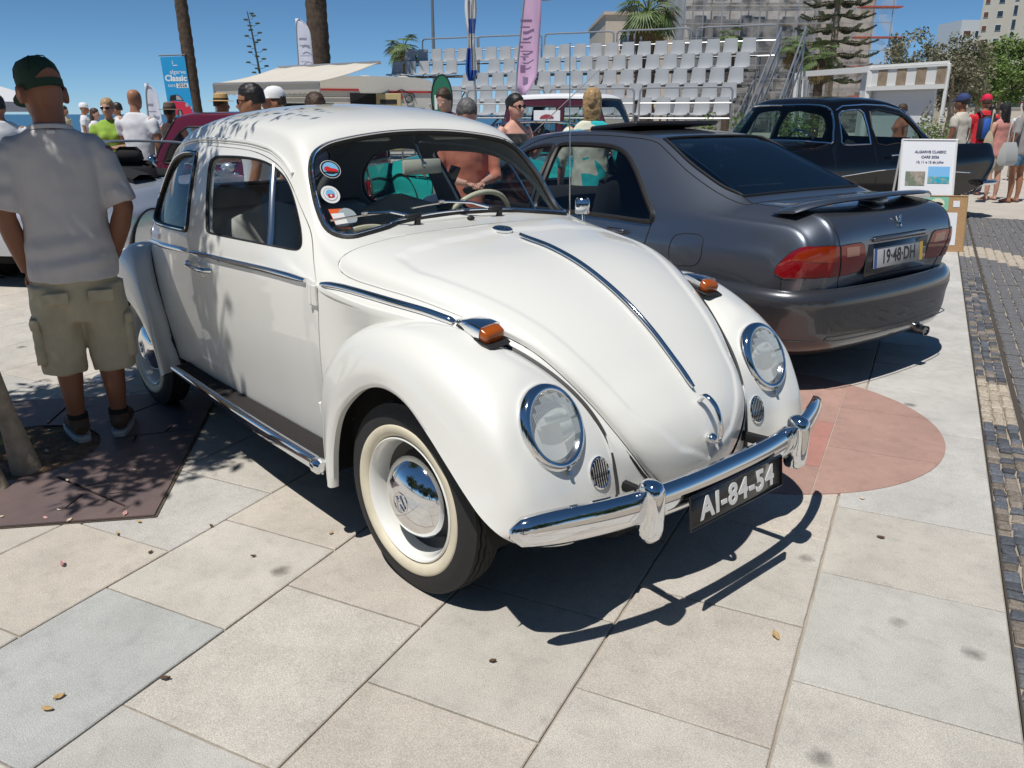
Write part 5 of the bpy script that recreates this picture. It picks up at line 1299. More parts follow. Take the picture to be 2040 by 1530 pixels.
# ================================================================== grey saloon
CG_ = [  # centre(x,z)  e(x,y,z)  b(x,y,z)  m(x,y,z)  sill(x,y,z) squareness
 ((.130, .500), (.150, .620, .500), (.210, .745, .500), (.300, .800, .480), (.420, .815, .360), 3.5),
 ((.128, .600), (.150, .640, .600), (.210, .765, .590), (.310, .822, .570), (.500, .822, .300), 3.5),
 ((.100, .720), (.125, .645, .712), (.190, .770, .700), (.330, .832, .640), (.560, .820, .270), 3.5),
 ((.098, .830), (.125, .640, .822), (.195, .765, .790), (.370, .836, .690), (.620, .815, .250), 3.5),
 ((.130, .920), (.165, .630, .905), (.240, .755, .858), (.430, .838, .715), (.680, .810, .240), 3.2),
 ((.215, .978), (.250, .625, .958), (.330, .752, .895), (.520, .840, .720), (.760, .805, .235), 3.0),
 ((.420, 1.000), (.430, .628, .980), (.480, .768, .902), (.650, .842, .715), (.850, .800, .230), 3.0),
 ((.600, 1.008), (.620, .640, .990), (.680, .780, .905), (.800, .843, .710), (.950, .800, .230), 3.0),
 ((.705, 1.020), (.720, .618, 1.015), (.820, .785, .908), (.930, .843, .705), (1.05, .800, .230), 3.2),
 ((1.10, 1.190), (1.10, .552, 1.178), (1.15, .790, .908), (1.20, .842, .700), (1.20, .800, .230), 3.0),
 ((1.46, 1.325), (1.45, .505, 1.308), (1.45, .792, .905), (1.45, .842, .700), (1.45, .800, .230), 2.8),
 ((1.80, 1.372), (1.78, .515, 1.338), (1.78, .794, .900), (1.78, .842, .695), (1.78, .800, .230), 2.6),
 ((2.20, 1.382), (2.20, .525, 1.342), (2.20, .795, .892), (2.20, .842, .690), (2.20, .800, .230), 2.6),
 ((2.60, 1.360), (2.58, .528, 1.318), (2.58, .794, .884), (2.58, .842, .685), (2.58, .800, .230), 2.6),
 ((2.90, 1.310), (2.86, .535, 1.250), (2.88, .792, .876), (2.88, .842, .680), (2.88, .800, .230), 2.8),
 ((3.30, 1.080), (3.22, .625, 1.040), (3.30, .785, .866), (3.30, .842, .670), (3.30, .800, .230), 3.0),
 ((3.58, .905), (3.50, .680, .900), (3.60, .775, .840), (3.60, .840, .650), (3.60, .800, .230), 3.0),
 ((3.95, .845), (3.95, .660, .825), (3.95, .755, .790), (3.95, .835, .620), (3.95, .800, .240), 3.0),
 ((4.25, .740), (4.20, .620, .720), (4.15, .740, .680), (4.15, .800, .560), (4.10, .780, .260), 3.0),
 ((4.36, .560), (4.32, .600, .560), (4.25, .720, .550), (4.22, .760, .480), (4.15, .760, .280), 3.0),
]
def civic_net():
    net = []
    for c, e, b, m, s_, n in CG_:
        row = arc_cols(c, e, n); e_, b_, m_, s2 = map(np.array, (e, b, m, s_))
        bul = .018 if c[1] > 1.1 else .010
        for t in (1/3, 2/3): q = e_+(b_-e_)*t; q[1] += bul; row.append(tuple(q))
        row += [b, tuple((b_+m_)/2+np.array([0, .006, 0])), m, tuple((m_+s2)/2+np.array([0, .015, 0])), s_]
        net.append(row)
    return net
CSK = Skin(civic_net(), 8, 8)
CIV = (0.027, 2.705, R(175.76))
def metal(name, c, rough=.32, m=.75, coat=1.0):
    return mat(name, c, rough, m, coat=coat, coatr=.03)
GPAINT = metal('graphite_paint', (.175, .195, .23), .33, .85)
TINT = glass('tinted_glass', (.72, .76, .77), 1.6)
SEATB = mat('black_cloth', (.012, .012, .014), .9)
TRIMB = mat('black_trim', (.014, .014, .015), .45)
REDL = mat('tail_lens_red', (.22, .004, .007), .10, coat=.5); AMBL = mat('tail_lens_amber', (.25, .024, .004), .10, coat=.5); CLRL = mat('tail_lens_clear', (.42, .20, .14), .15, coat=.5)
def half_outer(u0, wsB, wsT, blT, blB, uN, vN, notch1, notch2):
    """closed (u,v) outline of a half body with two notches on the centre line (rear first)"""
class CarNet:
    """body with openings from a control net; x forward from the rear bumper"""
    def __init__(s, sk, parent):
        s.sk = sk; s.S = sk.S; s.T = parent; n_ = s.S.normal(np.array([sk.S.nu*.55]), np.array([sk.S.nv-2.0]))[0]; s.out = 1 if n_[1] > 0 else -1
    def uvs(s, pts): return uvp(pts, s.sk.side)
    def body(s, notches, holes, m, inner, thick=.02, d=.25, name='body'):
        nu, nv = s.S.nu-1, s.S.nv-1; outer = []; u = 0.0
        for nt_ in notches:
            a = nt_[0][0]; k = max(2, int((a-u)/.25)); outer += [(u+(a-u)*i/k, 0.0) for i in range(k)]; outer += list(nt_); u = nt_[-1][0]
            outer = outer[:-1]
            outer.append((u, 0.0))
        k = max(2, int((nu-u)/.25)); outer += [(u+(nu-u)*i/k, 0.0) for i in range(1, k)]
        outer += [(nu, nv*i/(nv*4)) for i in range(nv*4)]+[(nu-nu*i/(nu*4), nv) for i in range(nu*4)]+[(0, nv-nv*i/(nv*4)) for i in range(nv*4)]
        P, F = panel(s.S, outer, holes, d, d); P[np.abs(P[:, 1]) < 2e-3, 1] = 0
        V_, F_ = full(P, F); c = s.S(np.array([nu*.5]), np.array([nv-1.0]))[0]
        return shell(name, V_, F_, m, s.T, thick, inner, (c[0], 0, c[2]))
    def piece(s, name, uv, m, off=0.0, sg=1, parent=None, thick=0, d=.2, holes=()):
        P, F = panel(s.S, uv, holes, d, d, off=s.out*off)
        if sg < 0: P, F = mirror_mesh(P, F)
        c = s.S(np.array([s.S.nu*.5]), np.array([s.S.nv-2.0]))[0]
        return shell(name, P, F, m, parent or s.T, thick, None, (c[0], 0, c[2]))
    def pane(s, name, notch, m, off=0.0):
        lo, hi = notch[0][0], notch[-1][0]; o_ = list(notch)+[(hi+(lo-hi)*k/8, 0.0) for k in range(1, 8)]
        P, F = panel(s.S, o_, [], .2, .3, off=s.out*off); P[np.abs(P[:, 1]) < 3e-3, 1] = 0
        V_, F_ = full(P, F); c = s.S(np.array([s.S.nu*.5]), np.array([s.S.nv-1.0]))[0]; return shell(name, V_, F_, m, s.T, 0, None, (c[0], 0, c[2]))
    def line(s, name, uv, r, m, off=0.0, sg=1, closed=False, parent=None, flat=None):
        u = np.array([p[0] for p in uv]); v = np.array([p[1] for p in uv]); P = s.S(u, v)+s.S.normal(u, v)*s.out*off; P[:, 1] *= sg
        mb = MB(); mb.tube([tuple(p) for p in P], r, 6, closed, flat=flat); return mb.build(name, m, parent or s.T, True)
def nspl(pts, n=4): return [(max(a, 0), max(b, 0)) for a, b in spline(pts, n)]
def road_wheel(parent, x, y, r, w_, sg, rim_m, name='wheel', dish=.02, style='steel', hub=.6, white=None):
    M = Matrix.Translation((x, y, r)) @ Matrix.Rotation(sg*-PI/2, 4, 'X'); s_ = MB()
    s_.lathe([(r*.62, w_*.40), (r*.72, w_*.50), (r*.88, w_*.48), (r*.97, w_*.40), (r, w_*.28), (r, -w_*.28), (r*.95, -w_*.45), (r*.6, -w_*.45)], 40, M); wh = s_.build(name, MATS['tyre'], parent, 50)
    if white: s_ = MB(); s_.lathe([(r*.66, w_*.47), (r*.72, w_*.515), (r*.84, w_*.50), (r*.86, w_*.48)], 40, M); s_.build('whitewall', white, wh, True)
    s_ = MB(); s_.lathe([(r*.64, w_*.36), (r*.645, w_*.47), (r*.60, w_*.44), (r*.56, w_*.25), (r*.5, w_*.15)]+([(r*.3, w_*.22), (r*.12, w_*.36), (.001, w_*.38)] if style != 'spoke' else [(r*.5, -w_*.2)]), 40, M); rim = s_.build('rim', rim_m, wh, 40)
    if style == 'spoke':
        s_ = MB(); s_.lathe([(r*.5, -w_*.18), (.001, -w_*.18)], 24, M); s_.build('brake', TRIMB, wh)
        for k in range(5):
            a = 2*PI*k/5; s_ = MB(); s_.tube([M @ Vector((r*.08*math.cos(a), r*.08*math.sin(a), w_*.34)), M @ Vector((r*.35*math.cos(a), r*.35*math.sin(a), w_*.33)), M @ Vector((r*.58*math.cos(a), r*.58*math.sin(a), w_*.36))], [r*.09, r*.07, r*.10], 8, flat=.6); s_.build('spoke', rim_m, rim, True)
    elif style == 'cap': s_ = MB(); s_.lathe([(r*.42, w_*.30), (r*.36, w_*.46), (r*.2, w_*.56), (.001, w_*.58)], 32, M); s_.build('hubcap', CHROME, rim, True)
    return wh
def civic():
    T = thing('saloon_car', 'dark grey metallic four-door saloon with boot spoiler, seen from its left rear', 'car', (CIV[0], CIV[1], 0), CIV[2])
    N = CarNet(CSK, T)
    BLn = [(8.12, 0.0), (8.10, 1.5), (8.10, 2.8), (8.16, 3.6), (8.40, 4.15), (8.85, 4.25), (9.45, 4.15), (9.90, 3.85), (10.06, 3.3), (10.10, 2.0), (10.12, 0.0)]
    WSn = [(13.95, 0.0), (13.93, 2.0), (13.95, 3.2), (14.1, 3.75), (14.6, 3.95), (15.2, 3.95), (15.6, 3.6), (15.75, 2.5), (15.8, 0.0)]
    def nsm(n_): 
        q = nspl(n_, 3); q[0] = n_[0]; q[-1] = n_[-1]; return q
    BLn, WSn = nsm(BLn), nsm(WSn)
    RW = [(9.27, 7.5), (9.30, 7.15), (9.46, 6.78), (10.01, 5.80), (10.5, 5.05), (10.81, 4.72), (11.07, 4.58), (11.33, 4.52), (12.07, 4.50), (12.38, 4.52), (12.47, 4.70), (12.44, 5.65), (12.42, 6.63), (12.40, 7.40), (12.2, 7.50), (11.2, 7.48), (10.2, 7.52), (9.5, 7.58)]
    FW = [(12.60, 4.60), (12.75, 4.50), (13.3, 4.52), (13.75, 4.65), (14.2, 5.0), (14.6, 5.6), (15.0, 6.5), (15.12, 7.1), (15.0, 7.35), (14.3, 7.40), (13.3, 7.42), (12.68, 7.42), (12.58, 7.3), (12.58, 6.6), (12.58, 5.6)]
    RWs, FWs = nspl(RW+[RW[0]], 2)[:-1], nspl(FW+[FW[0]], 2)[:-1]
    bd = N.body([BLn, WSn], [RWs, FWs], GPAINT, SEATB)
    g = N.pane('rear_window', BLn, glass('rear_tint', (.045, .06, .075), 2.2), -.002); N.pane('windscreen', WSn, TINT, -.002)
    for sg in (1, -1):
        N.line('window_seal', BLn, .010, TRIMB, .001, sg, parent=g)
        for nm, L in (('rear_door_window', RWs), ('front_door_window', FWs)):
            w_ = N.piece(nm, L, TINT, -.012, sg); N.line('window_frame', L, .023, TRIMB, .000, sg, True, w_, flat=.7)
        N.line('shut_line', nspl([(9.25, 7.5), (9.24, 8.08), (9.24, 8.94), (9.40, 9.5), (9.9, 9.9), (10.1, 10.6), (10.2, 11)]), .0035, TRIMB, .0, sg, parent=bd)
        N.line('shut_line', nspl([(12.52, 7.45), (12.5, 8.3), (12.5, 9.5), (12.5, 11)]), .0035, TRIMB, .0, sg, parent=bd)
        N.line('shut_line', nspl([(8.15, 3.55), (7.4, 3.35), (6.4, 3.2), (5.4, 3.1), (4.6, 2.95), (3.87, 2.94), (3.34, 2.7), (2.86, 2.56), (2.2, 2.35), (1.48, 2.05), (.72, 1.85), (.3, 1.8)]), .0032, TRIMB, .0, sg, parent=bd)
        N.line('shut_line', nspl([(1.83, 8.31), (1.3, 8.4), (.7, 8.5)]), .0028, TRIMB, 0, sg, parent=bd)
        N.line('drip_channel', nspl([(7.2, 3.9), (8.2, 4.62), (9.0, 4.62), (9.8, 4.36), (10.3, 4.12), (11.5, 4.05), (13, 4.1), (14, 4.3)]), .0035, TRIMB, .0, sg, parent=bd)
        if sg == 1:
            F8 = [(8.35, 7.95), (7.98, 7.90), (7.60, 8.10), (7.25, 8.65), (7.02, 9.12), (7.22, 9.32), (7.8, 9.36), (8.26, 9.36), (8.46, 9.18), (8.52, 8.64), (8.52, 8.15)]
            N.line('fuel_flap', nspl(F8+[F8[0]], 3)[:-1], .0026, TRIMB, 0, sg, True)
        to = [(2.93, 2.66), (3.06, 4.52), (3.27, 6.15), (3.39, 7.17), (3.36, 7.55), (3.14, 7.96), (2.72, 8.45), (2.36, 8.70), (2.1, 8.72), (1.83, 8.31), (1.62, 7.21), (1.53, 5.09), (1.49, 2.87), (1.48, 2.15)]
        ti = [(2.92, 2.51), (2.93, 1.61), (2.92, 1.12), (2.78, .98), (2.21, .88), (1.77, .87), (1.54, .93), (1.48, 1.17), (1.47, 2.0)]
        def dn(L): return dens(L, .22)
        t1 = N.piece('tail_light', dn(to), REDL, .005, sg, thick=.012); N.line('lamp_edge', dn(to), .0035, TRIMB, .002, sg, True, t1)
        t2 = N.piece('boot_light', dn(ti), REDL, .005, sg, thick=.012); N.line('lamp_edge', dn(ti), .0035, TRIMB, .002, sg, True, t2)
        am = [(2.87, 2.80), (3.0, 4.2), (3.1, 5.65), (3.15, 6.8), (3.1, 7.28), (2.77, 7.75), (2.50, 7.0), (2.35, 5.55), (2.20, 3.8), (2.17, 2.60)]
        N.piece('amber_lens', dn(am), AMBL, .0065, sg, t1, .002)
        N.piece('clear_lens', dn([(2.80, 2.02), (2.76, 1.17), (2.31, 1.12), (2.32, 1.88)]), CLRL, .0065, sg, t2, .002)
        s_ = MB(); s_.bbox((1.50, sg*.858, .775), (.15, .018, .030), .008); s_.build('door_handle', GPAINT, T, 50)
        s_ = MB(); s_.bbox((2.62, sg*.858, .77), (.15, .018, .030), .008); s_.build('door_handle', GPAINT, T, 50)
        s_ = MB(); s_.sphere((3.05, sg*.93, .93), (.08, .09, .065), 12, 8); s_.build('door_mirror', TRIMB, T, True)
        for x in (1.00, 3.62): road_wheel(T, x, sg*.735, .29, .185, sg, mat('alloy', (.5, .5, .52), .3, 1.0), style='spoke')
        rs = []
        for x in (.30, .55, 1.0, 2.3, 3.6, 4.2): rs.append([(x, sg*y, z) for y, z in ((.80, .26), (.84, .30), (.845, .36), (.80, .38))])
    # bumper wrapping the tail
    path = [(1.30, .838), (.95, .845), (.62, .850), (.42, .838), (.28, .795), (.185, .715), (.125, .58), (.095, .40), (.080, .20), (.075, 0)]
    path = [tuple(p) for p in spline(path, 4)]; path = path+[(x, -y) for x, y in path[:-1][::-1]]
    prof = [(-.020, .580), (.004, .590), (.030, .580), (.050, .558), (.060, .53), (.062, .49), (.052, .44), (.048, .36), (.040, .30), (.020, .255), (-.03, .240)]
    rs = []; n = len(path)
    for i, (x, y) in enumerate(path):
        a, b_ = path[max(i-1, 0)], path[min(i+1, n-1)]; t = Vector((b_[0]-a[0], b_[1]-a[1])).normalized(); nn = Vector((t.y, -t.x)); nn = nn if nn.dot(Vector((x-1.2, y))) > 0 else -nn
        k = min(1, .25+.75*min(i, n-1-i)/5)
        rs.append([(x+nn.x*d*(k if d > 0 else 1), y+nn.y*d*(k if d > 0 else 1), z) for d, z in prof])
    s_ = MB(); s_.rings(rs, False); bm_ = s_.build('rear_bumper', metal('bumper_paint', (.075, .078, .085), .28, .6), T, 60, fix=True)
    s_ = MB(); s_.tube([(x*1.0-.062 if abs(y) < .6 else x-.03, y*1.045, .318) for x, y in path], .0035, 5); s_.build('bumper_crease', bm_.data.materials[0], bm_, True)
    s_ = MB(); s_.rings([[(x+.02, y*.985, .262), (x+.0, y*1.01, .25), (x+.05, y*.97, .215), (x+.16, y*.90, .21)] for x, y in path], False); s_.build('bumper_skirt', TRIMB, bm_, True)
    # spoiler
    s_ = MB(); rs = []
    for k in range(41):
        y = -.705+1.41*k/40; a = abs(y)/.705; h = .052*(1-a**5) if a < 1 else 0; ch = .215*(1-.25*a**4); z = .982+h-.012*a; xr = .165+.14*a**3; th = .016 if a < .97 else .010
        rs.append([(xr+ch*cx, y, z+th*cz+.012*(1-cx)) for cx, cz in ((0, 0), (.05, .7), (.3, 1.0), (.7, .6), (1, -.3), (.7, -.6), (.3, -.5), (.05, -.5))])
    s_.rings(rs, True, True, True); sp = s_.build('spoiler', GPAINT, T, 50, fix=True)
    s_ = MB(); s_.bbox((.285, 0, 1.008), (.13, .12, .06), .02); s_.build('spoiler_strut', GPAINT, sp, 50)
    # plate and recess
    s_ = MB(); s_.bbox((.100, 0, .715), (.012, .64, .185), .006); s_.build('plate_recess', metal('recess_paint', (.04, .042, .05), .4, .5), T, 50)
    Mp = frame((.088, 0, .722), (0, -1, 0), (.10, 0, 1))
    s_ = MB(); s_.bbox((0, 0, 0), (.52, .112, .006), .002, Mp); pl = s_.build('number_plate', mat('plate_reflective', (.40, .41, .42), .4), T, 40)
    s_ = MB(); s_.box(-.259, -.232, -.0545, .0545, .0032, .0040, Mp); s_.build('blue_band', mat('plate_blue', (.02, .08, .35), .4), pl)
    s_ = MB(); s_.box(.228, .259, -.0545, .0545, .0032, .0040, Mp); s_.build('yellow_band', mat('plate_yellow', (.65, .42, .04), .4), pl)
    text('19\u00b748\u00b7DH', .105, TRIMB, pl, Mp @ Matrix.Translation((-.002, -.001, .0035)), 'plate_lettering', .0008, sx=.86, bold=.0018)
    s_ = MB(); s_.bbox((.092, 0, .828), (.02, .56, .028), .008); s_.build('plate_garnish', GPAINT, T, 50)
    Me = frame((.118, 0, .905), (0, -1, 0), (.28, 0, 1)); s_ = MB()
    s_.tube([Me @ Vector(p) for p in ((-.032, .034, .002), (.032, .034, .002), (.026, -.034, .002), (-.026, -.034, .002))], .003, 6, True)
    for sx in (1, -1): s_.tube([Me @ Vector((sx*.024, .031, .003)), Me @ Vector((sx*.013, 0, .003)), Me @ Vector((sx*.020, -.031, .003))], .0045, 6)
    s_.tube([Me @ Vector((-.013, 0, .003)), Me @ Vector((.013, 0, .003))], .0045, 6); s_.build('boot_badge', CHROME, T, True)
    s_ = MB(); s_.lathe([(.026, .0), (.030, .0), (.030, .16), (.026, .16), (.024, .01), (.001, .01)], 20, Matrix.Translation((.02, -.33, .235)) @ Matrix.Rotation(PI/2, 4, 'Y') @ Matrix.Scale(1.4, 4, (0, 1, 0))); s_.build('exhaust_pipe', CHROME_D, T, 50)
    s_ = MB(); s_.bbox((2.2, 0, .25), (3.8, 1.45, .16), .05); s_.build('underbody', BLACK, T)
    # cabin
    for y in (.36, -.36):
        s_ = MB(); s_.bbox((2.30, y, .50), (.5, .5, .16), .05); M = Matrix.Translation((2.07, y, .52)) @ Matrix.Rotation(R(-16), 4, 'Y'); s_.bbox((0, 0, .30), (.13, .48, .58), .06, M); s_.bbox((0, 0, .68), (.10, .26, .19), .05, M); s_.build('front_seat', SEATB, T, 60)
    s_ = MB(); s_.bbox((1.30, 0, .52), (.5, 1.3, .18), .05); s_.bbox((1.05, 0, .78), (.16, 1.3, .50), .06); s_.build('rear_seat', SEATB, T, 60)
    s_ = MB(); s_.bbox((3.15, 0, .78), (.45, 1.35, .22), .08); s_.build('dashboard', SEATB, T, 60)
    s_ = MB(); s_.bbox((.86, 0, .93), (.40, 1.1, .03), .01); s_.build('parcel_shelf', SEATB, T)
    s_ = MB(); M = Matrix.Translation((2.02, 0, 1.398)) @ Matrix.Rotation(R(5.0), 4, 'Y'); s_.bbox((0, 0, 0), (.46, .84, .030), .01, M); s_.build('sunroof', TRIMB, T, 50)
    s_ = MB(); s_.tube([(2.78, .565, 1.305), (2.2, .60, 1.62), (1.94, .62, 1.76)], [.004, .003, .002], 6); s_.build('aerial', CHROME_D, T, True)
    return T
civic()
# ================================================================== the other cars
def box_net(st):
    """stations: centre(x,z) e(x,y,z) b(x,y,z) m(x,y,z) s(x,y,z) squareness"""
    net = []
    for c, e, b, m, s_, n in st:
        row = arc_cols(c, e, n); e_, b_, m_, s2 = map(np.array, (e, b, m, s_))
        for t in (1/3, 2/3): q = e_+(b_-e_)*t; q[1] += .012; row.append(tuple(q))
        row += [b, tuple((b_+m_)/2+np.array([0, .008, 0])), m, tuple((m_+s2)/2+np.array([0, .01, 0])), s_]; net.append(row)
    return net
def nsm(n_):
    q = nspl(n_, 3); q[0] = n_[0]; q[-1] = n_[-1]; return q
BPAINT = mat('black_paint', (.0045, .0045, .006), .10, spec=.55)
# ---- long black fifties saloon
SED = [
 ((.12, .42), (.14, .60, .42), (.18, .80, .42), (.25, .90, .42), (.45, .90, .35), 3.5),
 ((.08, .60), (.10, .66, .62), (.10, .84, .62), (.16, .93, .56), (.40, .92, .38), 3.5),
 ((.10, .78), (.09, .66, .82), (.06, .84, .84), (.12, .945, .70), (.40, .93, .40), 3.5),
 ((.22, .88), (.16, .68, .92), (.06, .82, .995), (.12, .93, .80), (.45, .93, .40), 3.5),
 ((.50, .945), (.48, .68, .945), (.40, .82, 1.005), (.40, .945, .82), (.60, .93, .36), 3.5),
 ((.95, 1.000), (.92, .68, .985), (.80, .83, 1.005), (.80, .95, .80), (.90, .93, .34), 3.2),
 ((1.18, 1.035), (1.15, .66, 1.030), (1.10, .845, 1.005), (1.10, .955, .78), (1.15, .93, .34), 3.2),
 ((1.42, 1.30), (1.46, .62, 1.265), (1.40, .86, 1.000), (1.40, .955, .76), (1.40, .93, .34), 2.6),
 ((1.68, 1.50), (1.75, .60, 1.430), (1.75, .865, .998), (1.75, .955, .75), (1.75, .93, .34), 2.4),
 ((2.05, 1.59), (2.10, .61, 1.500), (2.10, .87, .996), (2.10, .955, .75), (2.10, .93, .34), 2.3),
 ((2.50, 1.61), (2.50, .62, 1.525), (2.50, .87, .994), (2.50, .955, .75), (2.50, .93, .34), 2.3),
 ((2.95, 1.59), (2.92, .62, 1.505), (2.95, .87, .992), (2.95, .955, .75), (2.95, .93, .34), 2.4),
 ((3.18, 1.54), (3.05, .64, 1.460), (3.10, .87, .990), (3.10, .955, .75), (3.10, .93, .34), 2.8),
 ((3.42, 1.30), (3.16, .74, 1.260), (3.18, .87, .990), (3.20, .955, .75), (3.20, .93, .34), 3.2),
 ((3.62, 1.06), (3.30, .80, 1.050), (3.30, .88, .985), (3.32, .955, .75), (3.32, .93, .34), 3.2),
 ((3.95, 1.03), (3.90, .66, 1.000), (3.90, .86, .960), (3.90, .955, .75), (3.90, .93, .36), 3.0),
 ((4.60, .97), (4.60, .62, .935), (4.60, .84, .920), (4.60, .95, .72), (4.60, .92, .38), 3.0),
 ((4.98, .86), (4.95, .60, .830), (4.95, .82, .85), (4.92, .93, .66), (4.85, .90, .38), 3.0),
 ((5.08, .60), (5.05, .60, .58), (5.02, .82, .58), (5.00, .90, .50), (4.92, .88, .38), 3.0),
]
def fifties(name, label, loc, rz, paint, roofpaint=None, scale=1.0):
    sk = Skin(box_net(SED), 6, 6); T = thing(name, label, 'car', loc, rz); T.scale = (scale,)*3; N = CarNet(sk, T)
    RWn = nsm([(6.12, 0.0), (6.10, 1.5), (6.15, 2.9), (6.5, 3.7), (7.0, 3.85), (7.5, 3.6), (7.75, 2.6), (7.80, 0.0)])
    WSn = nsm([(12.25, 0.0), (12.2, 2.0), (12.2, 3.0), (12.35, 3.8), (12.8, 4.4), (13.3, 4.9), (13.8, 4.9), (13.95, 4.4), (13.95, 3.6), (13.9, 2.0), (13.9, 0.0)])
    FWo = [(2.56, 1.035), (2.56, 1.40), (2.70, 1.435), (2.90, 1.42), (3.00, 1.385), (3.03, 1.25), (3.06, 1.10), (3.05, 1.035), (2.8, 1.03)]
    RWo = [(1.52, 1.045), (1.56, 1.16), (1.66, 1.28), (1.80, 1.37), (2.05, 1.41), (2.44, 1.415), (2.44, 1.035), (2.1, 1.035), (1.8, 1.035)]
    FWu, RWu = [N.uvs(dens([p for p in spline(L+[L[0]], 2)][:-1], .08)) for L in (FWo, RWo)]
    bd = N.body([RWn, WSn], [FWu, RWu], paint, SEATB, .02, .3)
    ws = N.pane('windscreen', WSn, mat_green, -.002); rw = N.pane('rear_window', RWn, mat_green, -.002)
    for sg in (1, -1):
        N.line('screen_trim', WSn, .013, CHROME, .004, sg, parent=ws); N.line('screen_trim', RWn, .011, CHROME, .004, sg, parent=rw)
        for L in (FWu, RWu): w_ = N.piece('side_window', L, mat_green, -.01, sg); N.line('window_frame', L, .010, CHROME if L is FWu else TRIMB, .004, sg, True, w_)
        P_ = N.uvs([(.12, .62), (.7, .64), (1.3, .68), (1.9, .74), (2.5, .72), (3.3, .66), (4.2, .63), (4.9, .62)]); N.line('side_moulding', P_, .010, CHROME, .006, sg, parent=bd)
        for xx in (1.50, 2.50, 3.25): N.line('shut_line', N.uvs([(xx+(.0 if xx > 2 else .05), 1.0), (xx, .8), (xx, .6), (xx, .42)]), .004, TRIMB, .001, sg, parent=bd)
        P_ = N.uvs([(1.48, 1.15), (1.6, 1.34), (1.8, 1.44), (2.1, 1.49), (2.5, 1.50), (2.9, 1.48), (3.03, 1.43)]); N.line('drip_rail', P_, .009, CHROME, .006, sg, parent=bd)
        for x in (2.36, 2.98 if 0 else 1.72): s_ = MB(); s_.bbox((x-.15, sg*.972, .90), (.16, .02, .026), .008); s_.build('door_handle', CHROME, T, 50)
        for x in (1.10, 4.10): road_wheel(T, x, sg*.80, .345, .17, sg, paint, style='cap', white=WHITE_W)
        s_ = MB(); s_.sphere((.03, sg*.78, .86), (.05, .06, .10), 12, 10); s_.build('tail_lamp', REDL, T, True)
        s_ = MB(); M = Matrix.Translation((5.06, sg*.66, .74)) @ Matrix.Rotation(PI/2, 4, 'Y'); s_.lathe([(.11, -.06), (.115, .02), (.10, .035), (.001, .05)], 28, M); s_.build('headlight', CHROME, T, True)
    for x, d, nm in ((-.06, -1, 'rear_bumper'), (5.20, 1, 'front_bumper')):
        path = spline([(x-d*.50, .97), (x-d*.20, .95), (x-d*.04, .80), (x, .45), (x, 0), (x, -.45), (x-d*.04, -.80), (x-d*.20, -.95), (x-d*.50, -.97)], 4)
        s_ = MB(); s_.tube([(a, b, .49) for a, b in path], .085, 10, flat=.45, up=(0, 0, 1)); b_ = s_.build(nm, CHROME, T, True)
        for y in (.5, -.5): s_ = MB(); s_.sphere((x+d*.04, y, .52), (.05, .05, .12), 12, 8); s_.build('bumper_guard', CHROME, b_, True)
    s_ = MB(); s_.bbox((2.55, 0, .30), (4.3, 1.5, .14), .05); s_.build('underbody', BLACK, T)
    for x, y, w_ in ((2.95, 0, 1.4), (1.85, 0, 1.4)): s_ = MB(); s_.bbox((x, y, .56), (.5, w_, .2), .06); s_.bbox((x-.28, y, .82), (.16, w_, .55), .06); s_.build('bench_seat', SEATB, T, 50)
    s_ = MB(); s_.bbox((3.45, 0, .90), (.3, 1.5, .22), .08); s_.build('dashboard', paint, T, 50)
    s_ = MB(); Ms = Matrix.Translation((3.22, .38, 1.02)) @ Matrix.Rotation(R(-60), 4, 'Y'); s_.tube([Ms @ Vector((.21*math.cos(2*PI*k/30), .21*math.sin(2*PI*k/30), 0)) for k in range(30)], .012, 8, True); s_.build('steering_wheel', CHROME, T, True)
    return T
mat_green = glass('greenish_glass', (.58, .68, .66), 1.5)
c_ = at(7.15, 12.55); fifties('saloon_car', 'long glossy black fifties saloon with wraparound windscreen behind the sign boards', (c_[0]-.92, c_[1]+.20, 0), R(-103), BPAINT, scale=1.06)
# ---- low open roadsters
ROAD = [
 ((.06, .30), (.08, .50, .30), (.12, .66, .30), (.20, .74, .30), (.40, .76, .22), 3.2),
 ((.00, .50), (.03, .52, .50), (.07, .70, .49), (.15, .79, .46), (.40, .80, .24), 3.2),
 ((.03, .68), (.06, .52, .67), (.10, .70, .64), (.20, .82, .56), (.45, .81, .24), 3.0),
 ((.25, .80), (.26, .52, .79), (.28, .70, .75), (.34, .83, .60), (.60, .82, .22), 2.8),
 ((.80, .87), (.80, .54, .86), (.80, .72, .80), (.80, .85, .62), (.90, .83, .20), 2.8),
 ((1.30, .885), (1.30, .56, .87), (1.30, .73, .81), (1.30, .84, .60), (1.30, .82, .20), 2.8),
 ((1.80, .885), (1.80, .57, .865), (1.80, .74, .805), (1.80, .835, .58), (1.80, .82, .20), 2.8),
 ((2.30, .89), (2.30, .57, .865), (2.30, .735, .80), (2.30, .835, .58), (2.30, .82, .20), 2.8),
 ((2.60, .885), (2.60, .55, .86), (2.60, .72, .79), (2.60, .84, .60), (2.60, .82, .20), 2.6),
 ((3.10, .84), (3.10, .53, .81), (3.10, .71, .77), (3.10, .86, .60), (3.10, .82, .22), 2.6),
 ((3.60, .74), (3.55, .50, .72), (3.55, .68, .69), (3.50, .83, .54), (3.45, .80, .24), 2.6),
 ((3.88, .56), (3.84, .46, .55), (3.78, .64, .53), (3.70, .76, .46), (3.62, .76, .26), 2.6),
 ((3.92, .36), (3.88, .44, .36), (3.82, .60, .35), (3.74, .70, .33), (3.66, .72, .26), 2.6),
]
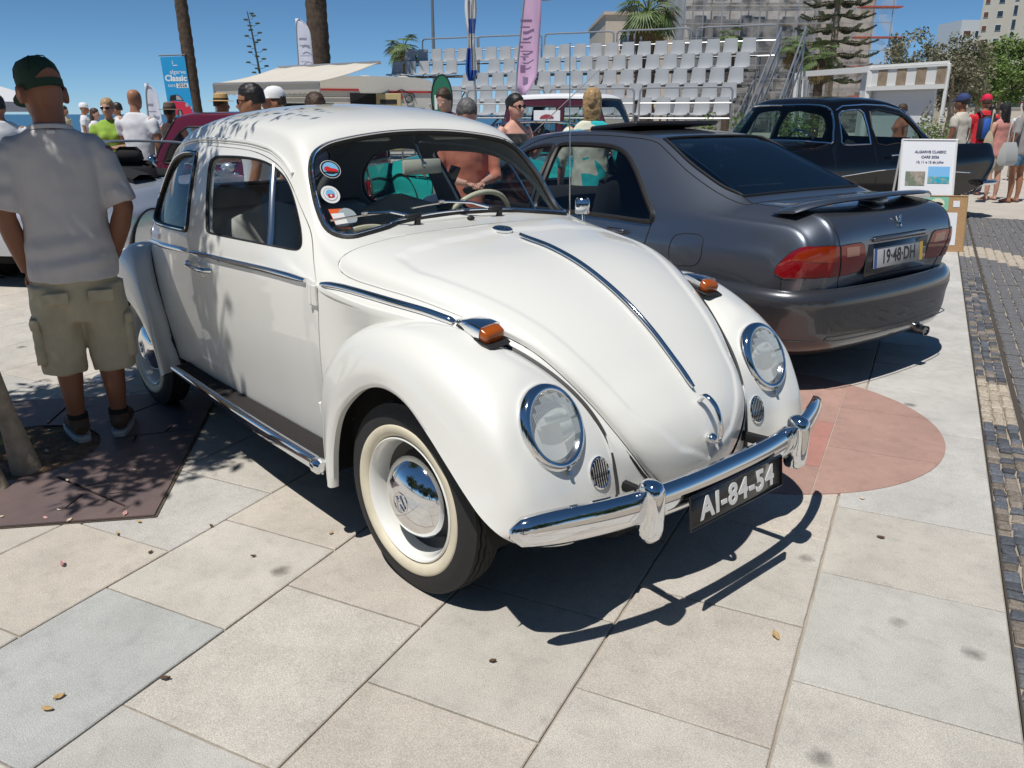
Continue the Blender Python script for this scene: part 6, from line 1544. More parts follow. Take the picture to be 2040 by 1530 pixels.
def roadster(name, label, loc, rz, paint, scale=1.0, style='spoke', chrome=False):
    sk = Skin(box_net(ROAD), 6, 6); T = thing(name, label, 'car', loc, rz); T.scale = (scale,)*3; N = CarNet(sk, T)
    ck = nsm([(5.0, 0.0), (4.95, 1.5), (5.0, 2.9), (5.4, 3.6), (6.2, 3.8), (7.0, 3.7), (7.4, 3.2), (7.5, 2.0), (7.5, 0.0)])
    wl = [None]
    bd = N.body([ck], [], paint, SEATB, .02, .3)
    s_ = MB(); s_.bbox((1.75, 0, .40), (1.5, 1.25, .10), .03); s_.build('cabin_floor', SEATB, T)
    for y in (.34, -.34):
        s_ = MB(); s_.bbox((1.75, y, .52), (.5, .46, .16), .05); M = Matrix.Translation((1.50, y, .52)) @ Matrix.Rotation(R(-18), 4, 'Y'); s_.bbox((0, 0, .28), (.13, .44, .52), .06, M); s_.bbox((0, 0, .60), (.09, .26, .16), .05, M); s_.build('seat', SEATB, T, 60)
    s_ = MB(); s_.bbox((2.32, 0, .84), (.25, 1.25, .12), .05); s_.build('dashboard', SEATB, T, 50)
    # windscreen frame
    fr = [(2.42, .66, .83), (2.28, .64, .98), (2.10, .60, 1.14), (2.04, .50, 1.185), (2.01, .25, 1.20), (2.0, 0, 1.205)]; fr = spline(fr, 3); fr = fr+[(x, -y, z) for x, y, z in fr[:-1][::-1]]
    s_ = MB(); s_.tube(fr, .014, 8); wf = s_.build('windscreen_frame', CHROME if chrome else mat('silver_frame', (.55, .56, .58), .25, .9), T, True)
    n = len(fr); gl = MB(); gl.rings([fr, [(2.46-.10*(1-abs(i*2/(n-1)-1)), p[1]*1.03, .86) for i, p in enumerate(fr)]], False); gl.build('windscreen', WIN, T)
    Ms = Matrix.Translation((2.08, .34, .90)) @ Matrix.Rotation(R(-65), 4, 'Y'); s_ = MB(); s_.tube([Ms @ Vector((.19*math.cos(2*PI*k/30), .19*math.sin(2*PI*k/30), 0)) for k in range(30)], .013, 8, True); s_.sphere((0, 0, -.02), (.06, .05, .03), 10, 6, Ms); s_.build('steering_wheel', mat('wheel_leather', (.012, .012, .013), .3), T, True)
    s_ = MB(); rs = []
    for k in range(15):
        y = -.60+1.2*k/14; q = 1-abs(y/.60)**3; rs.append([(.92, y, .84), (.90, y, .90+.07*q), (1.02, y, .93+.10*q), (1.20, y, .92+.08*q), (1.30, y, .86)])
    s_.rings(rs, False); s_.build('folded_roof', SEATB, T, True)
    for sg in (1, -1):
        N.line('shut_line', N.uvs([(2.25, .80), (2.25, .6), (2.23, .35)]), .004, TRIMB, .001, sg, parent=bd); N.line('shut_line', N.uvs([(1.25, .80), (1.25, .6), (1.35, .35)]), .004, TRIMB, .001, sg, parent=bd)
        for x in (.72, 3.12):
            road_wheel(T, x, sg*.72, .30, .18, sg, mat('alloy', (.5, .5, .52), .3, 1.0), style=style, white=WHITE_W if chrome else None)
            s_ = MB(); M = Matrix.Translation((x, sg*.845, .30)) @ Matrix.Rotation(sg*-PI/2, 4, 'X'); s_.lathe([(.335, -.20), (.345, -.01), (.36, .005), (.345, .012)], 40, M); s_.build('wheel_arch', TRIMB, T, 50)
        if chrome: N.line('side_moulding', N.uvs([(.2, .60), (1, .64), (2, .64), (3, .64), (3.5, .62)]), .011, CHROME, .005, sg, parent=bd)
        s_ = MB(); s_.bbox((.03, sg*.60, .60), (.05, .24, .10), .02); s_.build('tail_lamp', REDL, T, 50)
        s_ = MB(); s_.sphere((3.70, sg*.58, .62), (.10, .11, .09), 14, 10); s_.build('headlight', CHROME, T, True)
        s_ = MB(); s_.sphere((2.20, sg*.90, .93), (.06, .08, .055), 12, 8); s_.build('door_mirror', CHROME if chrome else paint, T, True)
        s_ = MB(); s_.lathe([(.030, 0), (.036, 0), (.036, .16), (.030, .16), (.028, .01), (.001, .02)], 20, Matrix.Translation((-.03, sg*.50, .24)) @ Matrix.Rotation(PI/2, 4, 'Y') @ Matrix.Scale(1.4, 4, (0, 1, 0))); s_.build('exhaust_pipe', CHROME, T, 50)
    s_ = MB(); s_.bbox((1.9, 0, .24), (3.2, 1.3, .12), .05); s_.build('underbody', BLACK, T)
    return T
# ---- boxy off-roader and the dark red hatchback
BOXC = [
 ((.10, .50), (.12, .66, .50), (.14, .78, .50), (.16, .82, .48), (.20, .80, .42), 4),
 ((.06, .80), (.08, .68, .80), (.10, .80, .80), (.14, .84, .74), (.20, .82, .44), 4),
 ((.10, 1.10), (.12, .68, 1.10), (.14, .80, 1.06), (.20, .84, .86), (.30, .82, .44), 4),
 ((.18, 1.62), (.22, .66, 1.60), (.26, .78, 1.10), (.40, .84, .86), (.50, .82, .44), 4),
 ((.30, 1.83), (.40, .66, 1.78), (.44, .79, 1.10), (.60, .84, .86), (.70, .82, .44), 3.4),
 ((1.0, 1.88), (1.0, .67, 1.82), (1.0, .79, 1.10), (1.0, .84, .86), (1.0, .82, .44), 3.2),
 ((1.8, 1.88), (1.8, .67, 1.82), (1.8, .79, 1.10), (1.8, .84, .86), (1.8, .82, .44), 3.2),
 ((2.35, 1.82), (2.30, .67, 1.76), (2.30, .79, 1.10), (2.30, .84, .86), (2.30, .82, .44), 3.2),
 ((2.60, 1.42), (2.54, .72, 1.38), (2.52, .79, 1.10), (2.52, .84, .86), (2.52, .82, .44), 3.6),
 ((2.78, 1.12), (2.70, .74, 1.10), (2.70, .79, 1.07), (2.70, .84, .86), (2.70, .82, .44), 3.6),
 ((3.3, 1.08), (3.3, .66, 1.06), (3.3, .78, 1.02), (3.3, .83, .84), (3.3, .82, .44), 3.4),
 ((3.72, 1.02), (3.70, .66, 1.00), (3.70, .77, .96), (3.70, .82, .80), (3.70, .80, .44), 3.4),
 ((3.80, .70), (3.78, .66, .70), (3.78, .77, .70), (3.78, .80, .64), (3.76, .78, .44), 3.4),
]
def boxcar(name, label, loc, rz, paint, roof, scale=1.0, sx=1.0, sz=1.0):
    st = [(((c[0]*sx), c[1]*sz),)+tuple((p[0]*sx, p[1], p[2]*sz) for p in (e, b, m, s_))+(n,) for c, e, b, m, s_, n in BOXC]
    sk = Skin(box_net(st), 6, 6); T = thing(name, label, 'car', loc, rz); T.scale = (scale,)*3; N = CarNet(sk, T)
    WSn = nsm([(7.12, 0.0), (7.10, 2.0), (7.12, 3.0), (7.3, 3.7), (8.0, 3.85), (8.7, 3.8), (8.88, 3.3), (8.9, 2.0), (8.9, 0.0)]); BWn = nsm([(2.15, 0.0), (2.15, 2.2), (2.3, 3.2), (2.7, 3.6), (3.2, 3.5), (3.4, 2.8), (3.42, 0.0)])
    A = [(1.62*sx, 1.14*sz), (1.62*sx, 1.66*sz), (2.20*sx, 1.66*sz), (2.30*sx, 1.58*sz), (2.44*sx, 1.36*sz), (2.50*sx, 1.16*sz), (2.1*sx, 1.14*sz)]; B = [(.42*sx, 1.16*sz), (.44*sx, 1.62*sz), (.52*sx, 1.66*sz), (1.44*sx, 1.66*sz), (1.46*sx, 1.14*sz), (.9*sx, 1.14*sz)]
    A, B = [N.uvs(dens(L, .09)) for L in (A, B)]
    bd = N.body([BWn, WSn], [A, B], paint, SEATB, .02, .3)
    for nm, nn in (('windscreen', WSn), ('rear_window', BWn)): w_ = N.pane(nm, nn, WIN, -.002); [N.line('window_seal', nn, .012, TRIMB, .002, sg, parent=w_) for sg in (1, -1)]
    for sg in (1, -1):
        for L in (A, B): w_ = N.piece('side_window', L, WIN, -.01, sg); N.line('window_seal', L, .012, TRIMB, .003, sg, True, w_)
        N.line('shut_line', N.uvs([(1.54*sx, 1.7*sz), (1.54*sx, 1.2*sz), (1.54*sx, .9*sz), (1.54*sx, .5*sz)]), .005, TRIMB, .001, sg, parent=bd)
        N.line('shut_line', N.uvs([(2.55*sx, 1.1*sz), (2.58*sx, .9*sz), (2.58*sx, .5*sz)]), .005, TRIMB, .001, sg, parent=bd)
        for x in (.72, 3.05): road_wheel(T, x*sx, sg*.72, .36*sz, .20, sg, mat('steel_rim', (.6, .6, .6), .5), style='cap')
        s_ = MB(); s_.sphere((2.55*sx, sg*.95, 1.18*sz), (.05, .08, .09), 12, 8); s_.build('door_mirror', CHROME, T, True)
        s_ = MB(); s_.bbox((1.64*sx, sg*.86, 1.02*sz), (.12, .02, .03), .008); s_.build('door_handle', CHROME, T, 50)
        M = Matrix.Translation((3.79*sx, sg*.56, .84*sz)) @ Matrix.Rotation(PI/2, 4, 'Y'); s_ = MB(); s_.lathe([(.10, -.05), (.10, .02), (.001, .03)], 24, M); s_.build('headlight', CHROME, T, 50)
        s_ = MB(); s_.bbox((.08, sg*.70, .80*sz), (.05, .12, .2), .02); s_.build('tail_lamp', REDL, T, 50)
    if roof is not paint:
        us = np.linspace(3.75, 7.08, 24); vs = np.linspace(0, 4.15, 14); U, V = np.meshgrid(us, vs, indexing='ij'); P = N.S(U, V)+N.S.normal(U, np.maximum(V, .02))*N.out*.018; P[:, 0, 1] = 0
        n, m_ = P.shape[:2]; F = [(i*m_+j, (i+1)*m_+j, (i+1)*m_+j+1, i*m_+j+1) for i in range(n-1) for j in range(m_-1)]; V_, F_ = full(P.reshape(-1, 3), F); shell('roof', V_, F_, roof, T, .03, None, (1.2, 0, 1.0))
    for x, nm in ((-.02, 'rear_bumper'), (3.90*sx, 'front_bumper')): s_ = MB(); s_.bbox((x, 0, .56*sz), (.10, 1.62, .14), .03); s_.build(nm, CHROME_D, T, 50)
    s_ = MB(); s_.bbox((1.9*sx, 0, .42), (3.4*sx, 1.4, .14), .05); s_.build('underbody', BLACK, T)
    for x in (.9, 1.8): s_ = MB(); s_.bbox((x*sx, 0, .72*sz), (.45, 1.2, .2), .05); s_.bbox((x*sx-.26, 0, 1.0*sz), (.14, 1.2, .5), .05); s_.build('bench_seat', SEATB, T, 50)
    return T
# ================================================================== grandstand
STEELG = mat('galvanised', (.42, .43, .44), .4, .7); SEATW = mat('seat_plastic', (.37, .385, .40), .35, noise=.04, nscale=3); DECK = mat('deck_board', (.13, .13, .13), .85)
def rd2w(r, d): return at(r, d)
gs = thing('grandstand', 'tubular steel grandstand with rows of pale grey bucket seats across the background', 'grandstand', at(5.45, 21.5), YAW-PI/2+math.atan2(.417, -.908))
def seat_mesh():
    s_ = MB(); rs = []
    for k in range(9):
        t = k/8; y = .21-.40*min(t*1.8, 1) if t < .55 else -.19-.06*(t-.55)/.45; z = .42+.0*t if t < .5 else .42+.42*(t-.5)/.5
        w_ = .215 if t < .5 else .215-.035*(t-.5)*2
        row = []
        for j in range(7):
            q = -1+2*j/6; row.append((w_*q, y+(.035*q*q if t >= .5 else 0), z+(.025*q*q if t < .5 else 0)-(.03*(1-t*8) if t < .12 else 0)))
        rs.append(row)
    s_.rings(rs, False); o = s_.build('seat', SEATW, None, 60); so_ = o.modifiers.new('s', 'SOLIDIFY'); so_.thickness = .018
    dg = bpy.context.evaluated_depsgraph_get(); me = bpy.data.meshes.new_from_object(o.evaluated_get(dg)); bpy.data.objects.remove(o); me.polygons.foreach_set('use_smooth', [True]*len(me.polygons)); me.set_sharp_from_angle(angle=R(50)); return me
sm_ = seat_mesh()
ZD = [1.03, 1.40, 1.80, 2.23, 2.64]
for i in range(5):
    for k in range(23):
        if i < 3 and k > 16: continue
        if i == 3 and 15 < k < 18: continue
        o = bpy.data.objects.new('seat', sm_); COL.objects.link(o); o.parent = gs; o.location = (.28+.5*k, -.80*i, ZD[i]); o.rotation_euler = (0, 0, random.Random(i*40+k).uniform(-.02, .02))
    x1 = 8.8 if i < 3 else 11.6
    s_ = MB(); s_.box(0, x1, -.80*i-.42, -.80*i+.36, ZD[i]-.05, ZD[i]); s_.build('deck', DECK, gs)
    s_ = MB(); s_.tube([(0, -.8*i+.02, ZD[i]+.34), (x1, -.8*i+.02, ZD[i]+.34)], .022, 6); s_.build('seat_rail', DECK, gs)
for k in range(6):
    x = 11.1*k/5
    s_ = MB()
    for i in range(5): s_.tube([(x, -.8*i, 0), (x, -.8*i, ZD[i]-.04)], .03, 6)
    s_.tube([(x, .35, .98), (x, -3.6, 2.6)], .03, 6); s_.tube([(x, 0, .5), (x, -3.2, .5)], .025, 6); s_.tube([(x, 0, 0.1), (x, -3.2, 2.5)], .022, 6); s_.build('frame', STEELG, gs)
def hoop(x0, x1, y, z0, z1, n=3, r=.025, name='railing'):
    s_ = MB(); q = .16
    s_.tube(spline([(x0, y, z0), (x0, y, z1-q), (x0+.04, y, z1-.05), (x0+q, y, z1), ((x0+x1)/2, y, z1), (x1-q, y, z1), (x1-.04, y, z1-.05), (x1, y, z1-q), (x1, y, z0)], 3), r, 7)
    for k in range(1, n): z = z1-(z1-z0)*k/n; s_.tube([(x0, y, z), (x1, y, z)], r*.8, 6)
    s_.build(name, STEELG, gs, True)
for a in (-.4, 2.0, 4.35, 6.7, 8.9): hoop(a, a+(2.25 if a < 8 else 2.1), -3.75, 2.62, 3.82)
for a in (-.1, 2.35, 4.8, 7.1): hoop(a, a+(2.3 if a < 7 else 1.6), .55, 1.0, 2.08, 3)
s_ = MB()
for dz in (0, .45, .85): s_.tube([(-.5, .9, .55+dz), (-.5, -3.7, 2.85+dz)], .025, 6)
for q in (0, .5, 1): s_.tube([(-.5, .9-4.6*q, .1 if q == 0 else .5+2.3*q), (-.5, .9-4.6*q, 1.45+2.3*q)], .028, 6)
s_.build('stair_handrail', STEELG, gs, True)
s_ = MB()
for dz in (.0, .45, .85): s_.tube([(-1.15, .9, .55+dz), (-1.15, -3.7, 2.85+dz)], .025, 6)
for q in (0, .33, .66, 1): s_.tube([(-1.15, .9-4.6*q, 0), (-1.15, .9-4.6*q, 1.45+2.3*q)], .028, 6)
s_.build('stair_handrail', STEELG, gs, True)
for k in range(10): s_ = MB(); s_.box(-1.12, -.53, .85-.48*k-.12, .85-.48*k+.12, .38+.24*k, .41+.24*k); s_.build('step', DECK, gs)
for x, z in ((3.55, 4.0), (3.75, 4.1), (3.95, 4.25)): s_ = MB(); s_.tube([(x, -3.9, 2.0), (x, -3.9, z-.35)], .03, 6); s_.build('scaffold_end', STEELG, gs)
# ------------------------------------------------------------------ caravan and awning
CW = mat('caravan_white', (.62, .60, .54), .5, noise=.05); REDS = mat('stripe_red', (.45, .03, .03), .5); CANV = mat('awning_canvas', (.60, .56, .49), .9, noise=.04)
cv = thing('caravan', 'cream caravan with red stripes parked left of the grandstand', 'caravan', at(-4.3, 23.6), YAW-PI/2+math.atan2(1.5, 3.4))
prof = spline([(-2.2, .45), (-2.35, 1.0), (-2.3, 1.9), (-2.1, 2.33), (-1.6, 2.42), (0, 2.44), (1.8, 2.42), (2.3, 2.25), (2.55, 1.7), (2.5, .9), (2.3, .45)], 4)
s_ = MB(); s_.rings([[(x, y, z) for x, z in prof] for y in (0, .02, 2.1, 2.12)], True, True, True); s_.build('body', CW, cv, 40)
def cbx(nm, x0, x1, z0, z1, m, y=-.012, d=.02): s_ = MB(); s_.box(x0, x1, y-d, y, z0, z1); return s_.build(nm, m, cv)
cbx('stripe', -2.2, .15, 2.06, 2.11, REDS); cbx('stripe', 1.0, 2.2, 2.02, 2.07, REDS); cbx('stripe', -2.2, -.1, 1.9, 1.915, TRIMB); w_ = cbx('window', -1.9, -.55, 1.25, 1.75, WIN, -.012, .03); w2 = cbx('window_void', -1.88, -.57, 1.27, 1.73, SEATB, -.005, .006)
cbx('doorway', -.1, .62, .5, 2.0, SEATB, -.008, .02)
s_ = MB(); M = Matrix.Translation((.62, -.02, 0)) @ Matrix.Rotation(R(-35), 4, 'Z'); s_.bbox((.36, 0, 1.25), (.72, .05, 1.5), .02, M); dr_ = s_.build('door', mat('door_tan', (.45, .36, .18), .6), cv, 40)
s_ = MB(); s_.box(.12, .60, -.035, -.026, 1.72, 1.84, M); s_.build('door_sign', TRIMB, dr_)
cbx('side_window', 1.25, 2.0, 1.2, 1.62, mat('blind_blue', (.06, .07, .14), .8))
for (xx, rr_) in ((.95, .16), (1.55, .16)):
    s_ = MB(); n = 14; s_.tube([(xx+.10*math.cos(2*PI*k/n), -.03, 1.86+.10*math.sin(2*PI*k/n)) for k in range(n)], .014, 5, True); s_.build('print_wheel', TRIMB, cv)
s_ = MB(); s_.tube(spline([(.78, -.03, 1.93), (.98, -.03, 2.0), (1.15, -.03, 2.03), (1.35, -.03, 2.10), (1.5, -.03, 2.03), (1.68, -.03, 1.98), (1.72, -.03, 1.88)], 4), .014, 5); s_.build('print_outline', TRIMB, cv)
s_ = MB(); s_.prism([(1.12, 2.03), (1.30, 2.06), (1.40, 1.86), (1.24, 1.86)], .020, .028, Matrix(((1, 0, 0, 0), (0, 0, -1, 0), (0, 1, 0, 0), (0, 0, 0, 1)))); s_.build('print_red', REDS, cv)
for x in (-.6, .5): s_ = MB(); s_.sphere((x+1.2, 1.0, 2.44), (.22, .2, .06), 12, 6); s_.build('roof_vent', CW, cv, True)
s_ = MB(); s_.lathe([(.001, -.1), (.30, -.1), (.32, 0), (.30, .1), (.15, .1), (.001, .1)], 24, Matrix.Translation((0.2, .12, .32)) @ Matrix.Rotation(PI/2, 4, 'X')); s_.build('wheel', MATS['tyre'], cv, 50)
aw = thing('awning', 'wide cream awning stretched out beside the caravan', 'awning')
P = {k: Vector(at(*v)) for k, v in dict(a=(-6.84, 20.0, 2.12), b=(-4.70, 21.3, 2.20), c=(-3.54, 23.7, 2.78), d=(-5.96, 22.4, 2.58)).items()}
s_ = MB(); rs = []
for i in range(13):
    t = i/12; L_, R_ = P['a'].lerp(P['b'], t), P['d'].lerp(P['c'], t); rs.append([L_.lerp(R_, q/6)-Vector((0, 0, .05*math.sin(PI*q/6)+.015*math.sin(i*1.9))) for q in range(7)])
s_.rings(rs, False); o = s_.build('canopy', CANV, aw, True); so_ = o.modifiers.new('s', 'SOLIDIFY'); so_.thickness = .012
s_ = MB(); rs = []
for i in range(61):
    p = P['a'].lerp(P['b'], i/60); rs.append([p, p+Vector((0, 0, -.12)), p+Vector((0, 0, -.22-.035*abs(math.sin(i*PI/3))-.01*(i % 2)))])
s_.rings(rs, False); o = s_.build('valance', CANV, aw); so_ = o.modifiers.new('s', 'SOLIDIFY'); so_.thickness = .006
s_ = MB(); s_.tube([P['a'], P['b']], .03, 6); s_.tube([P['d'], P['c']], .05, 6); s_.build('roller', STEELG, aw, True)
for k in ('a', 'b'):
    s_ = MB(); q = P[k]; s_.tube([q, Vector((q.x, q.y, 0))], .022, 6); s_.build('pole', STEELG, aw)
# ------------------------------------------------------------------ flags and banners
def feather(label, r, d, h0, h1, w_, m, lean=0, dark=None, yaw=0, lines=()):
    T = thing('feather_flag', label, 'flag', at(r, d), YAW-PI/2+yaw); s_ = MB(); s_.tube(spline([(0, 0, 0), (0, 0, h0), (lean*.5, 0, (h0+h1)/2), (lean+.02, 0, h1-.15), (lean+.14*w_/.5, 0, h1)], 4), .016, 6); s_.build('pole', STEELG, T, True)
    rs = []
    for k in range(17):
        t = k/16; z = h0+(h1-h0)*t; x0 = lean*t; wd = w_*(1-.12*t) if t < .72 else w_*.91*math.sqrt(max(.02, 1-((t-.72)/.285)**2)); wd *= min(1, .35+t*5)
        rs.append([(x0+wd*q/8,   .022*math.sin(q*.9+z*2.2)*(q/8), z-(.10*(q/8) if t < .1 else 0)) for q in range(9)])
    s_ = MB(); s_.rings(rs, False); o = s_.build('fabric', m, T, True); so_ = o.modifiers.new('s', 'SOLIDIFY'); so_.thickness = .004
    for (z, w2, hh) in lines: s_ = MB(); s_.box(w_*.2, w_*.2+w2, -.075, -.072, z, z+hh); s_.build('print', dark, T)
    return T
LAV = mat('flag_lilac', (.62, .40, .58), .8, noise=.03, nscale=2); WHF = mat('flag_white', (.60, .62, .72), .8); PRN = mat('flag_print', (.20, .12, .22), .8); PRG = mat('flag_print_grey', (.25, .25, .33), .8)
feather('tall lilac feather flag rising in front of the grandstand seats', .08, 17, 1.9, 3.9, .40, LAV, .16, PRN, 0, [(3.12, .22, .05), (3.02, .18, .03), (2.75, .20, .03), (2.66, .05, .05), (2.6, .22, .02), (2.5, .16, .02), (2.22, .10, .14)])
feather('white feather flag standing just left of the thicker palm trunk', -5.82, 24, 2.3, 3.9, .42, WHF, .0, PRG, 0, [(3.35, .2, .06), (3.2, .28, .03), (2.95, .26, .02), (2.8, .2, .02)])
feather('small white feather flag behind the man in the white T-shirt', -6.74, 16, 1.0, 2.0, .26, WHF, .0, PRG, 0, [(1.6, .1, .05), (1.5, .14, .02)])
T = thing('flag', 'white and blue flag drooping on its pole in front of the grandstand', 'flag', at(-.80, 19.0), YAW-PI/2)
s_ = MB(); s_.tube([(.06, 0, 0), (.0, 0, 1.9), (-.08, 0, 4.1)], .022, 8); s_.build('pole', STEELG, T, True)
BLF = mat('flag_blue', (.02, .10, .42), .8)
rs = []
for k in range(25):
    t = k/24; z = 3.9-1.75*t; wd = .20+.05*math.sin(t*9)-.12*max(0, t-.9)*8
    rs.append([(-.07-.10*(1-abs(t-.6))*0-.02+wd*(q/8-.45), .06*math.sin(q*2.4+t*3), z) for q in range(9)])
s_ = MB(); s_.rings(rs, False); s_.m = 0
for i, f in enumerate(s_.f):
    rw, q = divmod(i, 8); s_.fm[i] = 1 if (7 <= rw <= 10 and q > 2) or (rw > 14 and q < 4) or rw > 20 else 0
o = s_.build('fabric', [mat('flag_cloth', (.62, .62, .62), .8), BLF], T, True); so_ = o.modifiers.new('s', 'SOLIDIFY'); so_.thickness = .004
T = thing('teardrop_flag', 'dark green teardrop banner with white letter beside the caravan', 'banner', at(-1.45, 16, 0), YAW-PI/2)
pts = [(.16+.19*math.cos(a)*(1 if a > 0 else 1), 1.74+.42*math.sin(a)) for a in [2*PI*k/28 for k in range(28)]]
MX = Matrix(((1, 0, 0, 0), (0, 0, -1, 0), (0, 1, 0, 0), (0, 0, 0, 1)))
s_ = MB(); s_.prism(pts, 0, .006, MX); s_.build('fabric', mat('banner_green', (.015, .16, .09), .7), T)
s_ = MB(); s_.tube([MX @ Vector((x, y, .003)) for x, y in pts], .014, 6, True); s_.tube([(0.0, 0, 0), (0.0, 0, 1.6)], .014, 6); s_.build('rim', TRIMB, T)
text('N', .34, mat('print_white', (.75, .75, .75), .6), T, MX @ Matrix.Translation((.14, 1.66, .007)), 'lettering', .001, bold=.01)
# event banner
BB = mat('banner_blue', (.01, .30, .62), .6); PWH = MATS['print_white']
bn = thing('banner', 'blue hanging banner reading algarve Classic cars 2026 with a red sports car', 'banner', at(-7.33, 19.0), YAW-PI/2)
BX = Matrix(((1, 0, .0, 0), (0, 0, -1, 0), (0, 1, 0, 0), (0, 0, 0, 1)))
def bpoly(nm, pts, m, z=.006, par=None): s_ = MB(); s_.prism(pts, z-.003, z, BX); return s_.build(nm, m, par or bn)
fab = bpoly('fabric', [(-.25, 2.63), (-.22, 2.63), (.27, 2.65), (.34, 1.46), (-.20, 1.42)], BB)
s_ = MB(); s_.tube([(-.28, 0, 2.66), (.30, 0, 2.68)], .014, 6); s_.tube([(.30, .02, 0), (.30, .02, 2.7)], .02, 6); s_.build('pole', TRIMB, bn)
text('algarve', .125, PWH, bn, BX @ Matrix.Translation((.09, 2.33, .007)), 'lettering', .0005); text('Classic', .17, PWH, bn, BX @ Matrix.Translation((.035, 2.20, .007)), 'lettering', .0005, bold=.006); text('cars', .10, PWH, bn, BX @ Matrix.Translation((-.075, 2.06, .007)), 'lettering', .0005)
bpoly('white_box', [(.03, 2.005), (.29, 2.01), (.285, 2.105), (.03, 2.10)], PWH, .008); text('2026', .105, mat('print_navy2', (.02, .05, .12), .6), bn, BX @ Matrix.Translation((.16, 2.055, .009)), 'lettering', .0005, bold=.002)
text('2', .09, PWH, bn, BX @ Matrix.Translation((.0, 2.52, .007)), 'emblem', .0005); bpoly('emblem', [(.0, 2.455), (.10, 2.46), (.10, 2.475), (.0, 2.47)], PWH, .008)
RC = mat('print_red_car', (.55, .02, .06), .6)
bpoly('car_print', [(-.17, 1.50), (-.19, 1.72), (-.10, 1.74), (0, 1.73), (.16, 1.72), (.29, 1.62), (.32, 1.50), (.28, 1.44), (.05, 1.43), (-.05, 1.45)], RC, .008)
bpoly('car_glass_print', [(-.16, 1.74), (-.13, 1.85), (0, 1.87), (.09, 1.84), (.15, 1.735), (0, 1.75)], TRIMB, .009); bpoly('car_glass_print', [(-.01, 1.765), (.0, 1.855), (.075, 1.83), (.125, 1.75)], mat('print_grey', (.35, .36, .38), .6), .010)
for cx, cz, rx, rz_, m in ((.04, 1.47, .055, .10, TRIMB), (.04, 1.47, .035, .07, MATS['print_grey']), (.21, 1.655, .035, .045, MATS['print_grey']), (.30, 1.60, .02, .03, MATS['print_grey'])):
    bpoly('print_disc', [(cx+rx*math.cos(2*PI*k/18), cz+rz_*math.sin(2*PI*k/18)) for k in range(18)], m, .011)
# white tent at the left edge, maroon-free
gz = thing('gazebo', 'white market tent roof at the far left edge', 'gazebo', at(-6.9, 11.0), YAW-PI/2)
GW = mat('tent_white', (.70, .71, .72), .8)
s_ = MB(); q = [(-1.0, -.9), (.62, -.9), (.62, .9), (-1.0, .9)]; ap = (-.2, 0, 2.0)
s_.add([(x, y, 1.62) for x, y in q]+[ap], [(0, 1, 4), (1, 2, 4), (2, 3, 4), (3, 0, 4)]); s_.add([(x, y, 1.62) for x, y in q]+[(x, y, 1.50) for x, y in q], [(0, 1, 5, 4), (1, 2, 6, 5), (2, 3, 7, 6), (3, 0, 4, 7)]); o = s_.build('canopy', GW, gz); so_ = o.modifiers.new('s', 'SOLIDIFY'); so_.thickness = .01
for x, y in q: s_ = MB(); s_.cyl((x, y, 0), (x, y, 1.6), .022, 6); s_.build('leg', STEELG, gz)
# lamp posts
for (r, d, h, lb, br) in ((-3.55, 40, 9.0, 'grey lamp post behind the small palm', 1), (.9, 32, 5.35, 'lamp head peeking over the lilac flag', 0)):
    T = thing('lamp_post', lb, 'lamp post', at(r, d), YAW-PI/2); s_ = MB(); s_.tube([(0, 0, 0), (0, 0, 1.0), (0, 0, h)], [.10, .09, .05], 8); s_.build('pole', mat('post_grey', (.20, .22, .24), .5, .5), T, True)
    s_ = MB(); s_.sphere((.25 if not br else .3, 0, h), (.32, .16, .07), 12, 6); s_.build('lamp_head', MATS['post_grey'], T, True)
